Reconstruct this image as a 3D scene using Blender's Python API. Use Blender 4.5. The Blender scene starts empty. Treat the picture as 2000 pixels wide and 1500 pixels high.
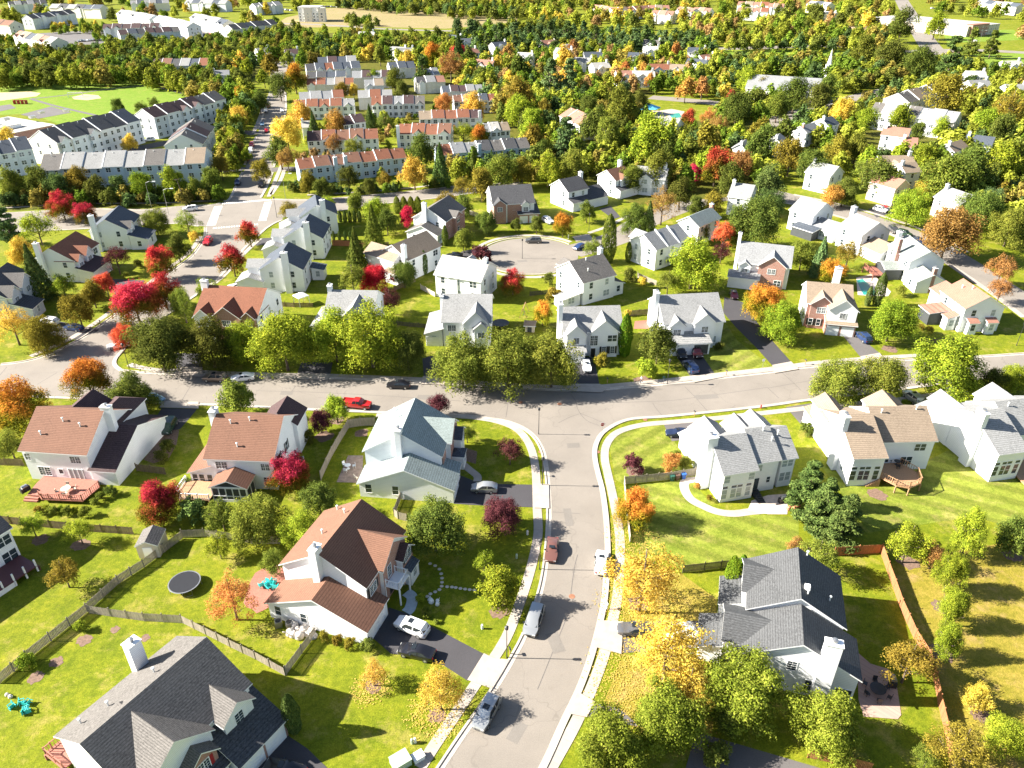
import bpy, bmesh, math, random
import numpy as np
from mathutils import Vector, Matrix
from mathutils.geometry import tessellate_polygon
R_ = math.radians
scene = bpy.context.scene
COL = scene.collection
random.seed(7)
# ---------------------------------------------------------------- camera, sky, sun, exposure
F = 1471.0; TILT = R_(31.0); CAMH = 76.5
cam_d = bpy.data.cameras.new('camera'); cam = bpy.data.objects.new('camera', cam_d); COL.objects.link(cam)
cam.location = (0, 0, CAMH); cam.rotation_euler = (math.pi/2 - TILT, 0, 0)
cam_d.sensor_fit = 'HORIZONTAL'; cam_d.sensor_width = 36.0; cam_d.lens = 36.0*F/2000.0
cam_d.clip_start = 1.0; cam_d.clip_end = 20000
scene.camera = cam
SUN_EL = R_(31.6); SHADOW = R_(-1.5)            # shadows fall towards +X
world = bpy.data.worlds.new('World'); scene.world = world; world.use_nodes = True
wn = world.node_tree; bg = wn.nodes['Background']
sky = wn.nodes.new('ShaderNodeTexSky'); sky.sky_type = 'NISHITA'; sky.sun_disc = False
sky.sun_elevation = SUN_EL
sd = Vector((-math.cos(SHADOW)*math.cos(SUN_EL), -math.sin(SHADOW)*math.cos(SUN_EL), math.sin(SUN_EL)))  # towards the sun
sky.sun_rotation = math.atan2(sd.x, sd.y)
wn.links.new(sky.outputs[0], bg.inputs[0]); bg.inputs[1].default_value = 0.05
sl = bpy.data.lights.new('sun', 'SUN'); sl.energy = 5.0; sl.angle = R_(0.55); sl.color = (1.0, 0.94, 0.835)
so = bpy.data.objects.new('sun', sl); COL.objects.link(so); so.rotation_euler = sd.to_track_quat('Z', 'Y').to_euler()
so.location = (-60, 0, 120)
scene.view_settings.view_transform = 'Standard'; scene.view_settings.look = 'None'
scene.view_settings.exposure = 2.05; scene.view_settings.gamma = 1.0
scene.render.engine = 'CYCLES'
scene.cycles.max_bounces = 6; scene.cycles.diffuse_bounces = 3; scene.cycles.transparent_max_bounces = 4

def P(x, y, z=0.0):
    """ground (or height z) point seen at photograph position x, y (2000 x 1500)"""
    u = (x-1000)/F; v = (y-750)/F
    Y = math.cos(TILT)-v*math.sin(TILT); Z = -(math.sin(TILT)+v*math.cos(TILT))
    t = (z-CAMH)/Z
    return Vector((u*t, Y*t, z))
def scale_at(p):   # photo pixels per metre at p
    d = p.y*math.cos(TILT)+(CAMH-p.z)*math.sin(TILT)
    return F/d
def zc(ox, oy, s): return lambda x, y: (ox+x/s, oy+y/s)
z1=zc(0,1000,3);z2=zc(500,1000,3);z3=zc(1000,1000,3);z4=zc(1500,1000,3)
z5=zc(0,650,3.75);z6=zc(500,650,3.75);z7=zc(1000,650,3.75);z8=zc(1500,650,3.75)
a1=zc(0,350,4);a2=zc(500,350,4);a3=zc(1000,350,4);a4=zc(1500,350,4)
b1=zc(0,0,3.948);b2=zc(500,0,3.948);b3=zc(1000,0,3.948);b4=zc(1500,0,3.948)
c1=zc(0,0,8);e1=zc(250,0,8);g1=zc(1150,0,6.667);f1=zc(1400,140,6.667);k1=zc(440,200,7.5)

# ---------------------------------------------------------------- materials
MATS = {}
def nt(name):
    m = bpy.data.materials.new(name); m.use_nodes = True
    t = m.node_tree; b = t.nodes['Principled BSDF']; MATS[name] = m
    return m, t, b
def N(t, kind, **kw):
    n = t.nodes.new(kind)
    for k, v in kw.items(): setattr(n, k, v)
    return n
def ramp(t, fac, stops):
    r = N(t, 'ShaderNodeValToRGB'); el = r.color_ramp.elements
    while len(el) < len(stops): el.new(0.5)
    for e, (p, c) in zip(el, stops): e.position = p; e.color = (*c, 1)
    t.links.new(fac, r.inputs[0]); return r.outputs[0]
def noise(t, scale, detail=4, coord=None, rough=0.55):
    n = N(t, 'ShaderNodeTexNoise'); n.inputs['Scale'].default_value = scale; n.inputs['Detail'].default_value = detail
    n.inputs['Roughness'].default_value = rough
    if coord is not None: t.links.new(coord, n.inputs['Vector'])
    return n.outputs['Fac']
def mixc(t, fac, a, b, mode='MIX'):
    m = N(t, 'ShaderNodeMix', data_type='RGBA', blend_type=mode)
    for s, v in ((m.inputs[0], fac), (m.inputs[6], a), (m.inputs[7], b)):
        if isinstance(v, (int, float)): s.default_value = v
        elif isinstance(v, tuple): s.default_value = (*v, 1)
        else: t.links.new(v, s)
    return m.outputs[2]
def objc(t): return N(t, 'ShaderNodeTexCoord').outputs['Object']
def geoc(t): return N(t, 'ShaderNodeNewGeometry').outputs['Position']
def simple(name, c, rough=0.6, metal=0.0, var=0.12, scale=2.0):
    m, t, b = nt(name)
    f = noise(t, scale, 5, objc(t))
    lo = tuple(x*(1-var) for x in c); hi = tuple(min(1, x*(1+var)) for x in c)
    t.links.new(ramp(t, f, [(0.3, lo), (0.7, hi)]), b.inputs['Base Color'])
    b.inputs['Roughness'].default_value = rough; b.inputs['Metallic'].default_value = metal
    return m
def bump(t, b, h, strength=0.3, dist=0.02):
    n = N(t, 'ShaderNodeBump'); n.inputs['Strength'].default_value = strength; n.inputs['Distance'].default_value = dist
    t.links.new(h, n.inputs['Height']); t.links.new(n.outputs[0], b.inputs['Normal'])
def courses(t, period, power=0.5):
    """bands by height: shingle and siding courses"""
    s = N(t, 'ShaderNodeSeparateXYZ'); t.links.new(objc(t), s.inputs[0])
    d = N(t, 'ShaderNodeMath', operation='DIVIDE'); d.inputs[1].default_value = period; t.links.new(s.outputs[2], d.inputs[0])
    f = N(t, 'ShaderNodeMath', operation='FRACT'); t.links.new(d.outputs[0], f.inputs[0])
    return f.outputs[0], s
def roofmat(name, c, spread=0.35, dark=0.7):
    m, t, b = nt(name)
    c = tuple(x*0.78 for x in c); fr, s = courses(t, 0.15)
    co = objc(t)
    # shingle tabs: stretched noise, streaky weathering
    mp = N(t, 'ShaderNodeMapping'); mp.inputs['Scale'].default_value = (2.2, 2.2, 9.0); t.links.new(co, mp.inputs[0])
    tab = noise(t, 1.6, 2, mp.outputs[0], 0.7)
    big = noise(t, 0.35, 4, co)
    base = ramp(t, tab, [(0.32, tuple(x*(1-spread) for x in c)), (0.5, c), (0.68, tuple(min(1, x*(1+spread)) for x in c))])
    base = mixc(t, ramp(t, big, [(0.4, (0, 0, 0)), (0.75, (0.5, 0.5, 0.5))]), base, tuple(x*1.25 for x in c))
    line = ramp(t, fr, [(0.0, (dark*0.88,)*3), (0.10, (dark*0.95,)*3), (0.4, (1.03,)*3)])
    t.links.new(mixc(t, 1.0, base, line, 'MULTIPLY'), b.inputs['Base Color'])
    b.inputs['Roughness'].default_value = 0.85; b.inputs['Specular IOR Level'].default_value = 0.25
    bump(t, b, fr, 0.5, 0.02)
    return m
def wallmat(name, c, period=0.26):
    m, t, b = nt(name)
    fr, s = courses(t, period)
    big = noise(t, 0.5, 4, objc(t))
    base = ramp(t, big, [(0.3, tuple(x*0.94 for x in c)), (0.7, c)])
    line = ramp(t, fr, [(0.0, (0.52,)*3), (0.16, (1, 1, 1))])
    t.links.new(mixc(t, 1.0, base, line, 'MULTIPLY'), b.inputs['Base Color'])
    b.inputs['Roughness'].default_value = 0.55
    bump(t, b, fr, 0.35, 0.015)
    return m
def brickmat(name, c, c2, mortar):
    m, t, b = nt(name)
    co = objc(t)
    s = N(t, 'ShaderNodeSeparateXYZ'); t.links.new(co, s.inputs[0])
    ad = N(t, 'ShaderNodeMath', operation='ADD'); t.links.new(s.outputs[0], ad.inputs[0]); t.links.new(s.outputs[1], ad.inputs[1])
    cb = N(t, 'ShaderNodeCombineXYZ'); t.links.new(ad.outputs[0], cb.inputs[0]); t.links.new(s.outputs[2], cb.inputs[1])
    br = N(t, 'ShaderNodeTexBrick'); br.inputs['Scale'].default_value = 1.0
    br.inputs['Brick Width'].default_value = 0.24; br.inputs['Row Height'].default_value = 0.08; br.inputs['Mortar Size'].default_value = 0.008
    br.inputs['Color1'].default_value = (*c, 1); br.inputs['Color2'].default_value = (*c2, 1); br.inputs['Mortar'].default_value = (*mortar, 1)
    t.links.new(cb.outputs[0], br.inputs['Vector']); t.links.new(br.outputs[0], b.inputs['Base Color']); b.inputs['Roughness'].default_value = 0.85
    return m
WHITE = wallmat('white_siding', (0.84, 0.85, 0.86)); CREAM = wallmat('cream_siding', (0.74, 0.70, 0.62))
GREYW = wallmat('pale_grey_siding', (0.62, 0.65, 0.68)); BLUEW = wallmat('pale_blue_siding', (0.50, 0.60, 0.70))
TANW = wallmat('tan_siding', (0.62, 0.54, 0.44))
BRICK = brickmat('red_brick', (0.30, 0.12, 0.085), (0.38, 0.17, 0.12), (0.45, 0.40, 0.36))
TRIM = simple('white_trim', (0.82, 0.82, 0.82), 0.45, var=0.03)
RF = {'white': roofmat('pale_shingle', (0.50, 0.48, 0.44), 0.15), 'grey': roofmat('grey_shingle', (0.28, 0.285, 0.29)),
      'lgrey': roofmat('light_grey_shingle', (0.31, 0.31, 0.305)), 'dark': roofmat('charcoal_shingle', (0.085, 0.085, 0.09), 0.45),
      'wdark': roofmat('weathered_dark_shingle', (0.160, 0.148, 0.138), 0.45, 0.6), 'slate': roofmat('slate_blue_shingle', (0.085, 0.10, 0.125), 0.4), 'mid': roofmat('mid_grey_shingle', (0.095, 0.098, 0.102), 0.4),
      'teal': roofmat('green_grey_shingle', (0.27, 0.32, 0.31), 0.35), 'brown': roofmat('brown_shingle', (0.225, 0.113, 0.074), 0.22, 0.62),
      'redb': roofmat('red_brown_shingle', (0.25, 0.10, 0.058), 0.3), 'tan': roofmat('tan_shingle', (0.31, 0.24, 0.175), 0.25),
      'pink': roofmat('pinkish_shingle', (0.36, 0.18, 0.13), 0.2), 'plum': roofmat('dark_plum_shingle', (0.09, 0.055, 0.055), 0.4),
      'mottle': roofmat('mottled_grey_shingle', (0.30, 0.33, 0.30), 0.5)}
# glass: dark, reflective
m, t, b = nt('window_glass'); b.inputs['Base Color'].default_value = (0.035, 0.05, 0.06, 1); b.inputs['Roughness'].default_value = 0.08
GLASS = m
m, t, b = nt('window_glass_blinds'); t.links.new(ramp(t, courses(t, 0.09)[0], [(0.1, (0.16, 0.2, 0.2)), (0.3, (0.36, 0.4, 0.4))]), b.inputs['Base Color']); b.inputs['Roughness'].default_value = 0.15
GLASSB = m
m, t, b = nt('car_glass'); b.inputs['Base Color'].default_value = (0.02, 0.025, 0.03, 1); b.inputs['Roughness'].default_value = 0.06; CGLASS = m
BLACK = simple('black_paint', (0.02, 0.02, 0.022), 0.45); REDP = simple('red_paint', (0.35, 0.02, 0.025), 0.5)
GREENP = simple('dark_green_paint', (0.02, 0.08, 0.06), 0.5)
METAL = simple('grey_metal', (0.4, 0.4, 0.4), 0.4, 0.8); DMETAL = simple('dark_metal', (0.05, 0.05, 0.055), 0.45, 0.4)
WOOD = simple('new_wood', (0.37, 0.215, 0.115), 0.7, var=0.25, scale=6); REDWOOD = simple('red_deck_wood', (0.30, 0.115, 0.08), 0.7, var=0.2, scale=5)
PLUMW = simple('plum_deck_wood', (0.10, 0.03, 0.035), 0.6, var=0.2, scale=5)
STONE = simple('pale_stone', (0.55, 0.50, 0.45), 0.8, var=0.2, scale=3)
TURQ = simple('turquoise_plastic', (0.03, 0.42, 0.40), 0.4); BLUEP = simple('blue_plastic', (0.03, 0.12, 0.45), 0.4)
PADG = simple('pad_green_paint', (0.42, 0.50, 0.38), 0.5, var=0.05); PALE = simple('pale_plastic', (0.72, 0.74, 0.72), 0.5, var=0.04)
SCREEN = simple('screen_mesh', (0.045, 0.05, 0.055), 0.6)
def fencemat(name, c):
    m, t, b = nt(name)
    mp = N(t, 'ShaderNodeMapping'); mp.inputs['Scale'].default_value = (9, 9, 0.6); t.links.new(objc(t), mp.inputs[0])
    f = noise(t, 1.0, 3, mp.outputs[0], 0.7)
    t.links.new(ramp(t, f, [(0.3, tuple(x*0.6 for x in c)), (0.7, tuple(x*1.3 for x in c))]), b.inputs['Base Color']); b.inputs['Roughness'].default_value = 0.85
    return m
FENCE = {'grey': fencemat('grey_weathered_wood', (0.30, 0.26, 0.20)), 'brown': fencemat('brown_weathered_wood', (0.17, 0.12, 0.07)),
         'orange': fencemat('orange_stained_wood', (0.34, 0.135, 0.055)), 'pale': fencemat('pale_wood', (0.48, 0.42, 0.35)), 'dark': fencemat('dark_wood', (0.09, 0.08, 0.045))}
# leaves
LG = {'lime_leaves': 2.05, 'green_leaves': 1.55, 'fresh_green_leaves': 1.55, 'dark_olive_leaves': 1.7, 'olive_green_leaves': 1.9, 'olive_brown_leaves': 1.5, 'evergreen_needles': 2.3, 'pine_needles': 1.4, 'arborvitae_leaves': 1.5, 'golden_leaves': 1.15}
def leafmat(name, cols, grad=None, tr=0.30):
    """cols: (dark, mid, light); grad: colours that replace them towards the top of the crown"""
    k_ = LG.get(name, 1.2); up = lambda cs: tuple(tuple(min(0.85, x*k_) for x in c) for c in cs); cols = up(cols); grad = up(grad) if grad else None
    m = bpy.data.materials.new(name); m.use_nodes = True; t = m.node_tree; MATS[name] = m
    for n in list(t.nodes): t.nodes.remove(n)
    out = N(t, 'ShaderNodeOutputMaterial')
    geo = N(t, 'ShaderNodeNewGeometry'); oi = N(t, 'ShaderNodeObjectInfo')
    co = N(t, 'ShaderNodeTexCoord').outputs['Object']
    cl = noise(t, 5.0, 2, co)
    ad = N(t, 'ShaderNodeMath', operation='MULTIPLY_ADD'); ad.inputs[1].default_value = 0.55; t.links.new(geo.outputs['Random Per Island'], ad.inputs[0])
    sub = N(t, 'ShaderNodeMath', operation='MULTIPLY_ADD'); sub.inputs[1].default_value = 0.8; sub.inputs[2].default_value = -0.175; t.links.new(cl, sub.inputs[0])
    t.links.new(sub.outputs[0], ad.inputs[2])
    col = ramp(t, ad.outputs[0], [(0.1, cols[0]), (0.5, cols[1]), (0.9, cols[2])])
    if grad:
        c2 = ramp(t, ad.outputs[0], [(0.1, grad[0]), (0.5, grad[1]), (0.9, grad[2])])
        s = N(t, 'ShaderNodeSeparateXYZ'); t.links.new(co, s.inputs[0])
        n2 = noise(t, 2.6, 2, co)
        a = N(t, 'ShaderNodeMath', operation='MULTIPLY_ADD'); a.inputs[1].default_value = 1.6; t.links.new(n2, a.inputs[0]); t.links.new(s.outputs[2], a.inputs[2])
        fac = ramp(t, a.outputs[0], [(0.0, (0, 0, 0)), (1.0, (1, 1, 1))])
        mr = N(t, 'ShaderNodeMapRange'); mr.inputs['From Min'].default_value = 1.05; mr.inputs['From Max'].default_value = 1.5; t.links.new(a.outputs[0], mr.inputs['Value'])
        col = mixc(t, mr.outputs[0], col, c2)
    hs = N(t, 'ShaderNodeHueSaturation')
    h = N(t, 'ShaderNodeMapRange'); h.inputs['To Min'].default_value = 0.485; h.inputs['To Max'].default_value = 0.515; t.links.new(oi.outputs['Random'], h.inputs['Value'])
    mu = N(t, 'ShaderNodeMath', operation='MULTIPLY'); mu.inputs[1].default_value = 7.31; t.links.new(oi.outputs['Random'], mu.inputs[0])
    fr = N(t, 'ShaderNodeMath', operation='FRACT'); t.links.new(mu.outputs[0], fr.inputs[0])
    v = N(t, 'ShaderNodeMapRange'); v.inputs['To Min'].default_value = 0.82; v.inputs['To Max'].default_value = 1.18; t.links.new(fr.outputs[0], v.inputs['Value'])
    t.links.new(h.outputs[0], hs.inputs['Hue']); t.links.new(v.outputs[0], hs.inputs['Value']); t.links.new(col, hs.inputs['Color'])
    d = N(t, 'ShaderNodeBsdfDiffuse'); tl = N(t, 'ShaderNodeBsdfTranslucent'); mx = N(t, 'ShaderNodeMixShader'); mx.inputs[0].default_value = tr
    t.links.new(hs.outputs[0], d.inputs[0]); t.links.new(hs.outputs[0], tl.inputs[0])
    t.links.new(d.outputs[0], mx.inputs[1]); t.links.new(tl.outputs[0], mx.inputs[2]); t.links.new(mx.outputs[0], out.inputs[0])
    return m
g_ = ((0.030, 0.045, 0.010), (0.075, 0.10, 0.018), (0.15, 0.165, 0.030))
LEAF = {
 'G': leafmat('green_leaves', g_), 'D': leafmat('dark_olive_leaves', ((0.028, 0.036, 0.008), (0.065, 0.072, 0.014), (0.12, 0.12, 0.022))),
 'L': leafmat('lime_leaves', ((0.042, 0.062, 0.008), (0.112, 0.145, 0.012), (0.235, 0.245, 0.024))),
 'K': leafmat('fresh_green_leaves', ((0.04, 0.055, 0.008), (0.11, 0.135, 0.014), (0.21, 0.22, 0.035))),
 'Y': leafmat('golden_leaves', ((0.34, 0.22, 0.03), (0.56, 0.39, 0.06), (0.70, 0.54, 0.12)), tr=0.4),
 'O': leafmat('orange_leaves', ((0.24, 0.10, 0.025), (0.44, 0.21, 0.055), (0.60, 0.34, 0.09)), tr=0.35),
 'R': leafmat('red_leaves', ((0.24, 0.02, 0.015), (0.48, 0.06, 0.04), (0.64, 0.17, 0.08)), tr=0.35),
 'C': leafmat('crimson_leaves', ((0.16, 0.008, 0.018), (0.40, 0.018, 0.04), (0.55, 0.05, 0.07)), tr=0.35),
 'M': leafmat('purple_leaves', ((0.035, 0.012, 0.014), (0.085, 0.025, 0.03), (0.17, 0.06, 0.06))),
 'B': leafmat('olive_brown_leaves', ((0.07, 0.055, 0.01), (0.15, 0.12, 0.018), (0.26, 0.20, 0.03))),
 'T': leafmat('rust_leaves', ((0.14, 0.07, 0.02), (0.28, 0.15, 0.045), (0.42, 0.24, 0.08))),
 'E': leafmat('evergreen_needles', ((0.014, 0.024, 0.007), (0.040, 0.060, 0.015), (0.085, 0.108, 0.028)), tr=0.12),
 'P': leafmat('pine_needles', ((0.035, 0.06, 0.022), (0.085, 0.13, 0.045), (0.15, 0.20, 0.07)), tr=0.15),
 'A': leafmat('arborvitae_leaves', ((0.035, 0.07, 0.006), (0.075, 0.13, 0.010), (0.14, 0.20, 0.014)), tr=0.12),
 'X': leafmat('red_topped_leaves', ((0.05, 0.06, 0.008), (0.13, 0.12, 0.012), (0.30, 0.18, 0.02)), ((0.22, 0.012, 0.02), (0.42, 0.03, 0.04), (0.55, 0.10, 0.06))),
 'Z': leafmat('orange_topped_leaves', ((0.06, 0.08, 0.008), (0.16, 0.17, 0.012), (0.35, 0.28, 0.02)), ((0.28, 0.10, 0.015), (0.48, 0.20, 0.03), (0.62, 0.36, 0.05))),
 'V': leafmat('olive_green_leaves', ((0.038, 0.050, 0.009), (0.090, 0.108, 0.016), (0.18, 0.18, 0.028)))}
BARK = simple('bark', (0.13, 0.095, 0.07), 0.9, var=0.3, scale=8)

# ---------------------------------------------------------------- mesh helpers
class MB:
    def __init__(s): s.v = []; s.f = []; s.m = []
    def add(s, vs, fs, mi=0):
        o = len(s.v); s.v += [tuple(v) for v in vs]; s.f += [tuple(i+o for i in f) for f in fs]; s.m += [mi]*len(fs); return s
    def box(s, x0, x1, y0, y1, z0, z1, mi=0):
        return s.add([(x0,y0,z0),(x1,y0,z0),(x1,y1,z0),(x0,y1,z0),(x0,y0,z1),(x1,y0,z1),(x1,y1,z1),(x0,y1,z1)],
                     [(0,3,2,1),(4,5,6,7),(0,1,5,4),(1,2,6,5),(2,3,7,6),(3,0,4,7)], mi)
    def bar(s, a, b, w, h=None, mi=0):      # square bar from a to b
        a = Vector(a); b = Vector(b); h = h or w; d = (b-a).normalized()
        u = d.cross(Vector((0,0,1)));  u = Vector((1,0,0)) if u.length < 1e-3 else u.normalized(); v = u.cross(d)
        q = [a+u*i*w/2+v*j*h/2 for i, j in ((-1,-1),(1,-1),(1,1),(-1,1))]; r = [p+(b-a) for p in q]
        return s.add(q+r, [(0,1,2,3),(7,6,5,4),(0,4,5,1),(1,5,6,2),(2,6,7,3),(3,7,4,0)], mi)
    def tube(s, pts, rs, n=8, mi=0, cap=True):
        rings = []
        for i, p in enumerate(pts):
            p = Vector(p); d = (Vector(pts[min(i+1, len(pts)-1)])-Vector(pts[max(i-1, 0)])).normalized()
            u = d.cross(Vector((0.3,1,0.1))).normalized(); v = d.cross(u)
            rings.append([p+(u*math.cos(2*math.pi*k/n)+v*math.sin(2*math.pi*k/n))*rs[i] for k in range(n)])
        vs = [q for r in rings for q in r]; fs = []
        for i in range(len(pts)-1):
            for k in range(n): fs.append((i*n+k, i*n+(k+1)%n, (i+1)*n+(k+1)%n, (i+1)*n+k))
        if cap: fs += [tuple(range(n))[::-1], tuple((len(pts)-1)*n+k for k in range(n))]
        return s.add(vs, fs, mi)
    def lathe(s, prof, n=24, c=(0,0,0), mi=0):
        vs = [(c[0]+r*math.cos(2*math.pi*k/n), c[1]+r*math.sin(2*math.pi*k/n), c[2]+z) for r, z in prof for k in range(n)]
        fs = [(i*n+k, i*n+(k+1)%n, (i+1)*n+(k+1)%n, (i+1)*n+k) for i in range(len(prof)-1) for k in range(n)]
        fs += [tuple(range(n))[::-1], tuple((len(prof)-1)*n+k for k in range(n))]
        return s.add(vs, fs, mi)
    def prism(s, poly, z0, z1, mi=0):      # horizontal polygon extruded up
        n = len(poly); vs = [(x, y, z0) for x, y in poly]+[(x, y, z1) for x, y in poly]
        tri = tessellate_polygon([[Vector((x, y, 0)) for x, y in poly]])
        fs = [tuple(i+n for i in q) for q in tri]+[tuple(q)[::-1] for q in tri]+[(i, (i+1)%n, (i+1)%n+n, i+n) for i in range(n)]
        return s.add(vs, fs, mi)
    def mesh(s, name, mats, smooth=False):
        me = bpy.data.meshes.new(name); me.from_pydata(s.v, [], s.f)
        for m in (mats if isinstance(mats, (list, tuple)) else [mats]): me.materials.append(m)
        if any(s.m): me.polygons.foreach_set('material_index', s.m)
        bm = bmesh.new(); bm.from_mesh(me); bmesh.ops.recalc_face_normals(bm, faces=bm.faces); bm.to_mesh(me); bm.free()
        if smooth: me.polygons.foreach_set('use_smooth', [True]*len(me.polygons))
        me.update(); return me
    def build(s, name, mats, parent=None, smooth=False):
        return ob(name, s.mesh(name, mats, smooth), parent)
def ob(name, data, parent=None, loc=None, rot=None):
    o = bpy.data.objects.new(name, data); COL.objects.link(o)
    if parent: o.parent = parent
    if loc is not None: o.location = loc
    if rot is not None: o.rotation_euler = rot
    return o
def tag(o, label, cat, group=None):
    o['label'] = label; o['category'] = cat
    if group: o['group'] = group
    return o
def thing(name, label, cat, loc=(0,0,0), rz=0.0, group=None):
    return tag(ob(name, None, None, loc, (0, 0, rz)), label, cat, group)
def struct(name, me):
    o = ob(name, me); o['kind'] = 'structure'; return o
def kids(o): return list(KID.get(o.name, []))
def copy_tree(src, parent=None):
    c = src.copy(); COL.objects.link(c)
    if parent: c.parent = parent
    for ch in [x for x in src.children]: copy_tree(ch, c)
    return c
# ---------------------------------------------------------------- ground and roads
def grassmat(name, cols, stripe=None):
    m, t, b = nt(name)
    co = geoc(t)
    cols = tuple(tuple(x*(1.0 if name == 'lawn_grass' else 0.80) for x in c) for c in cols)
    big = noise(t, 0.045, 4, co); mid = noise(t, 0.35, 5, co, 0.65); fine = noise(t, 6.0, 3, co, 0.7)
    c = ramp(t, mid, [(0.28, cols[0]), (0.5, cols[1]), (0.72, cols[2])])
    c = mixc(t, ramp(t, big, [(0.45, (0, 0, 0)), (0.7, (0.55,)*3)]), c, cols[2])
    dry = noise(t, 0.22, 7, co, 0.75)
    c = mixc(t, ramp(t, dry, [(0.52, (0, 0, 0)), (0.68, (0.8,)*3)]), c, cols[3])
    wd = noise(t, 0.6, 5, co, 0.7); c = mixc(t, ramp(t, wd, [(0.56, (0, 0, 0)), (0.70, (0.35,)*3)]), c, tuple(x*0.7 for x in cols[0]))
    if stripe:
        mp = N(t, 'ShaderNodeMapping'); mp.inputs['Rotation'].default_value = (0, 0, R_(stripe[0])); t.links.new(co, mp.inputs[0])
        s = N(t, 'ShaderNodeSeparateXYZ'); t.links.new(mp.outputs[0], s.inputs[0])
        wob = N(t, 'ShaderNodeMath', operation='MULTIPLY_ADD'); wob.inputs[1].default_value = 0.8; t.links.new(big, wob.inputs[0]); t.links.new(s.outputs[0], wob.inputs[2])
        sc = N(t, 'ShaderNodeMath', operation='MULTIPLY'); sc.inputs[1].default_value = math.pi/stripe[1]; t.links.new(wob.outputs[0], sc.inputs[0])
        sn = N(t, 'ShaderNodeMath', operation='SINE'); t.links.new(sc.outputs[0], sn.inputs[0])
        f = N(t, 'ShaderNodeMapRange'); f.inputs['From Min'].default_value = -0.5; f.inputs['From Max'].default_value = 0.5
        f.inputs['To Min'].default_value = 0.84; f.inputs['To Max'].default_value = 1.16; t.links.new(sn.outputs[0], f.inputs['Value'])
        hs = N(t, 'ShaderNodeHueSaturation'); t.links.new(f.outputs[0], hs.inputs['Value']); t.links.new(c, hs.inputs['Color']); c = hs.outputs[0]
    tuft = noise(t, 1.4, 4, co, 0.7); c = mixc(t, 1.0, c, ramp(t, tuft, [(0.3, (0.74, 0.78, 0.7)), (0.7, (1.18, 1.12, 1.2))]), 'MULTIPLY')
    g = ramp(t, fine, [(0.3, (0.62,)*3), (0.7, (1.28,)*3)])
    t.links.new(mixc(t, 1.0, c, g, 'MULTIPLY'), b.inputs['Base Color'])
    b.inputs['Roughness'].default_value = 0.9; b.inputs['Specular IOR Level'].default_value = 0.1
    bump(t, b, fine, 0.6, 0.08)
    return m
GR = tuple(tuple(x*0.9 for x in c) for c in ((0.105, 0.145, 0.008), (0.160, 0.195, 0.010), (0.23, 0.24, 0.015), (0.36, 0.29, 0.08)))
GRASS = grassmat('lawn_grass', GR)
GST1 = grassmat('mown_lawn_a', ((0.15,0.19,0.02),(0.21,0.245,0.032),(0.28,0.30,0.05),(0.36,0.31,0.10)), (50, 1.6))
GST2 = grassmat('mown_lawn_b', ((0.14,0.19,0.018),(0.20,0.245,0.03),(0.27,0.30,0.045),(0.36,0.31,0.10)), (-62, 1.7))
GDRY = grassmat('dry_lawn', ((0.22,0.20,0.02),(0.30,0.25,0.035),(0.37,0.28,0.06),(0.42,0.28,0.12)))
FIELD = grassmat('playing_field_grass', ((0.15,0.25,0.025),(0.19,0.30,0.03),(0.23,0.32,0.04),(0.32,0.32,0.08)))
TANF = grassmat('dry_meadow', ((0.26,0.23,0.09),(0.34,0.28,0.13),(0.42,0.31,0.18),(0.24,0.28,0.06)))
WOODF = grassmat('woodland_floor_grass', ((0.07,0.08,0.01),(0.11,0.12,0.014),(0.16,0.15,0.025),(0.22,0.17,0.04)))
def asphalt(name, c, cracks=True):
    m, t, b = nt(name)
    co = geoc(t)
    f = noise(t, 0.12, 6, co, 0.6); g = noise(t, 9.0, 3, co, 0.8)
    base = ramp(t, f, [(0.3, tuple(x*0.88 for x in c)), (0.7, tuple(x*1.1 for x in c))])
    base = mixc(t, 1.0, base, ramp(t, g, [(0.3, (0.82,)*3), (0.7, (1.15,)*3)]), 'MULTIPLY')
    st = noise(t, 0.55, 5, co, 0.75); base = mixc(t, ramp(t, st, [(0.60, (0, 0, 0)), (0.72, (0.5,)*3)]), base, tuple(x*0.72 for x in c))
    if cracks:
        v = N(t, 'ShaderNodeTexVoronoi', feature='DISTANCE_TO_EDGE'); v.inputs['Scale'].default_value = 0.09
        w = N(t, 'ShaderNodeMix', data_type='VECTOR'); 
        nn = N(t, 'ShaderNodeTexNoise'); nn.inputs['Scale'].default_value = 0.5; t.links.new(co, nn.inputs['Vector'])
        a = N(t, 'ShaderNodeVectorMath', operation='MULTIPLY_ADD'); a.inputs[1].default_value = (3, 3, 0); t.links.new(nn.outputs['Color'], a.inputs[0]); t.links.new(co, a.inputs[2])
        t.links.new(a.outputs[0], v.inputs['Vector'])
        k = ramp(t, v.outputs['Distance'], [(0.0, (1, 1, 1)), (0.006, (0, 0, 0))])
        base = mixc(t, k, base, tuple(x*0.78 for x in c))
    t.links.new(base, b.inputs['Base Color']); b.inputs['Roughness'].default_value = 0.9
    bump(t, b, g, 0.3, 0.01)
    return m
ASPH = asphalt('worn_asphalt', (0.205, 0.180, 0.153)); DRIVE = asphalt('dark_sealed_asphalt', (0.048, 0.045, 0.05), False)
DRIVEG = asphalt('grey_asphalt', (0.11, 0.10, 0.098), False)
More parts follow.
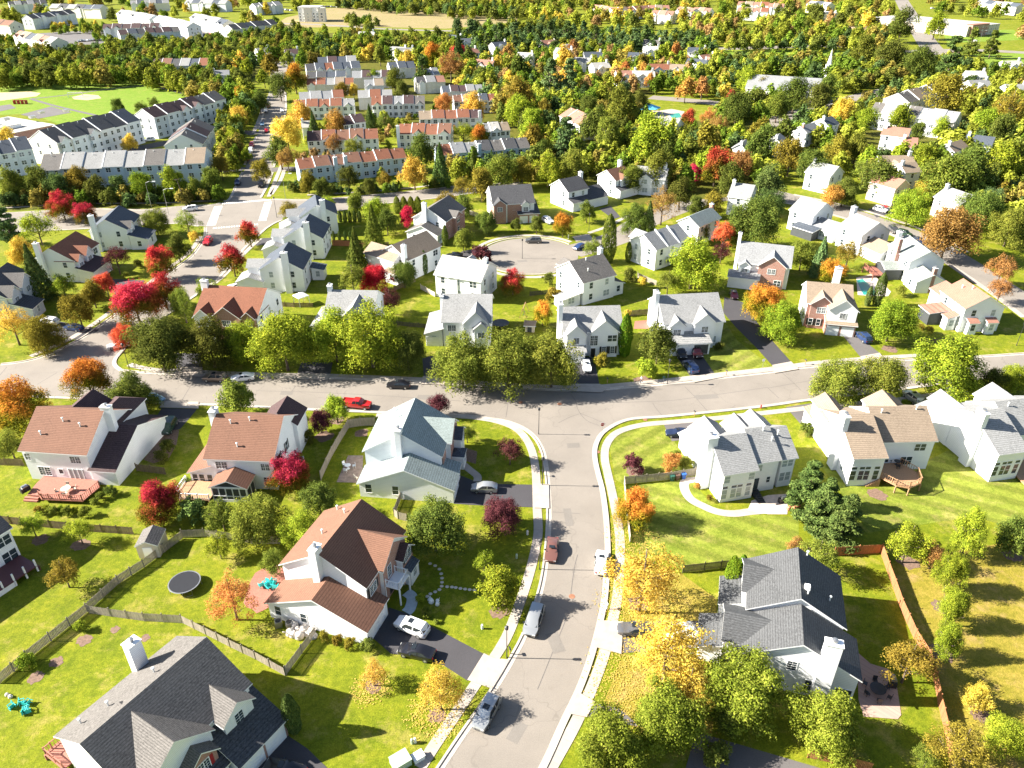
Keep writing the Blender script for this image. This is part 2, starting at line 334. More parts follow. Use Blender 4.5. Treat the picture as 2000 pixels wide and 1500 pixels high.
def concrete(name, c, joint=1.5):
    m, t, b = nt(name)
    uv = N(t, 'ShaderNodeUVMap').outputs[0]
    s = N(t, 'ShaderNodeSeparateXYZ'); t.links.new(uv, s.inputs[0])
    d = N(t, 'ShaderNodeMath', operation='DIVIDE'); d.inputs[1].default_value = joint; t.links.new(s.outputs[0], d.inputs[0])
    fr = N(t, 'ShaderNodeMath', operation='FRACT'); t.links.new(d.outputs[0], fr.inputs[0])
    fl = N(t, 'ShaderNodeMath', operation='FLOOR'); t.links.new(d.outputs[0], fl.inputs[0])
    wn_ = N(t, 'ShaderNodeTexWhiteNoise', noise_dimensions='1D'); t.links.new(fl.outputs[0], wn_.inputs['W'])
    f = noise(t, 0.7, 6, geoc(t), 0.7)
    base = ramp(t, f, [(0.3, tuple(x*0.86 for x in c)), (0.7, tuple(x*1.08 for x in c))])
    base = mixc(t, 1.0, base, ramp(t, wn_.outputs[0], [(0, (0.9,)*3), (1, (1.06,)*3)]), 'MULTIPLY')
    base = mixc(t, ramp(t, fr.outputs[0], [(0.0, (1, 1, 1)), (0.035, (0, 0, 0))]), base, tuple(x*0.6 for x in c))
    t.links.new(base, b.inputs['Base Color']); b.inputs['Roughness'].default_value = 0.85
    return m
CONC = concrete('concrete', (0.36, 0.315, 0.27)); CONCK = concrete('kerb_concrete', (0.42, 0.375, 0.32), 3.0)
APRON = simple('apron_concrete', (0.37, 0.315, 0.265), 0.85, var=0.12, scale=0.8)
MULCH = simple('mulch', (0.16, 0.10, 0.07), 0.95, var=0.35, scale=3.0)
DIRT = simple('bare_dirt', (0.42, 0.29, 0.18), 0.95, var=0.2, scale=0.6)
PAVER = brickmat('patio_paving', (0.34, 0.22, 0.18), (0.42, 0.28, 0.22), (0.3, 0.24, 0.2))
PAINT = simple('road_paint', (0.75, 0.74, 0.70), 0.7, var=0.12, scale=3)
TAR = simple('tar_seal', (0.10, 0.09, 0.085), 0.7)
WATER = simple('pool_cover', (0.02, 0.26, 0.22), 0.3, var=0.1); 

def smooth(pts, k=6):
    pts = [Vector(p) for p in pts]; o = []
    for i in range(len(pts)-1):
        a = pts[max(i-1, 0)]; b = pts[i]; c = pts[i+1]; d = pts[min(i+2, len(pts)-1)]
        for j in range(k):
            t = j/k; o.append(0.5*((2*b)+(c-a)*t+(2*a-5*b+4*c-d)*t*t+(3*b-a-3*c+d)*t**3))
    return o+[pts[-1]]
def ribbon(name, px, w, z, mat, sm=True, z0=None, world=False):
    pts = [Vector(p) for p in px] if world else [P(*p) for p in px]
    pts = [Vector((p.x, p.y, 0)) for p in pts]
    if sm and len(pts) > 2: pts = smooth(pts)
    L = []; Rr = []; acc = 0; us = []
    for i, p in enumerate(pts):
        a = pts[max(i-1, 0)]; b = pts[min(i+1, len(pts)-1)]; d = (b-a).normalized(); n = Vector((-d.y, d.x, 0))
        if i: acc += (p-pts[i-1]).length
        ww = w(i/(len(pts)-1)) if callable(w) else w
        L.append(p+n*ww/2); Rr.append(p-n*ww/2); us.append(acc)
    me = bpy.data.meshes.new(name); n = len(pts); vs = []; fs = []; uv = []
    if z0 is None:
        vs = [(q.x, q.y, z) for q in L]+[(q.x, q.y, z) for q in Rr]
        fs = [(i, n+i, n+i+1, i+1) for i in range(n-1)]
    else:
        vs = [(q.x, q.y, z) for q in L]+[(q.x, q.y, z) for q in Rr]+[(q.x, q.y, z0) for q in L]+[(q.x, q.y, z0) for q in Rr]
        for i in range(n-1): fs += [(i, n+i, n+i+1, i+1), (i, i+1, 2*n+i+1, 2*n+i), (n+i+1, n+i, 3*n+i, 3*n+i+1)]
        fs += [(0, 2*n, 3*n, n), (n-1, 2*n-1, 4*n-1, 3*n-1)]
    me.from_pydata(vs, [], fs); me.materials.append(mat)
    ul = me.uv_layers.new(name='UVMap')
    for poly in me.polygons:
        for li in poly.loop_indices:
            vi = me.loops[li].vertex_index; ul.data[li].uv = (us[vi % n], 0)
    bm = bmesh.new(); bm.from_mesh(me); bmesh.ops.recalc_face_normals(bm, faces=bm.faces)
    if z0 is None:
        for f in bm.faces:
            if f.normal.z < 0: f.normal_flip()
    bm.to_mesh(me); bm.free()
    return struct(name, me)
def sheet(name, px, z, mat, world=False):
    pts = [Vector((p[0], p[1], 0)) if world else P(*p) for p in px]
    me = bpy.data.meshes.new(name)
    tri = tessellate_polygon([[Vector((p.x, p.y, 0)) for p in pts]])
    me.from_pydata([(p.x, p.y, z) for p in pts], [], [tuple(q) for q in tri]); me.materials.append(mat)
    bm = bmesh.new(); bm.from_mesh(me)
    for f in bm.faces:
        f.normal_update()
        if f.normal.z < 0: f.normal_flip()
    bm.to_mesh(me); bm.free()
    return struct(name, me)
def circle(c, r, n=40, ry=None): return [(c[0]+r*math.cos(2*math.pi*i/n), c[1]+(ry or r)*math.sin(2*math.pi*i/n)) for i in range(n)]
def disc(name, px, r, z, mat, ry=None, wob=0.0):
    p = P(*px); rr = random.Random(int(px[0]*7+px[1]))
    pts = []
    for i in range(20):
        k = 1+rr.uniform(-wob, wob); pts.append((p.x+r*k*math.cos(i*math.pi/10), p.y+(ry or r)*k*math.sin(i*math.pi/10)))
    return sheet(name, pts, z, mat, True)

bm = bmesh.new(); bmesh.ops.create_grid(bm, x_segments=20, y_segments=20, size=6000); me = bpy.data.meshes.new('ground'); bm.to_mesh(me); bm.free(); me.materials.append(GRASS)
g = struct('ground', me); g.location = (0, 3000, 0)

# road network near the camera: one asphalt sheet
WS = [(893,1463),(943,1390),(975,1342),(1000,1300),(1030,1243),(1055,1177),(1070,1110),(1077,1023),(1076,957),(1070,903),(1061,872),(1043,847),(1012,828),(970,817),(900,811),(740,803),(593,797),(460,790),(317,785),(200,778),(60,772),(-150,772)]
NW1 = [(-150,730),(0,714),(53,707),(107,690),(149,669),(173,655),(205,632),(245,602),(290,568),(345,525),(375,503),(392,482),(403,462),(404,444)]
NW2 = [(517,446),(490,470),(468,492),(448,516),(425,542),(385,572),(335,606),(285,640),(252,665),(234,686),(222,700),(219,712),(228,722),(243,727),(300,731),(395,735),(500,737),(647,741),(800,748),(900,752),(1000,760),(1130,765),(1240,758),(1320,750),(1410,740),(1499,730),(1583,719),(1760,706),(1910,699),(2060,690),(2300,680)]
ES = [(2300,712),(2080,724),(2000,730),(1932,735),(1780,755),(1593,777),(1499,790),(1400,801),(1300,811),(1240,815),(1210,822),(1185,835),(1168,850),(1158,872),(1157,895),(1163,925),(1171,957),(1177,1000),(1180,1040),(1181,1085),(1178,1130),(1174,1172),(1163,1225),(1147,1283),(1124,1345),(1095,1405),(1067,1467),(1048,1505),(1010,1570)]
def sm2(px, k=4): return [(p.x, p.y) for p in smooth([P(*q) for q in px], k)]
sm = lambda l: sm2(l)
sheet('street', sm([(820,1575)]+WS)+sm(NW1)+sm(NW2)+sm(ES), 0.012, ASPH, True)
# upper crossing road with its northern branch
sheet('street', sm([(-200,424),(0,418),(175,409),(275,411),(357,404),(415,401),(432,397)])+sm([(440,393),(452,387),(471,347),(480,325),(499,275),(507,250),(515,227),(522,200),(530,178),(538,160)])+sm([(552,160),(556,180),(557,207),(555,223),(549,250),(543,275),(538,300),(533,333),(521,360),(507,386)])+
      sm([(530,390),(612,391),(715,383),(790,376),(870,367),(950,356),(1010,344)])+sm([(1015,357),(960,370),(870,384),(750,397),(680,408),(600,418),(545,431),(517,446)])+sm([(404,444),(390,441),(330,436),(150,447),(0,453),(-200,460)]), 0.016, ASPH, True)
cc = P(1035, 498)
sheet('cul_de_sac', circle(cc, 13.3), 0.016, ASPH, True)
ribbon('street', [(1115,492),(1165,478),(1215,460),(1245,440),(1285,421),(1330,404),(1385,388),(1440,380)], 9.0, 0.020, ASPH)
ribbon('street', [(1360,372),(1440,372),(1500,377),(1560,392),(1640,411),(1720,437),(1800,468),(1865,505),(1930,548),(2000,592),(2100,655)], 9.5, 0.024, ASPH)
ribbon('street', [(1880,700),(1905,660),(1990,600)], 0.1, 0.0, ASPH)
ribbon('side_street', [(500,262),(478,258),(440,262)], 6, 0.02, DRIVEG)
ribbon('side_street', [(475,332),(455,330),(430,334)], 6, 0.02, DRIVEG)
ribbon('side_street', [(530,332),(560,330),(610,330)], 6, 0.02, DRIVEG)
ribbon('side_street', [(200,305),(260,292),(330,278),(420,262)], 8, 0.02, DRIVE)
# far roads
ribbon('far_road', [(1380,96),(1500,93),(1640,90),(1760,100),(1900,98),(2050,106)], 14, 0.05, ASPH)
ribbon('far_road', [(1755,-10),(1775,25),(1793,55),(1812,85),(1835,112)], 16, 0.06, ASPH)
ribbon('far_road', [(1490,245),(1560,222),(1640,200),(1720,180),(1780,170)], 12, 0.05, ASPH)
ribbon('far_road', [(530,45),(640,49),(740,56),(860,60),(1000,62)], 9, 0.05, ASPH)
ribbon('far_road', [(1270,190),(1340,196),(1400,202),(1450,215)], 11, 0.05, ASPH)
ribbon('far_road', [(540,160),(545,140),(552,120)], 9, 0.03, ASPH)
sheet('parking_lot', [(420,62),(430,72),(350,78),(350,70)], 0.05, DRIVEG)
sheet('parking_lot', [(120,78),(205,78),(205,84),(150,84)], 0.05, DRIVEG)
sheet('parking_lot', [(40,224),(100,208),(140,220),(75,232)], 0.06, DRIVEG)
sheet('parking_lot', [(-40,212),(20,204),(32,211),(-20,222)], 0.06, DRIVEG)
# far fields
sheet('playing_field', [(-200,186),(0,166),(215,152),(262,158),(300,168),(352,183),(375,190),(250,240),(120,245),(60,222),(-200,235)], 0.03, FIELD)
sheet('sand_infield', [(-60,184),(0,181),(60,179),(80,182),(72,188),(0,197),(-60,200)], 0.05, DIRT)
sheet('sand_patch', [(p[0]*1.0, p[1]) for p in [(140,190),(165,184),(192,186),(198,192),(170,196),(145,194)]], 0.05, DIRT)
ribbon('running_path', [(60,193),(110,188),(200,176),(285,167),(330,176),(362,184)], 2.2, 0.055, DRIVEG)
ribbon('running_path', [(60,193),(100,205),(150,217),(190,226)], 2.2, 0.06, DRIVEG)
sheet('meadow', [(520,58),(560,34),(640,16),(700,14),(900,24),(1010,22),(1010,44),(870,56),(700,52),(600,54)], 0.04, TANF)
sheet('meadow', [(1380,99),(1640,97),(1640,112),(1540,112),(1400,106)], 0.04, FIELD)
sheet('meadow', [(1900,106),(2000,104),(2060,140),(1980,140),(1915,122)], 0.04, FIELD)
sheet('meadow', [(1840,60),(1980,58),(2000,78),(1850,84)], 0.04, FIELD)
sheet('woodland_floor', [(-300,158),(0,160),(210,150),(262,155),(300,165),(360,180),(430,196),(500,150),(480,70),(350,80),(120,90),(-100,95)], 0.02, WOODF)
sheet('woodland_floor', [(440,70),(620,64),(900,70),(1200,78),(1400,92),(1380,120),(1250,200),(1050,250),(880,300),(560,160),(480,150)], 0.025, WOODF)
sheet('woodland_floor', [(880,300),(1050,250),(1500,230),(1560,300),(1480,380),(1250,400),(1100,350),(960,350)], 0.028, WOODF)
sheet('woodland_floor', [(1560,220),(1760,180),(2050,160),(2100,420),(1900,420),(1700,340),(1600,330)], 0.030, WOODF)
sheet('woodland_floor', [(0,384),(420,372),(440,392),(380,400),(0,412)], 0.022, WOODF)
sheet('parking_lot', [(60,66),(230,56),(300,68),(215,84),(130,90)], 0.035, DRIVEG)
sheet('parking_lot', [(380,60),(440,60),(450,72),(370,80)], 0.035, DRIVEG)
# lawns with mowing stripes, dry lawns
sheet('mown_lawn', sm([(1189,860),(1205,848),(1290,830),(1312,855),(1345,905),(1330,925),(1216,945),(1196,900),(1189,860)])[:-1], 0.004, GST1, True)
sheet('mown_lawn', [(1222,950),(1350,935),(1400,1000),(1560,1010),(1560,1060),(1700,1075),(1600,1090),(1440,1100),(1330,1112),(1240,1060)], 0.005, GST2)
sheet('mown_lawn', [(1600,905),(1700,960),(1850,880),(2100,900),(2100,1060),(1900,1010),(1760,1030),(1700,1040)], 0.006, GST2)
sheet('dry_lawn', [(1740,1100),(1960,1060),(2200,1100),(2200,1600),(1880,1600),(1858,1450),(1830,1330),(1770,1180)], 0.005, GDRY)
sheet('dry_lawn', [(1212,1290),(1330,1270),(1400,1330),(1390,1450),(1235,1420),(1180,1370)], 0.005, GDRY)
sheet('dry_lawn', [(1215,1120),(1330,1120),(1400,1170),(1400,1212),(1216,1214)], 0.005, GDRY)
sheet('mown_lawn', [(1405,615),(1440,665),(1505,715),(1400,735),(1320,735),(1372,690)], 0.005, GST1)

# kerbs (a real step) and gutters
def kerb(px, z=0.13):
    ribbon('kerb', px, 0.35, z, CONCK, z0=-0.05)
def off(px, d):   # shift a pixel polyline sideways in metres, to its right
    pts = [P(*p) for p in px]; o = []
    for i, p in enumerate(pts):
        a = pts[max(i-1, 0)]; b = pts[min(i+1, len(pts)-1)]; dr = (b-a).normalized(); o.append(p+Vector((dr.y, -dr.x, 0))*d)
    return o
def kerb_line(px, side):
    ribbon('gutter', off(px, side*0.28), 0.56, 0.030, CONCK, world=True)
    ribbon('kerb', off(px, side*0.70), 0.28, 0.14, CONCK, z0=-0.05, world=True)
kerb_line([(820,1575)]+WS[:-1], -1); kerb_line(NW1[1:], -1); kerb_line(NW2, -1); kerb_line(ES[2:], -1)
kerb_line([(0,418),(175,409),(275,411),(357,404),(415,401),(432,397)], -1)
kerb_line([(440,393),(452,387),(471,347),(476,336)], -1); kerb_line([(480,322),(499,275),(503,266)], -1); kerb_line([(506,252),(515,227),(522,200),(530,178)], -1)
kerb_line([(556,180),(557,207),(555,223),(549,250),(543,275),(538,300),(533,326)], -1); kerb_line([(530,337),(521,360),(507,386)], -1)
kerb_line([(530,390),(612,391),(715,383),(790,376),(870,367),(950,356),(1010,344)], -1); kerb_line([(1015,357),(960,370),(870,384),(750,397),(680,408),(600,418),(545,431),(517,446)], -1)
kerb_line([(390,441),(330,436),(150,447),(0,453)], -1)
an = [i for i in range(-118, 205, 8)]
pts = [Vector((cc.x+13.5*math.cos(R_(75+i*0.0+k*0)), cc.y, 0)) for k in range(0)]
arc = [Vector((cc.x+13.9*math.cos(R_(a)), cc.y+13.9*math.sin(R_(a)), 0)) for a in range(35, 345, 8)]
ribbon('kerb', arc, 0.4, 0.14, CONCK, z0=-0.05, world=True)
arc = [Vector((cc.x+15.6*math.cos(R_(a)), cc.y+15.6*math.sin(R_(a)), 0)) for a in range(40, 340, 8)]
ribbon('sidewalk', arc, 1.3, 0.05, CONC, z0=-0.05, world=True)
def walk(px, w=1.35): ribbon('sidewalk', px, w, 0.05, CONC, z0=-0.05)
walk([(735,811),(800,812),(880,812),(940,817),(985,827),(1015,843),(1036,873),(1046,917),(1049,990),(1051,1040),(1043,1085),(1031,1130),(1012,1187),(989,1245),(955,1300),(925,1342),(890,1395),(857,1443),(820,1500)])
walk([(1950,752),(1800,775),(1700,786),(1600,795),(1499,806),(1400,817),(1320,824),(1262,829),(1222,838),(1198,850),(1184,870),(1181,895),(1187,925),(1197,970),(1207,1023),(1211,1060),(1210,1110),(1204,1175),(1182,1270),(1157,1340),(1123,1415),(1087,1480),(1050,1545)])
walk([(252,712),(300,722),(400,727),(500,731),(650,734),(800,740),(900,745),(1000,752),(1130,757),(1232,750),(1301,743),(1400,732),(1499,721),(1600,708),(1700,700),(1800,694)])
walk([(60,696),(103,678),(140,660),(190,628),(235,595),(280,562),(335,520),(362,500),(380,480),(392,462)])
walk([(448,500),(462,486),(440,522),(420,540),(385,566)] if False else [(400,568),(437,538),(462,510),(486,486),(508,466)])
walk([(0,407),(150,398),(300,397),(370,394),(425,391)]); walk([(530,380),(548,352),(556,330)]); walk([(525,384),(538,352),(550,322),(555,300)])
walk([(600,381),(720,374),(800,367),(880,358)]); walk([(495,260),(508,228),(516,205)], 1.6)
walk([(1150,455),(1185,443),(1210,430),(1232,420)]); walk([(1440,392),(1530,396),(1600,412),(1680,436),(1750,462),(1815,494),(1875,530),(1940,575),(2000,620)])
walk([(1550,380),(1640,399),(1730,424),(1820,456),(1890,493)])
# crosswalks, stop bars
def bars(a, b, n, w, l):
    A = P(*a); B = P(*b); d = (B-A).normalized(); nn = Vector((-d.y, d.x, 0)); m = MB()
    for i in range(n):
        c = A.lerp(B, (i+0.5)/n); q = [c+d*s*w/2+nn*r*l/2 for s, r in ((-1,-1),(1,-1),(1,1),(-1,1))]
        m.add([(p.x, p.y, 0.030) for p in q], [(0,1,2,3)])
    return struct('crosswalk', m.mesh('crosswalk', PAINT))
bars((412,441),(427,402),16,0.5,2.6); bars((433,398),(530,390),26,0.35,1.4); bars((415,446),(505,438),18,0.35,1.2); bars((512,432),(524,394),16,0.5,2.4)
# aprons and driveways
def drive(px, m=None): sheet('driveway', px, 0.034, m or DRIVE)
def apron(px): sheet('driveway_apron', px, 0.155, APRON)
drive([z2(*p) for p in [(640,700),(780,560),(900,600),(1150,735),(1340,835),(1240,990),(1100,900),(940,850),(790,830)]])
apron([z2(*p) for p in [(1335,832),(1395,862),(1488,868),(1385,1040),(1238,988)]])
drive([(890,925),(940,945),(1041,947),(1043,991),(950,988),(886,984)]); apron([(1041,945),(1072,947),(1073,994),(1042,993)])
drive([(490,1520),(530,1440),(552,1430),(600,1462),(680,1540)])
drive([(1217,1215),(1400,1212),(1400,1262),(1213,1276)], DRIVEG); apron([z3(*p) for p in [(515,638),(652,646),(640,836),(475,792)]])
drive([(1160,1373),(1210,1384),(1250,1420),(1145,1400)], DRIVEG); apron([(1110,1395),(1128,1352),(1162,1372),(1146,1402)])
drive([(1360,1430),(1470,1462),(1600,1500),(1640,1530),(1330,1530)], DRIVEG)
drive([(1295,826),(1355,822),(1400,850),(1312,862)], DRIVEG); drive([z8(*p) for p in [(130,545),(330,515),(430,600),(240,670)]], DRIVEG)
drive([z7(*p) for p in [(470,170),(600,180),(640,380),(430,378)]]); apron([z7(*p) for p in [(430,378),(640,378),(700,402),(660,440),(420,432)]])
drive([z7(*p) for p in [(1190,150),(1390,165),(1485,300),(1310,325)]]); apron([z7(*p) for p in [(1310,325),(1485,300),(1560,325),(1330,368)]])
drive([(1415,580),(1450,590),(1490,645),(1545,707),(1508,714),(1478,680),(1438,640),(1412,610)]); apron([(1508,714),(1545,707),(1560,722),(1512,730)])
drive([(1640,648),(1675,655),(1718,690),(1680,697)], DRIVEG); apron([(1680,697),(1718,690),(1728,704),(1684,710)])
drive([(316,797),(385,799),(372,815),(352,838),(285,850)]); apron([(318,784),(388,786),(388,799),(312,797)])
drive([(220,545),(283,548),(262,575),(225,580)]); drive([(55,640),(118,628),(195,645),(150,664),(100,655)])
drive([(500,466),(560,463),(560,474),(500,480)]); drive([(380,600),(400,585),(420,600)])
drive([(825,700),(845,695),(878,738),(828,738)]); apron([(826,736),(880,738),(880,753),(822,751)])
drive([(588,708),(650,708),(645,732),(580,731)]); apron([(580,731),(646,732),(640,743),(575,741)])
drive([(340,690),(390,690),(396,720),(345,718)]); apron([(346,717),(396,719),(396,737),(344,735)])
drive([(1170,408),(1192,402),(1212,424),(1198,428)]); drive([(868,510),(905,490),(935,485),(938,500),(900,512)]); drive([(1695,408),(1735,405),(1742,416),(1712,425)])
drive([(1118,462),(1150,457),(1160,468),(1125,472)], APRON); drive([(1835,762),(1880,742),(1900,800),(1850,830)], DRIVEG) 
# cracks in the asphalt, sealed with tar
for pl in [[z7(*p) for p in q] for q in [[(430,450),(465,500),(480,555),(510,605),(560,650),(640,680)],[(0,510),(350,515),(700,512),(1100,500),(1300,480),(1875,400)],[(1265,395),(1330,460),(1430,572)],[(1030,515),(1060,560),(1100,605)],[(490,595),(420,620),(340,660)],[(500,590),(600,630),(690,670)]]]+\
          [[z6(*p) for p in q] for q in [[(0,425),(400,435),(900,460),(1500,500)],[(1840,440),(1845,520),(1830,620)],[(290,390),(255,440)],[(1325,430),(1300,470)]]]+[[z5(*p) for p in q] for q in [[(1445,325),(1390,400),(1330,500)],[(0,310),(50,250)],[(270,380),(420,290)],[(680,190),(820,110)]]]+[[z3(*p) for p in q] for q in [[(385,250),(365,330),(345,480)],[(320,620),(150,1040)],[(240,0),(400,10)]]]+[[z8(*p) for p in q] for q in [[(0,405),(310,350)],[(100,290),(190,370),(240,420)],[(0,405),(80,480)]]]:
    ribbon('tar_seal_line', pl, 0.09, 0.0165, TAR)
PATCH = asphalt('patched_asphalt', (0.165, 0.148, 0.13), False)
for i, (x, y, w_, l_, a_) in enumerate(((1085,1255,1.6,3.2,0.3),(1120,870,2.2,1.4,0.1),(830,776,3.0,1.6,-0.05),(1380,775,4.5,1.5,0.1),(1010,1430,1.4,2.6,-0.5),(560,768,2.4,1.2,0),(1110,1010,1.2,4.0,0.05),(180,700,2.6,1.4,0.5),(1020,510,2.6,1.6,0.2))):
    p = P(x, y); ca, sa = math.cos(a_), math.sin(a_)
    sheet('asphalt_patch', [(p.x+u*w_/2*ca-v*l_/2*sa, p.y+u*w_/2*sa+v*l_/2*ca) for u, v in ((-1,-1),(1,-1),(1,1),(-1,1))], 0.0185 if i < 8 else 0.0225, PATCH, True)
# mulch beds, patios, paths
for p, r in [(z1(235,165),1.2),(z1(475,195),1.3),(z6(500,760),1.6),(z6(590,640),1.4),(z1(495,750),0.9),(z1(675,690),0.6),(z1(850,740),0.6),(z1(210,970),0.9),(z1(330,880),0.8),(z6(770,735),1.3),(z2(1060,1190),1.0),(z2(690,1020),1.0),(z2(1430,580),1.3),(z7(960,350),1.8),(z4(1020,555),1.2),(z4(1020,830),1.4),(z4(1240,1180),1.2),(z4(820,295),1.5),(z8(890,120),1.5),(z8(800,1185),1.4),(z4(1430,250),1.3),(z7(900,1010),1.6),(z3(740,540),1.3)]:
    disc('mulch_bed', p, r, 0.02, MULCH, wob=0.2)
sheet('planting_bed', [(330,835),(350,840),(345,868),(330,895),(300,905),(280,898)], 0.018, MULCH)
sheet('planting_bed', [z6(*p) for p in [(1500,830),(1620,870),(1610,960),(1510,930)]], 0.018, MULCH)
sheet('patio', [z6(*p) for p in [(675,900),(785,900),(780,1100),(590,1095)]], 0.05, simple('brown_stone_paving', (0.24, 0.18, 0.14), 0.85, var=0.3, scale=1.5))
sheet('patio', [z4(*p) for p in [(520,820),(600,890),(700,920),(745,960),(780,1190),(760,1215),(560,1200),(530,1100)]], 0.05, PAVER)
ribbon('garden_path', [z7(*p) for p in [(1350,1075),(1270,1090),(1265,1150),(1310,1220),(1400,1270),(1500,1310),(1620,1325),(1750,1310),(1875,1300)]], 1.5, 0.04, APRON)
sheet('patio', [z8(*p) for p in [(0,1190),(150,1180),(140,1330),(0,1330),(-150,1300),(-120,1230)]], 0.045, simple('patio_stone', (0.55, 0.44, 0.38), 0.85, var=0.15, scale=2))
sheet('patio', [a3(*p) for p in [(960,1110),(1080,1100),(1080,1170),(950,1170)]], 0.05, REDWOOD)
ribbon('garden_path', [z2(*p) for p in [(880,470),(915,500),(905,560),(880,590)]], 1.5, 0.04, simple('bluish_path_stone', (0.42, 0.48, 0.5), 0.8))
ribbon('garden_path', [z6(*p) for p in [(1480,930),(1560,1000),(1620,1050),(1620,1090)]], 1.3, 0.04, APRON)
sheet('pool', [a4(*p) for p in [(690,790),(740,780),(835,870),(830,905),(745,905)]], 0.06, WATER)
sheet('patio', [a4(*p) for p in [(690,770),(820,740),(900,820),(960,880),(940,915),(830,915),(700,905)]], 0.05, simple('pool_deck', (0.50, 0.44, 0.38), 0.85))
sheet('pool_deck_far', [b3(*p) for p in [(900,900),(1000,850),(1130,855),(1230,840),(1330,860),(1300,960),(1120,920),(1000,930)]], 0.05, APRON)
sheet('pool', [b3(*p) for p in [(1205,880),(1290,872),(1310,905),(1240,915)]], 0.07, WATER)
sheet('running_path', [b4(*p) for p in [(620,200),(830,205),(840,225),(620,250)]], 0.05, DIRT)
# leaf litter under the golden trees
LITTER = simple('fallen_leaves', (0.50, 0.33, 0.06), 0.9, var=0.4, scale=4)
m, t, b = nt('leaf_litter'); co = geoc(t)
t.links.new(ramp(t, noise(t, 3.0, 3, co), [(0.3, (0.36, 0.24, 0.04)), (0.7, (0.50, 0.36, 0.08))]), b.inputs['Base Color']); b.inputs['Roughness'].default_value = 0.9
LM = m
def litter(px, r, n, seed, where):
    p = P(*px); rr = random.Random(seed); m = MB()
    for i in range(n):
        a = rr.uniform(0, 6.28); d = r*math.sqrt(rr.random())*rr.uniform(0.7, 1.15); x = p.x+d*math.cos(a); y = p.y+d*math.sin(a); s = rr.uniform(0.04, 0.10); k = rr.uniform(0, 6)
        m.add([(x+s*math.cos(k+j*1.57), y+s*math.sin(k+j*1.57), 0.06+0.01*(i % 5)) for j in range(4)], [(0,1,2,3)])
    o = m.build('fallen_leaves', LM); o['kind'] = 'stuff'; tag(o, 'yellow fallen leaves scattered on the grass '+where, 'leaves')
litter((1262,1180), 6.5, 2600, 1, 'under the golden tree by the pale parked car'); litter((1290,1330), 8.5, 4200, 2, 'around the wide golden tree right of the street'); litter((850,1395), 3.5, 900, 3, 'under the golden tree by the street kerb'); litter((1232,1050), 4, 900, 4, 'under the orange topped tree beside the sidewalk'); litter((725,1345), 2.5, 500, 5, 'under the small golden tree beside the black sedan')
# ---------------------------------------------------------------- houses
def win_meshes(w, h, style):
    key = ('w', round(w, 2), round(h, 2), style)
    if key in CACHE: return CACHE[key]
    f = MB(); t = 0.09
    f.box(-w/2-t, -w/2, -0.05, 0.01, -t, h+t); f.box(w/2, w/2+t, -0.05, 0.01, -t, h+t)
    f.box(-w/2, w/2, -0.05, 0.01, h, h+t); f.box(-w/2, w/2, -0.07, 0.01, -t, 0)
    nx = max(1, int(round(w/0.85)))
    for i in range(1, nx): f.box(-w/2+w*i/nx-0.05, -w/2+w*i/nx+0.05, -0.045, 0.01, 0, h)
    if h > 1.0:
        for i in range(nx): f.box(-w/2+w*i/nx+0.055, -w/2+w*(i+1)/nx-0.055, -0.040, 0.01, h*0.5-0.03, h*0.5+0.03)
    if style == 'grid':
        for i in range(1, nx*2): f.box(-w/2+w*i/(nx*2)-0.018, -w/2+w*i/(nx*2)+0.018, -0.036, 0.01, 0.002, h-0.002)
        for j in (0.25, 0.75): f.box(-w/2+0.002, w/2-0.002, -0.034, 0.01, h*j-0.018, h*j+0.018)
    p = MB().box(-w/2+0.003, w/2-0.003, -0.02, 0.008, 0.003, h-0.003)
    CACHE[key] = (f.mesh('window', TRIM), p.mesh('pane', GLASSB if style == 'blind' else GLASS)); return CACHE[key]
CACHE = {}
ROT = {'S': 0.0, 'N': math.pi, 'E': math.pi/2, 'W': -math.pi/2}
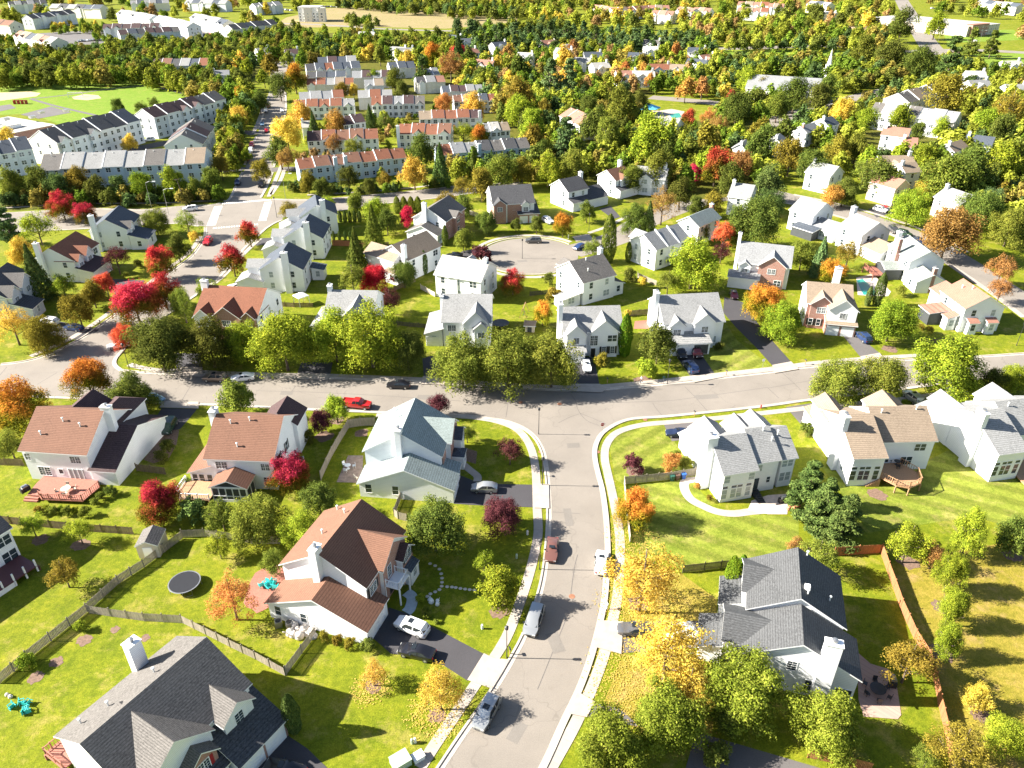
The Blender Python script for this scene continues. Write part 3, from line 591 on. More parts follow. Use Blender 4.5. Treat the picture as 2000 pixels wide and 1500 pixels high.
class House:
    def __init__(s, label, A, B, R=None, D=None, h=5.8, p=0.6, roof='grey', wall=None, name='house', cat='house', group=None, z=0.0, L=None):
        a = P(*A, h); b = P(*B, h); d = b-a; s.L = L or d.length; s.ang = math.atan2(d.y, d.x); ux, uy = math.cos(s.ang), math.sin(s.ang)
        if D is None:
            lo, hi = 1.0, 40.0
            def f(q):
                r = P(*R, h+p*q/2); return -(r.x-a.x)*uy+(r.y-a.y)*ux-q/2
            for i in range(50):
                m = (lo+hi)/2
                if f(lo)*f(m) <= 0: hi = m
                else: lo = m
            D = lo
        s.D = D; s.h = h; s.p = p; s.rc = roof; s.wm = wall or WHITE
        s.o = thing(name, label, cat, (a.x, a.y, 0), s.ang, group)
        s.inv = Matrix.Rotation(-s.ang, 4, 'Z') @ Matrix.Translation((-a.x, -a.y, 0))
        s.walls = {}; s.roofs = {}; s.n = 0; s.cam = s.inv @ Vector((0, 0, CAMH)); s.trim = MB(); s.roofobj = None
    def loc(s, px, z=0.0): return s.inv @ P(*px, z)
    def W(s, m): return s.walls.setdefault(m.name, (m, MB()))[1]
    def Rf(s, c): return s.roofs.setdefault(c, MB())
    def faces(s, x0, x1, y0, y1):
        f = ''
        if s.cam.y < y0: f += 'S'
        if s.cam.y > y1: f += 'N'
        if s.cam.x < x0: f += 'W'
        if s.cam.x > x1: f += 'E'
        return f
    def V(s, x0, x1, y0, y1, h=None, ax='x', p=None, roof=None, wall=None, z0=0.0, win=True, ins=0.35, oh=None):
        """a volume given by its roof edges; ax: ridge along x, along y, hip, flat, or shed rising to N/S/E/W"""
        h = s.h if h is None else h; p = s.p if p is None else p
        e = 0.006*s.n; s.n += 1; h += e; i = ins-e
        rm = s.Rf(roof or s.rc); w = s.W(wall or s.wm); t = 0.17
        X0, X1, Y0, Y1 = x0+i, x1-i, y0+i, y1-i
        if ax in 'xy':
            half = (y1-y0)/2 if ax == 'x' else (x1-x0)/2; top = h+p*half; hw = h+p*i-0.10; tw = top-0.10
            if ax == 'x':
                m = (y0+y1)/2; T = lambda q, r, z: (q, r, z); aa, bb, cc_, dd = x0, x1, y0, y1; A0, A1, C0, C1 = X0, X1, Y0, Y1
            else:
                m = (x0+x1)/2; T = lambda q, r, z: (r, q, z); aa, bb, cc_, dd = y0, y1, x0, x1; A0, A1, C0, C1 = Y0, Y1, X0, X1
            # roof slab (top faces shingles, edges and soffit white)
            vs = []
            for q in (aa, bb): vs += [T(q, cc_, h), T(q, m, top), T(q, dd, h), T(q, cc_, h-t), T(q, m, top-t), T(q, dd, h-t)]
            rm.add(vs, [(0,1,7,6), (1,2,8,7)], 0)
            rm.add(vs, [(3,9,10,4), (4,10,11,5), (0,6,9,3), (2,5,11,8), (0,3,4,1), (1,4,5,2), (6,7,10,9), (7,8,11,10)], 1)
            vs = []
            for q in (A0, A1): vs += [T(q, C0, z0), T(q, C1, z0), T(q, C1, hw), T(q, m, tw), T(q, C0, hw)]
            w.add(vs, [(0,1,2,3,4), (5,9,8,7,6), (0,4,9,5), (1,6,7,2), (4,3,8,9), (3,2,7,8)])
            s.top = top
        elif ax == 'hip':
            wd = min(x1-x0, y1-y0)/2; top = h+p*wd
            if x1-x0 >= y1-y0: r0, r1 = (x0+wd, (y0+y1)/2, top), (x1-wd, (y0+y1)/2, top)
            else: r0, r1 = ((x0+x1)/2, y0+wd, top), ((x0+x1)/2, y1-wd, top)
            vs = [(x0,y0,h),(x1,y0,h),(x1,y1,h),(x0,y1,h),r0,r1]
            if x1-x0 >= y1-y0: fs = [(0,1,5,4),(1,2,5),(2,3,4,5),(3,0,4)]
            else: fs = [(0,1,4),(1,2,5,4),(2,3,5),(3,0,4,5)]
            rm.add(vs, fs, 0); v2 = vs[:4]+[(x,y,h-t) for x,y,_ in vs[:4]]
            rm.add(v2, [(0,4,5,1),(1,5,6,2),(2,6,7,3),(3,7,4,0),(4,7,6,5)], 1)
            w.box(X0, X1, Y0, Y1, z0, h-0.1); s.top = top
        elif ax == 'flat':
            rm.box(x0, x1, y0, y1, h-t, h); w.box(X0, X1, Y0, Y1, z0, h-0.12); s.top = h
        else:      # shed rising towards a side
            d = ax[-1]; run = (y1-y0) if d in 'NS' else (x1-x0); top = h+p*run
            hz = lambda x, y: h+p*{'N': y-y0, 'S': y1-y, 'E': x-x0, 'W': x1-x}[d]
            c = [(x0,y0),(x1,y0),(x1,y1),(x0,y1)]; vs = [(x,y,hz(x,y)) for x,y in c]+[(x,y,hz(x,y)-t) for x,y in c]
            rm.add(vs, [(0,1,2,3)], 0); rm.add(vs, [(4,7,6,5),(0,4,5,1),(1,5,6,2),(2,6,7,3),(3,7,4,0)], 1)
            c = [(X0,Y0),(X1,Y0),(X1,Y1),(X0,Y1)]; vs = [(x,y,z0) for x,y in c]+[(x,y,hz(x,y)-0.1) for x,y in c]
            w.add(vs, [(0,3,2,1),(4,5,6,7),(0,1,5,4),(1,2,6,5),(2,3,7,6),(3,0,4,7)]); s.top = top
        if win:
            rows = [z for z in ((1.0, 3.85) if h-z0 > 5 else (1.0,)) if z > z0]
            if z0 > 2: rows = [z0+0.9]
            if h > 7.5: rows = [1.0, 3.7, 6.4]
            fs = win if isinstance(win, str) else s.faces(X0, X1, Y0, Y1)
            for f in fs:
                ln = (X1-X0) if f in 'SN' else (Y1-Y0); n = max(1, int((ln-1.0)/3.2))
                for r in rows:
                    for k in range(n):
                        u = (X0 if f in 'SN' else Y0)+ln*(k+0.5)/n
                        ww = 1.7 if (k+int(r)+s.n) % 3 == 0 and f in 'SN' else 0.95
                        s.win(f, u, r, ww, 1.45, 'plain' if (k+s.n) % 2 else 'blind', off={'S': Y0, 'N': Y1, 'W': X0, 'E': X1}[f])
        return s
    def at(s, f, u, off, z, out=0.0):
        return {'S': (u, off-out, z), 'N': (u, off+out, z), 'W': (off-out, u, z), 'E': (off+out, u, z)}[f]
    def win(s, f, u, z, w=0.95, h=1.45, style='plain', off=None, shut=None, lab=None):
        fm, pm = win_meshes(w, h, style); e = s.at(f, u, off, z)
        o = ob('window', fm, s.o, e, (0, 0, ROT[f])); ob('pane', pm, o)
        if shut:
            for k in (-1, 1):
                key = ('sh', w, h, shut.name)
                if key not in CACHE: CACHE[key] = MB().box(-0.2, 0.2, -0.04, 0.01, -0.05, h+0.05).mesh('shutter', shut)
                q = ob('shutter', CACHE[key], o, (k*(w/2+0.31), 0, 0))
        if lab: o['label'] = lab
        return s
    def slab(s, name, f, u, z, w, h, mat, off, th=0.06, lab=None, ribs=0):
        m = MB().box(-w/2, w/2, -th, 0.01, 0, h)
        for i in range(1, ribs): m.box(-w/2+0.05, w/2-0.05, -th-0.015, -th+0.002, h*i/ribs-0.02, h*i/ribs+0.02)
        o = m.build(name, mat, s.o); o.location = s.at(f, u, off, z); o.rotation_euler.z = ROT[f]
        if lab: o['label'] = lab
        return o
    def garage(s, f, us, off, w=2.7, h=2.25):
        for u in us: s.slab('garage_door', f, u, 0.02, w, h, TRIM, off, 0.05, ribs=4)
    def door(s, f, u, off, mat=None, z=0.15): 
        o = s.slab('front_door', f, u, z, 1.0, 2.1, mat or BLACK, off, 0.07)
        MB().box(-0.6, -0.5, -0.10, 0.01, 0, 2.2).box(0.5, 0.6, -0.10, 0.01, 0, 2.2).box(-0.6, 0.6, -0.10, 0.01, 2.1, 2.2).build('door_frame', TRIM, o)
    def brick(s, f, x0, x1, z0, z1, off, gable=None, mat=None):
        m = MB(); w = x1-x0; poly = [(-w/2, 0), (w/2, 0), (w/2, z1-z0)]+([(0, z1-z0+gable)] if gable else [])+[(-w/2, z1-z0)]
        n = len(poly); vs = [(x, -0.05, z) for x, z in poly]+[(x, 0.05, z) for x, z in poly]
        m.add(vs, [tuple(range(n)), tuple(range(n, 2*n))[::-1]]+[(i, i+n, (i+1) % n+n, (i+1) % n) for i in range(n)])
        o = m.build('brick_facade', mat or BRICK, s.o); o.location = s.at(f, (x0+x1)/2, off, z0); o.rotation_euler.z = ROT[f]
    def chim(s, x, y, z=None, w=1.5, d=0.9, mat=None, z0=0.0):
        z = z or s.top0+0.7
        m = MB().box(-w/2, w/2, -d/2, d/2, z0, z); m.box(-w/2-0.08, w/2+0.08, -d/2-0.08, d/2+0.08, z, z+0.12, 1)
        c = ob('chimney', m.mesh('chimney', [mat or s.wm, TRIM]), s.o, (x, y, 0))
        MB().lathe([(0.22, 0), (0.22, 0.28), (0.34, 0.3), (0.34, 0.42), (0.05, 0.5)], 10, (0, 0, z+0.12)).build('flue', METAL, c); return s
    def vents(s, pts):
        for x, y in pts:
            y2 = min(y, s.D-y); z = s.h+s.p*y2
            m = MB().lathe([(0.09, -0.2), (0.09, 0.55), (0.17, 0.57), (0.17, 0.72), (0.04, 0.78)], 8)
            o = m.build('vent_pipe', PALE, s.o); o.location = (x, y, z)
        return s
    def rail(s, pts, z, mat, name='deck_railing', parent=None):
        m = MB()
        for a, b in zip(pts, pts[1:]):
            a = Vector((*a, z)); b = Vector((*b, z)); n = max(1, int((b-a).length/0.35))
            m.bar(a+Vector((0,0,1.0)), b+Vector((0,0,1.0)), 0.10, 0.07); m.bar(a+Vector((0,0,0.15)), b+Vector((0,0,0.15)), 0.06)
            for i in range(n+1):
                q = a.lerp(b, i/n); m.bar(q, q+Vector((0,0,1.0 if i % 5 else 1.12)), 0.05 if i % 5 and i < n else 0.13)
        return m.build(name, mat, parent or s.o)
    def deck(s, poly, z, mat, rails=None, legs=True):
        m = MB().prism(poly, z-0.18, z)
        if legs:
            for x, y in poly: m.box(x-0.09, x+0.09, y-0.09, y+0.09, 0, z-0.18)
        d = m.build('deck', mat, s.o)
        if rails: s.rail(rails, z, mat, parent=d)
        return d
    def end(s):
        for m, mb in s.walls.values(): mb.build('wall', m, s.o)
        for c, mb in s.roofs.items(): mb.build('roof', [RF[c], TRIM], s.o)
        return s
    def main(s, **k): 
        s.V(0, s.L, 0, s.D, **k); s.top0 = s.top; return s

# --- the large house at the lower left
h = House('large white house with weathered dark roof and brick gable in the lower left corner', z1(1035,725), z1(310,1315), D=12.6, roof='wdark', p=0.58)
h.main(win='S'); h.V(9.6, h.L+0.1, 7.0, 13.4, 5.8, 'y', 0.6, 'wdark', win=False) if False else None
h.V(5.9, 14.2, 5.0, 13.6, 5.8, 'y', 0.78, 'wdark', win=False); h.V(6.6, 10.6, 9.0, 14.9, 4.6, 'y', 0.85, 'wdark', win=False)
h.brick('N', 6.95, 10.25, 0, 4.7, 14.55, gable=1.5); h.win('N', 8.6, 3.1, 1.3, 1.5, 'grid', 14.6, REDP, 'window with red shutters in the brick gable')
h.V(1.0, 5.4, 7.0, 14.2, 5.6, 'y', 0.8, 'wdark', win=False, z0=2.6); h.win('N', 3.2, 3.9, 1.0, 1.6, 'grid', 13.85, TRIM)
h.V(-0.3, 6.6, 10.8, 17.2, 2.75, 'shedS', 0.38, 'dark', win=False); h.brick('N', 0.05, 6.25, 0, 2.6, 16.87); h.garage('N', (1.7, 4.7), 16.93)
h.V(6.4, 12.6, 12.4, 15.8, 2.7, 'shedS', 0.35, 'dark', win=False)
h.chim(5.0, 0.3, 9.9, 1.5, 1.2); h.vents([(5.6, 4.4), (10.5, 3.4), (13.0, 2.2)])
h.deck([(13.0, -3.2), (15.6, -3.2), (15.6, 0.2), (13.0, 0.2)], 1.0, REDWOOD, [(13.0, 0.1), (13.0, -3.1), (15.5, -3.1), (15.5, 0.1)])
h.end()
# --- brown-roofed house in the centre foreground
h = House('white house with brown roof, brick front and balcony facing the two driveway cars', (633,997), z2(130,310), D=12.9, roof='brown')
h.main(win='S'); h.V(10.9, 15.3, -0.1, 14.8, 2.7, 'x', 0.42, win=False); h.V(9.3, 11.6, 12.2, 14.7, 2.72, 'shedS', 0.35, win=False)
h.win('E', 1.6, 0.9, 0.85, 1.5, 'plain', 14.95); h.win('E', 5.4, 0.9, 0.85, 1.5, 'plain', 14.95)
h.garage('N', (10.9, 13.5), 14.45, 2.4)
h.V(1.0, 8.2, 5.5, 13.6, 5.8, 'y', 0.78, win=False); h.V(1.0, 4.6, 11, 14.6, 4.6, 'y', 0.9, 'plum', win=False)
h.brick('N', 0.6, 10.6, 0, 5.5, 12.72); h.brick('N', 1.4, 7.8, 0, 5.55, 13.3, gable=2.2); h.brick('N', 1.35, 4.25, 0, 4.6, 14.27, gable=1.2)
h.win('N', 9.7, 3.6, 1.6, 1.4, 'grid', 12.78, BLACK); h.win('N', 6.3, 3.4, 0.9, 1.9, 'grid', 13.37); h.win('N', 2.8, 3.6, 1.7, 1.5, 'grid', 14.33, BLACK)
h.slab('front_door', 'N', 6.2, 0.4, 1.0, 2.1, BLACK, 13.37); h.deck([(4.9, 13.3), (7.7, 13.3), (7.7, 15.4), (4.9, 15.4)], 2.9, TRIM, [(5.0, 13.4), (5.0, 15.3), (7.6, 15.3), (7.6, 13.4)])
h.V(1.6, 4.2, 14.0, 15.4, 2.5, 'shedS', 0.5, 'slate', win='N', ins=0.15)
h.chim(11.3, 6.1, 10.6, 1.5, 1.0); h.vents([(6.5, 4.0), (2.6, 5.2), (1.0, 3.0)])
for x in (15.3, 15.35):
    pass
h.end()
# --- grey-green roofed corner house
h = House('white house with grey green roof at the street corner behind the silver hatchback', z6(905,600), z6(775,870), D=13.0, roof='teal')
h.main(win=False); h.V(10.1, 15.0, 0.0, 15.6, 2.7, 'x', 0.42, win=False); h.V(7.8, 10.7, 12.4, 15.5, 2.72, 'shedS', 0.32, win=False)
h.win('E', 1.8, 0.9, 0.95, 1.6, 'plain', 14.65); h.win('E', 6.1, 0.9, 0.95, 1.6, 'plain', 14.65)
h.V(0.3, 7.0, 5.0, 13.8, 5.8, 'y', 0.8, win=False); h.V(0.6, 4.4, 12.4, 15.0, 4.7, 'y', 0.8, 'slate', win=False); h.brick('N', 0.7, 6.6, 0, 5.6, 13.47, gable=2.4)
h.brick('N', 7.4, 9.7, 0, 5.4, 12.8); h.V(3.5, 6.2, 13.0, 15.6, 2.6, 'hip', 0.5, 'slate', win='N', ins=0.2); h.win('N', 2.0, 3.7, 1.6, 1.4, 'grid', 14.68, BLACK)
h.garage('N', (12.4,), 15.28, 4.0); h.door('N', 7.6, 12.9)
h.chim(10.6, 6.2, 10.5, 1.5, 0.9); h.vents([(4.4, 4.6), (1.5, 3.2)])
h.end()
# --- left pair of brown roofs
h = House('white house with brown roof behind the red deck at the left edge', z5(125,865), z5(635,900), D=13.6, roof='brown', p=0.6)
h.main(win=False); h.V(11.0, 15.8, -0.2, 16.4, 2.9, 'x', 0.42, 'plum', win=False); h.V(6.2, 12.1, 8.5, 17.4, 5.7, 'hip', 0.6, 'plum', win=False)  # darker shingle on wing and hip: the main house's shade put into roof colour
for u, w in ((1.1, 0.9), (9.2, 1.7)): h.win('S', u, 3.9, w, 1.2, 'grid', 0.35)
h.win('S', 3.2, 1.0, 2.0, 1.6, 'grid', 0.35); h.win('S', 6.0, 1.5, 0.7, 0.9, 'plain', 0.35)
for u in (12.6, 13.7, 14.8): h.win('S', u, 0.8, 0.85, 1.5, 'grid', 0.27)
h.win('E', 3.0, 0.9, 0.8, 1.7, 'grid', 15.25); h.win('E', 6.8, 0.9, 0.8, 1.7, 'grid', 15.25)
h.V(0.5, 7.5, 9.5, 15.5, 5.8, 'y', 0.7, 'plum', win=False)  # front gable's shadow side put into its darker roof colour
o = h.slab('patio_door', 'S', 8.6, 0.5, 2.6, 2.1, GLASSB, 0.35, 0.05)
for i in range(4): MB().box(-1.3+0.8*i, -1.2+0.8*i, -0.09, 0.0, 0, 2.15).build('door_frame', TRIM, o)
h.chim(11.9, 7.2, 10.4, 1.6, 0.9); h.vents([(2.8, 2.6), (5.6, 4.8), (8.8, 4.2)])
d = h.deck([(2.6, -1.6), (2.6, 0.3), (11.8, 0.3), (13.2, -1.2), (12.6, -4.9), (6.0, -5.2), (5.0, -4.4), (3.0, -4.4)], 0.75, REDWOOD, [(13.1, -1.2), (12.5, -4.8), (6.1, -5.1), (5.1, -4.4)], False)
MB().box(2.7, 5.0, -5.2, -4.4, 0, 0.25).box(2.7, 5.0, -4.85, -4.41, 0.25, 0.5).build('steps', REDWOOD, d)
h.end()
h = House('white house with brown roof and white framed screened porch beside the red maple', z5(1485,925), z6(130,945), D=13.6, roof='brown')
h.main(win=False); h.V(-3.3, 0.9, 0.0, 12.4, 2.9, 'shedE', 0.35, win=False)
h.win('S', 2.6, 3.8, 1.8, 1.3, 'grid', 0.35); h.win('S', 9.6, 3.8, 1.3, 1.2, 'grid', 0.35); h.win('S', 9.9, 0.8, 1.8, 1.6, 'grid', 0.35)
for v in (3.0, 6.5): h.win('E', v, 3.4, 0.85, 1.7, 'plain', h.L-0.35, BLACK)
for u in (-2.2, -1.1, 0.2): h.win('S', u, 0.8, 0.8, 1.7, 'plain', 0.33)
h.V(5.5, 12.0, 10.0, 15.6, 5.8, 'y', 0.72, 'plum', win=False); h.V(1.6, 7.8, -3.4, 0.5, 2.9, 'y', 0.45, win=False, wall=SCREEN)
pf = MB()
for i in range(6): pf.box(1.95+i*1.09-0.08, 1.95+i*1.09+0.08, -3.12, -2.98, 0, 2.9)
for i in range(3): pf.box(7.38, 7.52, -3.0+i*1.4, -2.84+i*1.4, 0, 2.9)
pf.box(1.9, 7.5, -3.14, -2.96, 2.6, 2.95).box(1.9, 7.5, -3.14, -2.96, 0, 0.5).box(1.9, 7.5, -3.14, -2.96, 1.1, 1.2); pf.build('porch_frame', TRIM, h.o)
d = h.deck([(-2.8, -4.4), (1.9, -4.4), (1.9, 0.2), (-3.8, 0.2), (-3.8, -3.0)], 1.3, WOOD); h.rail([(1.9, -4.3), (-2.8, -4.3), (-3.7, -3.0), (-3.7, 0.1)], 1.3, TRIM, parent=d)
h.chim(-0.3, 7.0, 10.4, 1.0, 1.6); h.vents([(3.0, 5.4), (6.0, 5.9), (5.0, 2.0)])
h.end()
# --- white house with plum deck at the left edge
h = House('white house with plum deck cut by the left edge of the picture', (-205,1170), (25,1030), D=11.0, roof='dark')
h.main(win=False)
for u in (h.L-1.6, h.L-5.0, h.L-9.0): h.win('S', u, 3.6, 1.9, 1.5, 'plain', 0.35); h.win('S', u, 0.8, 1.9, 1.7, 'plain', 0.35)
d = h.deck([(h.L-8.5, -3.9), (h.L-0.5, -3.9), (h.L-0.5, 0.2), (h.L-8.5, 0.2)], 1.0, PLUMW)
m = MB()
for i in range(6): m.box(h.L-8.5+i*1.55-0.1, h.L-8.5+i*1.55+0.1, -3.9, -3.7, 0, 2.1)
m.box(h.L-8.4, h.L-4, -3.88, -3.72, 0, 0.9).build('deck_posts', TRIM, d)
h.end()
# --- right-hand row of grey and tan roofs
def rightrow(label, A, B, D, roof, L2, deckk=0):
    h = House(label, A, B, D=D, roof=roof); h.main(win=False, z0=-0.5)
    L = h.L
    return h
h = House('white house with light grey roof and curved stone path behind the paved terrace', z7(1530,1015), z8(245,925), D=10.6, roof='lgrey', p=0.62)
L = h.L; h.V(0, 6.1, -0.9, 10.0, 5.6, 'x', win=False); h.V(6.15, 10.6, 0.3, 10.4, 5.9, 'x', win=False); h.V(10.65, L, 0.6, 10.2, 5.6, 'x', win=False); h.top0 = 9
h.V(-0.1, 5.5, 9.5, 15.0, 2.9, 'y', 0.4, win=False); h.V(0.2, 5.6, 7, 12.4, 5.8, 'y', 0.68, win=False); h.V(5.9, 10.5, 6, 12.2, 5.8, 'y', 0.75, win=False); h.V(8.0, 14.0, 6, 12.0, 5.8, 'y', 0.75, win=False)
for u in (1.0, 5.1): h.win('S', u, 3.8, 0.95, 1.25, 'blind', -0.55)
for u in (0.9, 2.4, 3.4, 4.9): h.win('S', u, 0.7, 0.85, 1.7, 'blind', -0.55); h.win('S', u, 2.65, 0.85, 0.45, 'plain', -0.55)
h.win('S', 7.1, 4.1, 0.8, 1.2, 'blind', 0.65); h.slab('back_door', 'S', 6.9, 0.6, 0.95, 2.1, GLASS, 0.65); h.win('S', 9.0, 1.6, 0.6, 1.1, 'plain', 0.65)
for u in (11.6, 12.6): h.win('S', u, 4.0, 0.85, 1.25, 'blind', 0.95); h.win('S', u, 1.2, 0.85, 1.6, 'blind', 0.95)
h.chim(-0.2, 4.2, 9.7, 1.7, 2.0); h.vents([(9.2, 4.8), (10.0, 3.2), (11.4, 4.0)])
st = MB()
for i in range(6): st.box(6.2, 7.4, -2.2+i*0.45, -1.72+i*0.45, 0, 0.12+i*0.1)
d = st.build('back_steps', DMETAL, h.o); h.end()
for i, (lab, A, B, roof) in enumerate((('white house with tan grey roof behind the new wooden deck on the right', z8(860,805), z8(1250,795), 'tan'), ('white house with light grey roof at the right edge beyond the wooden deck house', (1990,851), (2092,838), 'lgrey'))):
    h = House(lab, A, B, D=11.4, roof=roof)
    L = h.L = 8.8 if i == 0 else 8.8; h.V(-1.2, L, 0, 11.0, 5.8, 'x', win=False); h.V(-6.9, -1.2, -3.9, 11.0, 5.6, 'x', 0.46, win=False); h.top0 = 9.2
    h.V(-7.0, -2.6, 6.5, 13.4, 5.8, 'y', 0.7, win=False); h.V(1.8, 8.4, 7, 13.0, 5.8, 'y', 0.62, win=False); h.V(-7.1, -2.4, 11.5, 15.5, 2.9, 'y', 0.35, win=False)
    m = MB().box(-1.35, -1.1, -0.1, 5.6, 5.6, 9.5)
    for u in (-6.1, -4.8, -3.9, -2.4): h.win('S', u, 1.2, 0.85, 1.8, 'plain', -3.55); h.win('S', u, 3.3, 0.85, 0.5, 'plain', -3.55)
    h.win('S', -0.4, 3.7, 0.8, 1.3, 'plain', 0.35); h.win('S', 6.3, 3.8, 1.8, 1.3, 'plain', 0.35); h.win('S', 4.6, 1.0, 1.9, 1.6, 'plain', 0.35); h.win('S', 1.3, 1.6, 0.7, 0.9, 'plain', 0.35)
    h.slab('patio_door', 'S', -0.4, 0.6, 1.5, 2.1, GLASSB, 0.35)
    for v in (-2.6, -0.8): h.win('W', v, 1.2, 0.8, 1.6, 'blind', -6.55)
    h.chim(-6.9, 1.6, 10.3, 0.9, 1.9); h.vents([(0.8, 4.6), (6.8, 5.0)])
    if i == 0:
        d = h.deck([(-1.4, -3.4), (0.2, -5.6), (2.0, -6.3), (4.4, -5.2), (5.2, -2.6), (3.6, 0.2), (-1.4, 0.2)], 1.5, WOOD, [(-1.3, -3.4), (0.2, -5.5), (2.0, -6.2), (4.4, -5.1), (5.1, -2.6), (3.6, 0.1)])
        m = MB()
        for k in range(6): m.box(-3.6+k*0.35, -3.2+k*0.35, -3.9, -2.7, 0, 0.2+k*0.22)
        m.build('steps', WOOD, d)
    else:
        h.deck([(-2.0, -6.5), (3.0, -6.5), (3.0, 0.2), (-1.4, 0.2), (-1.4, -3.4)], 0.5, WOOD)
    h.end()
# --- dark-roofed house at the lower right
h = House('white house with dark grey roof and patio at the lower right inside the orange fence', z4(465,690), z4(425,375), D=11.6, roof='mid', p=0.6)
L = h.L; h.main(win=False); h.V(-6.2, 0.0, -1.3, 12.6, 4.6, 'x', 0.55, win=False)
h.V(2.8, 9.0, 5, 12.2, 5.8, 'y', 0.6, 'mid', win=False); h.V(-4.9, 1.2, 5, 14.2, 4.9, 'y', 0.6, 'mid', win=False); h.V(2.9, 8.0, 10.5, 14.6, 2.8, 'shedS', 0.3, 'mid', win=False); h.V(-4.4, 0.9, 13.0, 16.8, 2.6, 'shedS', 0.3, 'mid', win=False)
h.win('W', 6.2, 3.7, 1.0, 1.4, 'grid', -5.85); h.win('W', 3.9, 0.9, 0.9, 1.7, 'plain', -5.85); h.win('W', 2.7, 0.9, 0.9, 1.7, 'plain', -5.85); h.win('W', 8.6, 0.9, 0.9, 1.7, 'plain', -5.85)
for v in (-0.3, 0.6): h.win('W', v, 0.6, 0.8, 1.8, 'plain', -5.85)
h.win('S', 1.6, 0.9, 1.4, 1.5, 'plain', 0.35); h.V(0.3, 2.6, -0.9, 0.6, 2.6, 'hip', 0.5, win='S', ins=0.15)
h.chim(-6.1, 2.7, 9.6, 1.0, 1.8); h.vents([(8.6, 4.6), (1.6, 4.9), (3.0, 2.0)])
MB().box(-0.3, 0.3, -0.3, 0.3, 0, 0.9).build('roof_vent', TRIM, h.o).location = (2.3, 5.0, 8.5)
h.V(-7.4, -5.2, -1.35, 1.2, 2.9, 'flat', 0.1, win=False) if False else None
h.end()

# --- houses north of the main street
def fgable(h, u, w, hh=None, p=0.72, proj=1.0, back=None, roof=None, win=True, z0=0.0, wall=None, ww=1.4):
    """gable facing the camera"""
    p *= 1.28; hh = hh or h.h; h.V(u-w/2, u+w/2, -proj, back or h.D/2, hh, 'y', p, roof, wall, win=False, z0=z0)
    if win: h.win('S', u, (hh-1.95) if hh > 4 else 1.0, ww, 1.25, 'grid', -proj+0.35-0.006*h.n)
h = House('brick house with red brown roof and two dark gables behind the left street trees', a1(1510,1060), a1(2010,1090), R=a2(90,850), roof='redb', wall=WHITE)
h.main(win='E'); h.brick('S', 0.5, h.L-0.5, 0, 5.6, 0.33); fgable(h, 2.4, 4.6, 5.6, 0.7, 1.0, win=True); fgable(h, 7.6, 7.0, 5.8, 0.6, 0.9, wall=BRICK, ww=1.9)
fgable(h, 12.4, 3.6, 5.8, 0.7, 0.6, wall=BRICK); h.chim(0.3, 6.5, 11.0); h.end()
h = House('grey roofed white house with one blue shaded gable behind the lime street trees', (631,619), (730,621), R=(736,567), roof='lgrey')
h.main(win='SE'); fgable(h, 7.0, 6.6, 5.8, 0.75, 1.4); h.V(-3.6, 0.5, 1, 11, 2.9, 'shedE', 0.3, win=False); h.chim(0.4, 6.2, 10.4, 0.9, 1.2); h.end()
h = House('grey roofed white house with dark sided gable behind the olive street trees', (861,630), (960,631), R=(961,574), roof='lgrey')
h.main(win='E'); fgable(h, 7.4, 5.6, 5.8, 0.8, 1.0); fgable(h, 8.6, 3.6, 4.9, 0.7, 1.8); h.V(-3.8, 0.5, 0, 10.5, 3.0, 'shedE', 0.3); h.win('S', 2.2, 3.7, 1.7, 1.3, 'grid', 0.35); h.chim(-0.2, 5.6, 9.4, 0.8, 0.9); h.garage('S', (-2.0,), 0.3, 2.6); h.end()
h = House('white house with pale almost white roof behind the fenced lawns in the centre', (846,536), (940,551), R=(952,510), roof='white')
h.main(); fgable(h, 5, 3.2, 5.8, 0.1, 0.25, back=0.6, win=False); h.V(3, 7, 6, 12, 5.8, 'y', 0.7, win=False); h.chim(11.6, 5.0, 9.6, 0.9, 1.2); h.end()
h = House('white house with grey twin gables and tall chimney left of the arborvitae', (1100,650), (1219,646), R=(1170,597), roof='lgrey')
L = h.L; h.main(win='W'); fgable(h, 2.6, 4.6, 5.8, 0.75, 1.6, ww=1.1); fgable(h, 8.6, 6.2, 5.8, 0.7, 0.8, win=False)
h.win('S', 6.4, 2.9, 1.5, 2.2, 'grid', -0.5, lab='tall arched window over the front door'); h.door('S', 6.3, -0.5); h.win('S', 8.6, 0.9, 0.8, 1.6, 'grid', -0.5, BLACK); h.win('S', 10.4, 0.9, 0.8, 1.6, 'grid', -0.5, BLACK); h.win('S', 10.2, 3.7, 1.9, 1.4, 'plain', -0.5)
h.V(0.6, 4.6, -3.2, 0.4, 2.8, 'shedN', 0.3, win=False); h.garage('S', (2.6,), -2.85, 3.2); h.chim(-0.3, 3.4, 10.8, 0.9, 1.6); h.end()
h = House('white house with grey roof, porch and garage behind the parked dark cars', (1296,634), (1418,628), R=(1350,573), roof='lgrey')
L = h.L; h.main(win='WE'); fgable(h, 2.9, 3.8, 5.4, 0.72, 1.0, ww=1.5); fgable(h, 8.9, 5.2, 5.8, 0.7, 0.9, ww=1.3); h.V(1.0, 9.8, -3.6, 0.3, 2.8, 'shedN', 0.25, win=False)
h.garage('S', (3.2,), -3.25, 4.4); h.win('S', 11.6, 0.8, 0.8, 1.5, 'blind', 0.35); h.slab('porch_shade_panel', 'S', 7.6, 0.1, 3.0, 2.2, SCREEN, -3.25); h.chim(-0.4, 5.6, 10.8, 0.9, 1.8); h.end()  # dark panel on the porch front paints the shade inside the opening
h = House('brick house with tan roof and double garage behind the blue suv', (1575,592), (1668,600), R=(1640,554), roof='tan')
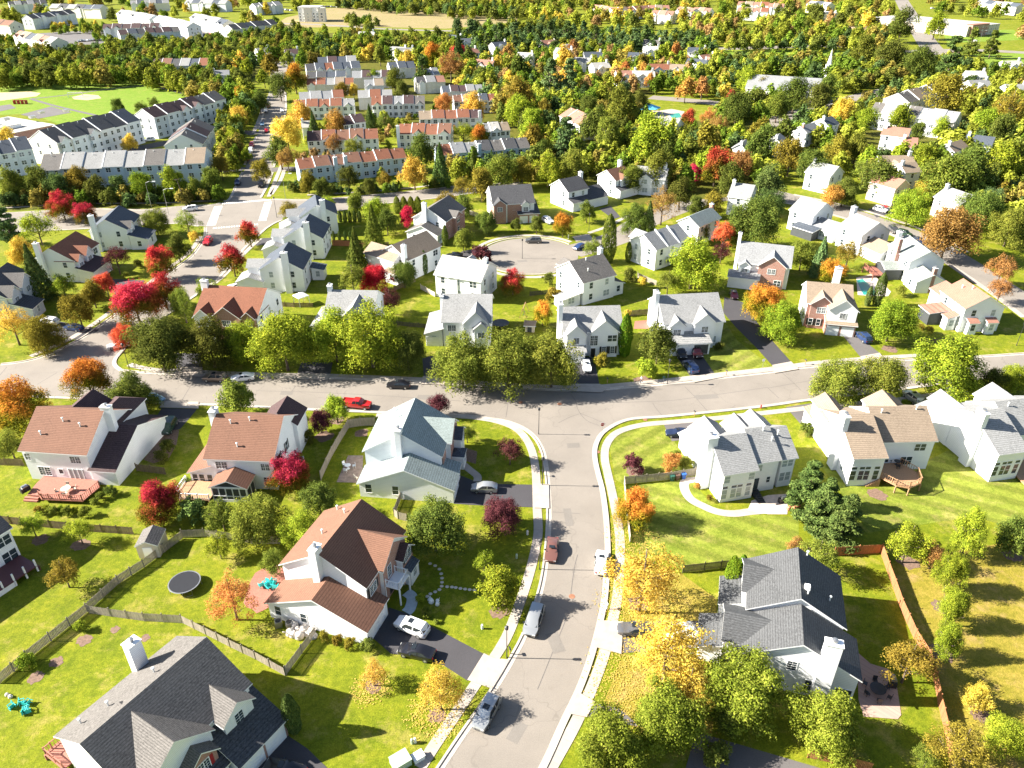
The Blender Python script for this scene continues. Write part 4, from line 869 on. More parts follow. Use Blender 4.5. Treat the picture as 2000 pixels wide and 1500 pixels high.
L = h.L; h.main(win='W', wall=WHITE); h.brick('S', 0.4, L-0.5, 0, 5.5, 0.33); fgable(h, 3.4, 5.4, 5.8, 0.62, 0.6, wall=BRICK, ww=1.8); fgable(h, L-2.4, 6.4, 5.8, 0.62, 2.6, ww=1.2)
h.V(L-5.8, L+1.0, -3.4, 0.5, 2.8, 'shedN', 0.25, win=False, wall=BRICK); h.garage('S', (L-4.0, L-0.9), -3.05, 2.6); h.door('S', 5.4, -0.28, REDP); h.win('S', 5.4, 3.2, 0.9, 1.7, 'grid', -0.28); h.win('S', 1.6, 0.8, 0.8, 1.5, 'plain', -0.27, BLACK); h.win('S', 3.3, 0.8, 0.8, 1.5, 'plain', -0.27, BLACK)
h.chim(7.6, 11.5, 10.2, 1.5, 0.9); h.end()
h = House('white house with weathered grey roof and glass sunroom between cul-de-sac and swing set', (1139,554), (1205,537), R=(1181,494), roof='wdark')
h.main(); h.V(-5.5, 0.3, 0.5, 4.6, 2.5, 'shedE', 0.12, 'white'); h.V(9.5, 13.2, 0.4, 8, 2.9, 'shedW', 0.35, 'dark'); h.chim(h.L, 7, 10.3, 0.9, 1.1); h.vents([(4.4, 5.2), (3.2, 2.6)])
h.V(1.5, 6.0, 6, 13.5, 5.8, 'y', 0.6, win=False); h.end()
h = House('white house with three stepped grey roofs beside the broad yellow green tree', (1282,489), (1350,467), R=(1325,436), roof='grey')
h.main(); h.V(2, 7, 5, 12, 5.8, 'y', 0.7, win=False); h.trim.box(h.L/3-0.15, h.L/3+0.15, 0, h.D/2, 5.8, 9.1)
for k in (1, 2):
    m = MB(); x = h.L*k/3; m.add([(x+s, y, z) for s in (-0.2, 0.2) for y, z in ((0.0, 5.9), (h.D/2, 9.25), (h.D/2, 8.4), (0.0, 5.3))], [(0,1,2,3),(7,6,5,4),(0,4,5,1),(3,2,6,7),(0,3,7,4)]); m.build('roof_step', TRIM, h.o)
h.end()
h = House('low white house with pale green grey roof behind the three stepped roofs', (1366,444), (1410,425), R=(1390,404), roof='teal'); h.main(); h.chim(h.L+0.4, 4, 8.8, 1.0, 1.0, BRICK); h.end()
h = House('brick fronted house with slate grey roof right of the broad yellow green tree', (1440,512), (1546,524), R=(1447,470), roof='grey')
h.main(win='E'); fgable(h, 2.0, 3.4, 5.2, 0.6, 0.8); fgable(h, 8.4, 7.0, 5.8, 0.6, 0.8, wall=BRICK, ww=1.8); h.V(-1.8, 6.0, -3.0, 0.3, 2.9, 'shedN', 0.25, win=False); h.garage('S', (0.6,), -2.6, 4.2); h.chim(-0.4, 5.8, 11.2, 0.8, 1.4); h.win('S', 10.2, 0.9, 1.6, 1.4, 'plain', -0.48); h.end()
h = House('white house with dark grey roof and screened porch right of the tall dark trees', (1540,409), (1589,424), R=(1617,397), roof='grey')
h.main(); h.V(h.L-0.3, h.L+7.5, 0, 9, 2.9, 'x', 0.45); h.V(4, h.L+3, -3.6, 0.3, 2.7, 'shedN', 0.15, 'slate', wall=SCREEN, win=False); h.end()
h = House('white house with tan grey roof in the diagonal row on the right', (1636,440), (1684,461), R=(1720,435), roof='lgrey')
h.main(); h.V(h.L-0.3, h.L+7.0, 0.6, 9, 2.9, 'x', 0.5, 'tan'); h.chim(-0.3, 5, 10.4, 1.2, 1.2); h.end()
h = House('white house with mottled grey roof, brick chimney and screened porch by the green pool', (1734,477), (1777,512), R=(1820,492), roof='mottle')
h.main(win='S'); h.V(4.5, 10.5, -4.6, 0.3, 3.0, 'y', 0.35, wall=SCREEN, win=False); h.V(h.L-0.3, h.L+6.2, -0.5, 7.5, 2.9, 'x', 0.5, win='S'); h.chim(6.2, -0.3, 9.6, 1.0, 0.8, BRICK); h.chim(0.6, 2.0, 9.4, 1.2, 1.0)
h.chim(h.L+5.5, 3.6, 6.4, 0.9, 0.8, BRICK); h.deck([(5, -7.5), (11, -7.5), (11, -4.4), (5, -4.4)], 1.6, REDWOOD, [(5.1, -4.5), (5.1, -7.4), (10.9, -7.4)]); h.end()
h = House('white house with pinkish roof and screened deck at the right edge', (1835,567), (1885,604), R=(1937,581), roof='pink')
h.main(); h.V(-5.0, 0.3, 0.8, 8, 4.2, 'x', 0.5); h.V(1.5, 6.2, -5.0, 0.3, 3.0, 'shedN', 0.12, wall=SCREEN, win=False); h.V(6.4, 9.0, -2.4, 0.3, 3.0, 'shedN', 0.3)
for v in (2.4, 6.6): h.V(h.L-0.2, h.L+1.4, v-1.3, v+1.3, 2.9, 'shedW', 0.4, win='E')
h.vents([(3, 3), (5, 4)]); h.end()
# --- around the cul-de-sac and the left street
def simplehouse(label, A, B, R, roof, ext=None, D=None, h=5.8, wall=None, **k):
    q = House(label, A, B, R=R, D=D, roof=roof, wall=wall, h=h, **k); q.main()
    if ext: ext(q)
    return q.end()
simplehouse('white house with tan roof behind the lawn left of the cul-de-sac', a2(1185,640), a2(1455,520), a2(1270,425), 'tan', lambda q: (q.V(-2, 5, 3, 14, 5.4, 'y', 0.6, win=False), q.V(-3.6, 0.3, 0.3, 5.5, 3.0, 'shedE', 0.3), q.chim(0.2, 1.2, 9.6, 1.0, 1.0)))
simplehouse('dark roofed house with brick front standing over its garage by the cul-de-sac', a2(1485,335), a2(1640,225), a2(1440,150), 'wdark', lambda q: (q.brick('S', 0.4, q.L-0.4, 0, 5.5, 0.33), q.V(-4.4, 0.4, 0.6, 11, 3.0, 'x', 0.45), q.garage('W', (3.0, 6.0), -4.05, 2.4), q.chim(-0.3, 6.5, 10.6, 1.0, 1.2), q.V(4.4, 9, -1, 6, 5.8, 'y', 0.6, wall=BRICK)), D=11)
simplehouse('dark roofed brick house with white dormer behind the cul-de-sac parked suv', (962,401), (1046,396), (1012,360), 'dark', lambda q: (q.brick('S', 4.6, q.L-2.5, 0, 5.5, 0.33), fgable(q, 2.2, 4.4, 5.8, 0.6, 0.8, wall=BRICK), q.V(7.5, 14.5, -1.5, 6, 2.9, 'shedN', 0.3, 'dark', wall=BRICK, win=False), fgable(q, 10.2, 3, 5.4, 0.6, 0.6), q.garage('S', (9.4, 12.4), -1.15, 2.5)))
simplehouse('white house with black roof and long front porch behind the dark driveway', a3(440,105), a3(605,70), a3(500,-25), 'dark', lambda q: (q.V(0, q.L+6.2, -2.6, 0.4, 2.9, 'shedN', 0.3, 'dark', win=False), q.V(q.L-0.3, q.L+7.0, -1.0, 8, 3.0, 'x', 0.5, 'dark', win=False), q.garage('S', (q.L+2, q.L+5), -2.2, 2.5), q.chim(q.L+0.2, 5, 9.8, 1.0, 1.2)))
simplehouse('white house with brown roof and dark porch at the top of the cul-de-sac', b3(800,1395), b3(935,1360), b3(870,1275), 'brown', lambda q: (fgable(q, 4, 4, 5.8, 0.6, 0.8), q.V(q.L-0.3, q.L+6, -1.0, 8, 3.2, 'x', 0.5, win=False), q.V(0, q.L+3, -2.4, 0.4, 2.9, 'shedN', 0.3, 'dark', win=False), q.chim(q.L-0.5, 6, 10, 1.0, 1.2), q.garage('S', (q.L+3,), -0.6, 4)))
# a row of three whose roofs slope to the right, gable ends towards the camera
for lab, A, B, R, rf, c in (('white house with bright blue grey roof nearest in the left row of three', a2(370,710), a2(440,580), a2(225,580), 'slate', 1), ('white house with slate roof in the middle of the left row of three', a2(525,465), a2(585,355), a2(400,385), 'slate', 1), ('white house with slate roof farthest in the left row of three beside the upper road', a2(640,275), a2(625,215), a2(480,130), 'slate', 0)):
    q = House(lab, A, B, D=11.0, roof=rf); q.L = max(q.L, 11.0) if c else 10.5; q.main(win='WS'); q.V(2.0, 7.0, 5, 14.5, 5.8, 'y', 0.55, 'lgrey', win=False); q.V(-0.5, 6.0, 10, 17, 2.9, 'x', 0.4, 'lgrey', win=False)
    q.chim(-0.3, 4.0, 10.4, 0.9, 1.5); q.V(q.L-4, q.L+0.2, -3.4, 0.3, 2.8, 'shedN', 0.2, 'slate', win='W') if lab.startswith('white house with bright') else None; q.end()
simplehouse('white house with navy grey roof left of the crosswalk', a1(995,395), a1(1100,280), a1(800,300), 'slate', lambda q: (fgable(q, 3.2, 4.0, 5.6, 0.7, 0.6, roof='wdark'), q.V(-0.5, 7.5, -5.0, 0.4, 2.9, 'shedN', 0.3, 'slate'), q.chim(-0.3, 8.4, 10.2, 0.9, 1.3)), D=10.5)
simplehouse('white house with red brown roof and dark porch roof behind the red maples', a1(580,640), a1(780,500), a1(390,545), 'redb', lambda q: (fgable(q, 1.8, 3.2, 5.4, 0.8, 0.8), fgable(q, 6.0, 3.6, 5.6, 0.9, 0.8), q.V(-0.3, 9.0, -4.2, 0.4, 2.9, 'shedN', 0.25, 'plum', win=False), q.chim(-0.3, 8.2, 10.4, 0.9, 1.3)), D=11.0)
simplehouse('dark roofed pale house above the white suv at the left edge', a1(50,930), a1(280,745), a1(-60,700), 'dark', lambda q: (fgable(q, 2.6, 4.6, 5.6, 0.75, 1.0, roof='wdark'), fgable(q, 8.6, 5.5, 5.8, 0.75, 0.6, roof='wdark'), q.V(0.3, 6.0, -4.6, 0.4, 2.8, 'shedN', 0.3, 'dark'), q.door('S', 6.6, 0.3)), D=11.0, wall=GREYW)
# right and upper right singles
for lab, A, B, R, rf, kw in (
 ('white house with pale roof half hidden behind dark green trees on the right', a3(1680,135), a3(1860,160), a3(1900,45), 'lgrey', {}),
 ('white house with grey roof and orange tree at its side', b4(280,1325), b4(480,1370), b4(450,1260), 'lgrey', {}),
 ('house with pinkish roof and brick front behind the white parked cars', b4(770,1400), b4(985,1460), b4(930,1350), 'pink', dict(wall=TANW)),
 ('white house with pink roof in a clearing right of the dark trees', b4(865,1040), b4(1075,1065), b4(1010,980), 'pink', {}),
 ('low garage wing house with pink roof beside the clearing house', b4(1030,1135), b4(1150,1145), b4(1130,1060), 'pink', dict(h=4.0)),
 ('white house with brown roof showing its wide gable at the upper right', b4(1440,1175), b4(1560,1140), b4(1440,1090), 'tan', {}),
 ('blue sided house with slate roof at the upper right', b4(1500,1112), b4(1720,1140), b4(1660,1045), 'slate', dict(wall=BLUEW)),
 ('tan roofed white house in front of the wide gable house', b4(1060,1335), b4(1190,1325), b4(1090,1252), 'tan', {}),
 ('low grey roofed white house under the wide rust tree', a4(1290,135), a4(1500,208), a4(1570,110), 'lgrey', {}),
 ('small slate roofed house at the left of the diagonal trio', f1(830,925), f1(900,860), f1(860,770), 'grey', {}),
 ('slate roofed house with brick chimney in the middle of the diagonal trio', f1(1180,800), f1(1360,745), f1(1220,670), 'grey', {}),
 ('slate roofed house at the right end of the diagonal trio', f1(1460,715), f1(1605,680), f1(1480,580), 'slate', {}),
 ('grey roofed white house left of the diagonal trio', f1(385,1015), f1(470,950), f1(380,880), 'lgrey', {}),
 ('white house with blank side wall and grey roof below the far playing field', b1(1640,590), b1(1770,585), b1(1690,540), 'grey', {}),
 ('small white roofed end house beside the yellow tree in the middle distance', b2(350,985), b2(460,980), b2(400,930), 'white', dict(h=5.4))):
    k = dict(kw); simplehouse(lab, A, B, R, rf, (lambda q: q.chim(q.L*0.1, q.D*0.4, q.top+0.9, 0.9, 0.9, BRICK if 'brick' in q.o['label'] else None)), **k)
# ---------------------------------------------------------------- rows of townhouses (each row is one connected building)
def row(label, A, B, R, n, roofs, h=6.2, p=0.55, wall=None, D=None, gables=(), wins=2, chims=(), steps=True, seed=0, group='rows of townhouses'):
    q = House(label, A, B, R=R, D=D, h=h, p=p, wall=wall, name='townhouse_row', cat='townhouses', group=group)
    q.D = min(max(q.D, 8.5), 15.0)
    L = q.L/n; rr = random.Random(seed+int(A[0])); w = MB(); walls = {}
    far = P(*A).y > 420
    if far: roofs = [{'white': 'lgrey'}.get(c, c) for c in roofs]; q.wm = wall = wall or (CREAM if seed % 2 == 0 and int(A[0]) % 2 else GREYW)
    fc = q.faces(0, q.L, 0, q.D)
    for i in range(n):
        x0, x1 = i*L, (i+1)*L; hh = h+(0.35 if (i+seed) % 2 else 0.0) if steps else h; hh += 0.01*i; top = hh+p*q.D/2
        m = MB(); e = 0.12; t = 0.16
        vs = []
        for x in (x0-(e if i == 0 else -0.0), x1+(e if i == n-1 else 0)):
            vs += [(x, -0.3, hh-0.15), (x, q.D/2, top), (x, q.D+0.3, hh-0.15), (x, -0.3, hh-0.15-t), (x, q.D/2, top-t), (x, q.D+0.3, hh-0.15-t)]
        m.add(vs, [(0,1,7,6), (1,2,8,7)], 0); m.add(vs, [(3,9,10,4), (4,10,11,5), (0,6,9,3), (2,5,11,8), (0,3,4,1), (1,4,5,2), (6,7,10,9), (7,8,11,10)], 1)
        rc = roofs[i % len(roofs)]
        m.build('roof', [RF[rc], TRIM], q.o)
        yo = 0.0 if (i+seed) % 2 else 0.25
        wl = MB(); vs = []
        for x in (x0, x1): vs += [(x, yo, 0), (x, q.D-0.02*i, 0), (x, q.D-0.02*i, hh-0.25), (x, q.D/2, top-0.2), (x, yo, hh-0.25)]
        wl.add(vs, [(0,1,2,3,4), (5,9,8,7,6), (0,4,9,5), (1,6,7,2), (4,3,8,9), (3,2,7,8)]); wl.build('wall', q.wm if wall or i % 3 else rr.choice([WHITE, CREAM, WHITE, GREYW]), q.o)
        if i:      # white parapet strip along the party wall
            m = MB(); m.add([(x, y, z) for x in (x0-0.12, x0+0.12) for y, z in ((-0.3, hh-0.05), (q.D/2, top+0.12), (q.D+0.3, hh-0.05), (q.D+0.3, hh-0.5), (q.D/2, top-0.3), (-0.3, hh-0.5))],
                            [(0,1,4,5), (1,2,3,4), (11,10,7,6), (10,9,8,7), (0,6,7,1), (1,7,8,2), (0,5,11,6), (2,8,9,3)]); m.build('party_wall', TRIM, q.o)
        if i in gables:
            gm = MB(); gw = min(L*0.62, 4.2); gx = (x0+x1)/2; gt = hh+0.75*gw/2; vs = [(gx-gw/2-0.2, -0.75, hh-0.2), (gx, -0.75, gt), (gx+gw/2+0.2, -0.75, hh-0.2), (gx-gw/2-0.2, q.D/2, hh-0.2), (gx, q.D/2, gt), (gx+gw/2+0.2, q.D/2, hh-0.2)]
            vs += [(a, b, c-0.14) for a, b, c in vs]
            gm.add(vs, [(0,1,4,3), (1,2,5,4)], 0); gm.add(vs, [(0,6,7,1), (1,7,8,2), (6,9,10,7), (7,10,11,8), (0,3,9,6), (2,8,11,5)], 1); gm.build('roof', [RF[rc], TRIM], q.o)
            gw2 = gw/2-0.05; gb = MB(); vs = [(gx+a, b, c) for b in (-0.5, 1.5) for a, c in ((-gw2, 0), (gw2, 0), (gw2, hh-0.28), (0, gt-0.28), (-gw2, hh-0.28))]
            gb.add(vs, [(0,1,2,3,4), (9,8,7,6,5), (0,5,6,1), (1,6,7,2), (2,7,8,3), (3,8,9,4), (4,9,5,0)]); gb.build('wall', WHITE, q.o)
        if wins:
            rows = [1.0, 3.9] if h < 8 else [1.0, 3.8, 6.6]
            for f in fc:
                if f in 'SN':
                    for r in rows:
                        for k in range(wins):
                            u = x0+L*(k+0.5)/wins; yy = {'S': (-0.5 if i in gables and 0.2 < (u-x0)/L < 0.8 else yo), 'N': q.D}[f]
                            fm, pm = win_meshes(0.9 if k % 2 else 1.5, 1.4, 'plain'); o_ = ob('window', fm, q.o, q.at(f, u, yy, r), (0, 0, ROT[f]))
                            if not far: ob('pane', pm, o_)
    for f in fc:
        if f in 'WE' and wins:
            fm, pm = win_meshes(0.9, 1.4, 'plain')
            for r in ([3.9] if h < 8 else [3.8, 6.6]):
                for v in (0.3, 0.7): o_ = ob('window', fm, q.o, q.at(f, q.D*v, 0 if f == 'W' else q.L, r), (0, 0, ROT[f])); ob('pane', pm, o_)
    for c in chims: q.chim(c*L, 0.0, h+p*q.D/2+0.2, 1.3, 0.9)
    for i in range(n): 
        if not far:
            m = MB().lathe([(0.09, -0.3), (0.09, 0.5), (0.16, 0.52), (0.16, 0.66), (0.05, 0.7)], 6); o = m.build('vent_pipe', PALE, q.o); o.location = ((i+0.4)*L, q.D*0.42, h+p*q.D*0.42)
    q.roofs = {}; q.walls = {}
    return q
T = row
T('long townhouse row with grey roofs and one tan end roof behind the left upper road', b1(305,1312), b1(1575,1262), b1(790,1172), 8, ['wdark','lgrey','lgrey','lgrey','lgrey','wdark','lgrey','tan'], h=8.2, p=0.5, wall=BLUEW, steps=True)
T('townhouse row with black roofs and dormer gables facing the yellow tree in its court', b1(440,1100), b1(1080,930), b1(800,880), 6, ['dark','dark','dark','dark','dark','slate'], h=9, gables=(0,2), wins=2, chims=())
T('townhouse row with plum black roofs nearest the soccer goal', b1(1190,905), b1(1740,765), b1(1450,752), 6, ['plum','plum','plum','plum','wdark','wdark'], h=9, gables=(2,3))
T('short townhouse row turned end on with blank grey gable beside the court driveway', b1(1560,1110), b1(1650,975), b1(1455,965), 3, ['wdark','plum','wdark'], h=8, wall=GREYW)
T('townhouse row with slate roofs and twin dormers cut by the left edge', b1(-260,1225), b1(250,1150), b1(60,1075), 4, ['slate','slate','slate','slate'], h=8.6, gables=(1,), wall=GREYW)
T('far townhouse row with navy roofs and pale blue shaded fronts at the top left', c1(510,295), c1(1180,212), c1(800,165), 6, ['dark','slate','dark','slate','dark','dark'], h=9, gables=(1,3), wall=GREYW, D=12)
T('far townhouse row with tan roofs above the dark woods at the left', c1(200,560), c1(790,690), c1(560,500), 6, ['pink','tan','slate','tan','pink','lgrey'], h=9, gables=(0,1,4), D=12)
T('far townhouse row with orange brown roof ending at the left picture edge', c1(-300,360), c1(135,400), c1(60,310), 3, ['pink','brown','brown'], h=9, D=12)
T('far townhouse row with plum roofs and front gables right of the far green', b1(790,222), b1(1225,215), b1(950,165), 6, ['plum','plum','plum','plum','plum','plum'], h=9, gables=(0,1,4,5), D=11)
T('far dark roofed townhouse row with white party walls in front of the plum row', b1(925,268), b1(1390,240), b1(1150,205), 7, ['plum','slate','dark','plum','plum','plum','wdark'], h=8.6, D=11)
T('far pale grey roofed townhouse row farther left of the pair', b1(895,105), b1(1150,150), b1(1030,70), 5, ['white','lgrey','white','lgrey','lgrey'], h=9, gables=(0,2), D=12)
T('far pale grey roofed townhouse row with grey end wall left of the parked cars', b1(1180,150), b1(1440,210), b1(1330,115), 5, ['lgrey','white','lgrey','lgrey','lgrey'], h=9, D=12)
T('far pale roofed townhouse row with front gables behind the far parked cars', b1(1460,135), b1(1715,190), b1(1600,100), 5, ['lgrey','lgrey','white','lgrey','slate'], h=9, gables=(0,2,4), D=12)
T('far navy roofed townhouse row above the middle woods', b1(1800,228), b2(170,185), b1(1950,160), 6, ['dark','dark','slate','dark','dark','dark'], h=9, D=12)
T('farthest townhouse row with white gables at the top left corner', (18,10), (92,7), (60,3), 6, ['dark','lgrey','dark','lgrey','dark','dark'], h=9, gables=(0,2,4), D=12, wins=0)
T('farthest townhouse row with white gables and navy roofs left of the dark pines', (95,15), (195,18), (150,8), 6, ['lgrey','dark','lgrey','dark','slate','slate'], h=9, gables=(1,3), D=12, wins=0)
T('townhouse row with red, black and grey roofs hidden in woods above the field corner', b1(1170,510), b1(1600,508), b1(1390,452), 6, ['plum','brown','dark','lgrey','slate','redb'], h=6.4, wins=2)
T('townhouse row with brown roofs and two white chimneys facing the roadside hedge', b2(335,1300), b2(1160,1212), b2(740,1180), 7, ['redb','brown','brown','brown','redb','redb','redb'], h=6.0, chims=(2.3,2.95), wall=BLUEW)
T('townhouse row with brown roofs and white gables behind the nearest brown row', b2(395,1085), b2(940,1065), b2(670,1000), 5, ['plum','redb','brown','brown','redb'], h=5.8, gables=(1,3))
T('townhouse row with plain brown roofs next to the tall evergreen', b2(675,962), b2(845,942), b2(760,885), 2, ['plum','plum'], h=5.8)
T('townhouse row with wide white gable and brown roof beside the tall white chimney', b2(1095,1032), b2(1500,1035), b2(1300,955), 4, ['redb','redb','redb','brown'], h=6, gables=(1,3), chims=(0.02,))
T('townhouse row with red brown roofs and white front behind the golden tree', b2(1260,918), b2(1745,905), b2(1500,848), 5, ['tan','redb','redb','redb','plum'], h=5.8, chims=(4.8,))
T('townhouse row with grey and dark roofs left of the round green roadside tree', b2(1420,1195), b3(140,1135), b2(1650,1095), 7, ['redb','grey','lgrey','dark','wdark','dark','wdark'], h=6.0, wall=BLUEW, chims=(3.0,))
T('townhouse row with red roofs and pale end unit beside the golden street tree', b2(292,828), b2(755,815), b2(500,765), 5, ['redb','redb','redb','redb','lgrey'], h=5.8, gables=(0,2,4))
T('townhouse row with pale grey roofs above the red roofed row', b2(338,768), b2(678,752), b2(520,702), 4, ['lgrey','lgrey','grey','redb'], h=5.8)
T('townhouse row with orange brown roofs behind the small rust tree', b2(392,655), b2(750,648), b2(570,602), 5, ['redb','redb','lgrey','tan','redb'], h=5.6, gables=(0,))
T('townhouse row with black and blue roofs behind the orange brown row', b2(392,598), b2(690,592), b2(540,562), 4, ['dark','dark','slate','slate'], h=5.6)
T('townhouse row with mixed roofs and red gable in the upper middle', b2(392,545), b2(808,525), b2(600,482), 6, ['dark','slate','redb','slate','slate','slate'], h=5.8, gables=(1,2,4))
T('rearmost townhouse row with plum and pale roofs below the woods', b2(480,487), b2(775,477), b2(620,436), 4, ['slate','plum','slate','white'], h=5.8)
T('townhouse row with plum roofs and pairs of white gables in the middle of the estate', b2(890,808), b2(1300,800), b2(1080,740), 5, ['redb','plum','grey','plum','wdark'], h=6, gables=(0,2,4))
T('townhouse row of three units with white end wall left of the round olive tree', b2(788,752), b2(1050,745), b2(930,692), 3, ['lgrey','redb','lgrey'], h=6)
T('short townhouse pair with grey gables beside the olive tree crown', b2(840,665), b2(985,660), b2(910,612), 2, ['grey','tan'], h=5.8, gables=(0,))
T('townhouse row with plum roofs half hidden by the small lime tree', b2(740,600), b2(1040,595), b2(880,545), 4, ['grey','plum','grey','plum'], h=5.8)
T('townhouse row with slate roofs in the upper middle right of the tan tree', b2(1035,530), b2(1230,520), b2(1130,474), 3, ['slate','slate','slate'], h=5.8, wall=GREYW)
T('townhouse row with black and pink roofs right of the dark evergreens', b2(1245,640), b2(1460,628), b2(1350,586), 3, ['dark','grey','pink'], h=5.8, gables=(0,))
T('townhouse pair with grey roofs above the black and pink row', b2(1325,585), b2(1420,578), b2(1370,525), 2, ['grey','grey'], h=5.8)
T('low townhouse row with plum and grey roofs above the golden crown', b2(1440,710), b2(1750,698), b2(1590,660), 5, ['slate','plum','plum','lgrey','grey'], h=5.6)
T('townhouse row with brown and red roofs directly behind the golden crown', b2(1530,785), b2(1855,772), b2(1690,728), 5, ['brown','tan','lgrey','slate','redb'], h=5.8, gables=(2,4))
T('short townhouse row with white gable right of the lime tree in the middle', b2(1740,1015), b2(1960,1000), b2(1850,948), 3, ['grey','white','tan'], h=6, gables=(1,))
T('three stepped units with pinkish roofs above the big pine', b3(365,890), b3(520,965), b3(475,822), 3, ['pink','pink','pink'], h=6.5, D=11)
T('long townhouse row with weathered tan roofs and grey end wall at the right', b4(785,862), b4(1440,945), b4(1150,815), 7, ['wdark','lgrey','wdark','wdark','lgrey','lgrey','lgrey'], h=7.2, D=12)
T('townhouse row with tan brown stepped roofs above the long weathered row', b4(1090,790), b4(1370,710), b4(1190,668), 4, ['wdark','tan','wdark','wdark'], h=7.5, wall=WHITE)
for lab, A, B, R, n in (('far townhouse row with pinkish roofs at the top right of centre', (1152,16), (1206,25), (1175,8), 4), ('far townhouse row with white walls and tan roofs next to the dark conifer', (1200,24), (1272,18), (1232,6), 5),
    ('far pair of tall pinkish roofed townhouses', (1268,18), (1308,18), (1290,6), 3), ('far low pinkish roofed row in front of the tall pair', (1271,28), (1313,30), (1292,20), 3), ('far townhouse row with white walls left of the red tree', (1318,20), (1350,24), (1335,10), 3),
    ('far townhouse row with pinkish roofs right of the red tree', (1351,22), (1385,24), (1368,12), 3), ('far townhouse row with rose roofs near the right of the top edge', (1440,22), (1500,24), (1470,14), 4), ('farther rose roofed row just above it', (1440,10), (1500,12), (1470,3), 4),
    ('farthest rose roofed row at the top edge right of centre', (1500,14), (1530,15), (1515,6), 3), ('far white roofed building row at the top right corner', (1905,6), (1985,14), (1950,1), 5), ('far white building group at the top edge left of the long road', (1575,8), (1615,12), (1595,2), 3),
    ('far townhouse row of white gables at the top edge left of centre', (255,8), (330,6), (300,-2), 6), ('far townhouse row of white gables above the dry meadow', (360,6), (440,8), (400,-2), 6), ('far white townhouse row next to the white apartment block', (500,14), (552,10), (525,0), 4)):
    T(lab, A, B, R, n, ['pink','tan','pink','redb'] if A[0] > 1100 and A[0] < 1550 else ['white','slate','lgrey'], h=8, D=12, wins=1 if B[1] > 20 else 0, gables=(0,2), group='far rows of townhouses')
# far singles among the trees
for i, (x, y, w, rf, lab) in enumerate([(1080,88,36,'pink','small house with pink roof in front of the pine belt'),(1100,102,40,'lgrey','small pale house just right of the pink roofed one'),(1120,96,28,'white','small white house left of the golden orange tree'),(1022,112,30,'white','small white house with white chimney left of the rust trees'),(1140,122,48,'lgrey','grey roofed house left of the tall dark pines'),(1160,112,36,'slate','slate roofed house behind the grey roofed one'),
    (1178,134,34,'white','small white gabled house by the green thicket'),(1242,112,34,'slate','blue roofed house left of the brown tree'),(1274,86,40,'wdark','dark hip roofed house below the pine belt'),(1272,100,30,'white','narrow white house under the brown hip roof'),(1225,150,40,'pink','pink roofed house at the edge of the central thicket'),(1265,150,60,'white','white house with broad gable in the central thicket'),
    (1290,136,44,'redb','brown roofed house behind the broad white gable'),(1325,136,44,'tan','tan roofed house right of centre near the lime trees'),(1358,124,40,'slate','slate blue roofed house next to the tan roofed one'),(1392,118,36,'pink','pink roofed house near the rust topped tree'),(1362,102,40,'slate','pale blue roofed house with brick chimney'),
    (714,70,30,'white','small white gabled house alone in the upper woods'),(775,100,36,'lgrey','grey roofed house with orange tree beside it'),(795,104,40,'lgrey','second grey roofed house behind the orange tree'),(925,106,40,'pink','pink roofed house beside the red tree'),(945,126,44,'pink','tan pink roofed house below the red tree house'),(985,92,36,'slate','slate roofed house at the edge of the pine grove'),(518,104,26,'lgrey','small white house in the woods left of the townhouses'),(570,106,26,'plum','small brown roofed house above the townhouse estate'),
    (1906,150,34,'white','small white house right of the dry shrubs'),(1925,170,50,'lgrey','grey roofed white house near the right edge'),(1990,130,50,'white','white house at the right edge beside the green field'),(1620,28,30,'white','small white gabled building left of the long road'),(1990,178,40,'lgrey','grey roofed house at the right edge behind the lime tree'),(1300,268,0,'lgrey',''),(1265,345,60,'lgrey','pale roofed house behind the red maple thicket'),(885,76,30,'slate','slate roofed house with dark evergreen at its side'),(910,84,28,'slate','small slate roofed house right of the tan tree'),(1755,325,70,'tan','tan roofed house partly hidden under the oak row')]):
    if w == 0: continue
    p = P(x, y); s = scale_at(p); wm = max(8.0, min(13.0, w/s)); rr = random.Random(i)
    q = House(lab, (x-w/2, y), (x+w/2, y-w*0.1*rr.uniform(-1, 1)), D=9, h=5.6, roof=rf); q.L = wm; q.main(); q.V(wm*0.2, wm*0.65, -1.2, 4.5, 5.4, 'y', 0.65); q.chim(wm*0.9, 4.5, 9.6, 1.0, 1.0); q.end()

# church with steeple
q = House('long grey roofed church with side gable porch', (1455,172), (1600,182), D=22, h=5.5, p=0.5, roof='grey', wall=CREAM, name='church', cat='church', L=None); q.main(); q.V(18, 30, -8, 10, 5.2, 'y', 0.6, 'grey', wall=CREAM); q.end()
st = thing('steeple_tower', 'white church steeple with tall pointed spire', 'steeple', P(1613,160), 0.2)
MB().box(-2.6, 2.6, -2.6, 2.6, 0, 11).build('tower_base', WHITE, st); MB().box(-2.8, 2.8, -2.8, 2.8, 11, 11.4).box(-1.9, 1.9, -1.9, 1.9, 11.4, 14.5).build('belfry', TRIM, st)
MB().lathe([(2.0, 14.5), (1.9, 15.0), (0.9, 21), (0.04, 27.5)], 8).build('spire', TRIM, st); st.scale = (0.72, 0.72, 0.66)
for k in range(4):
    o = MB().box(-0.7, 0.7, -0.04, 0.02, 0, 2.0).build('louvre', DMETAL, st); a = k*math.pi/2; o.location = (1.92*math.sin(a), -1.92*math.cos(a), 12.0); o.rotation_euler.z = a
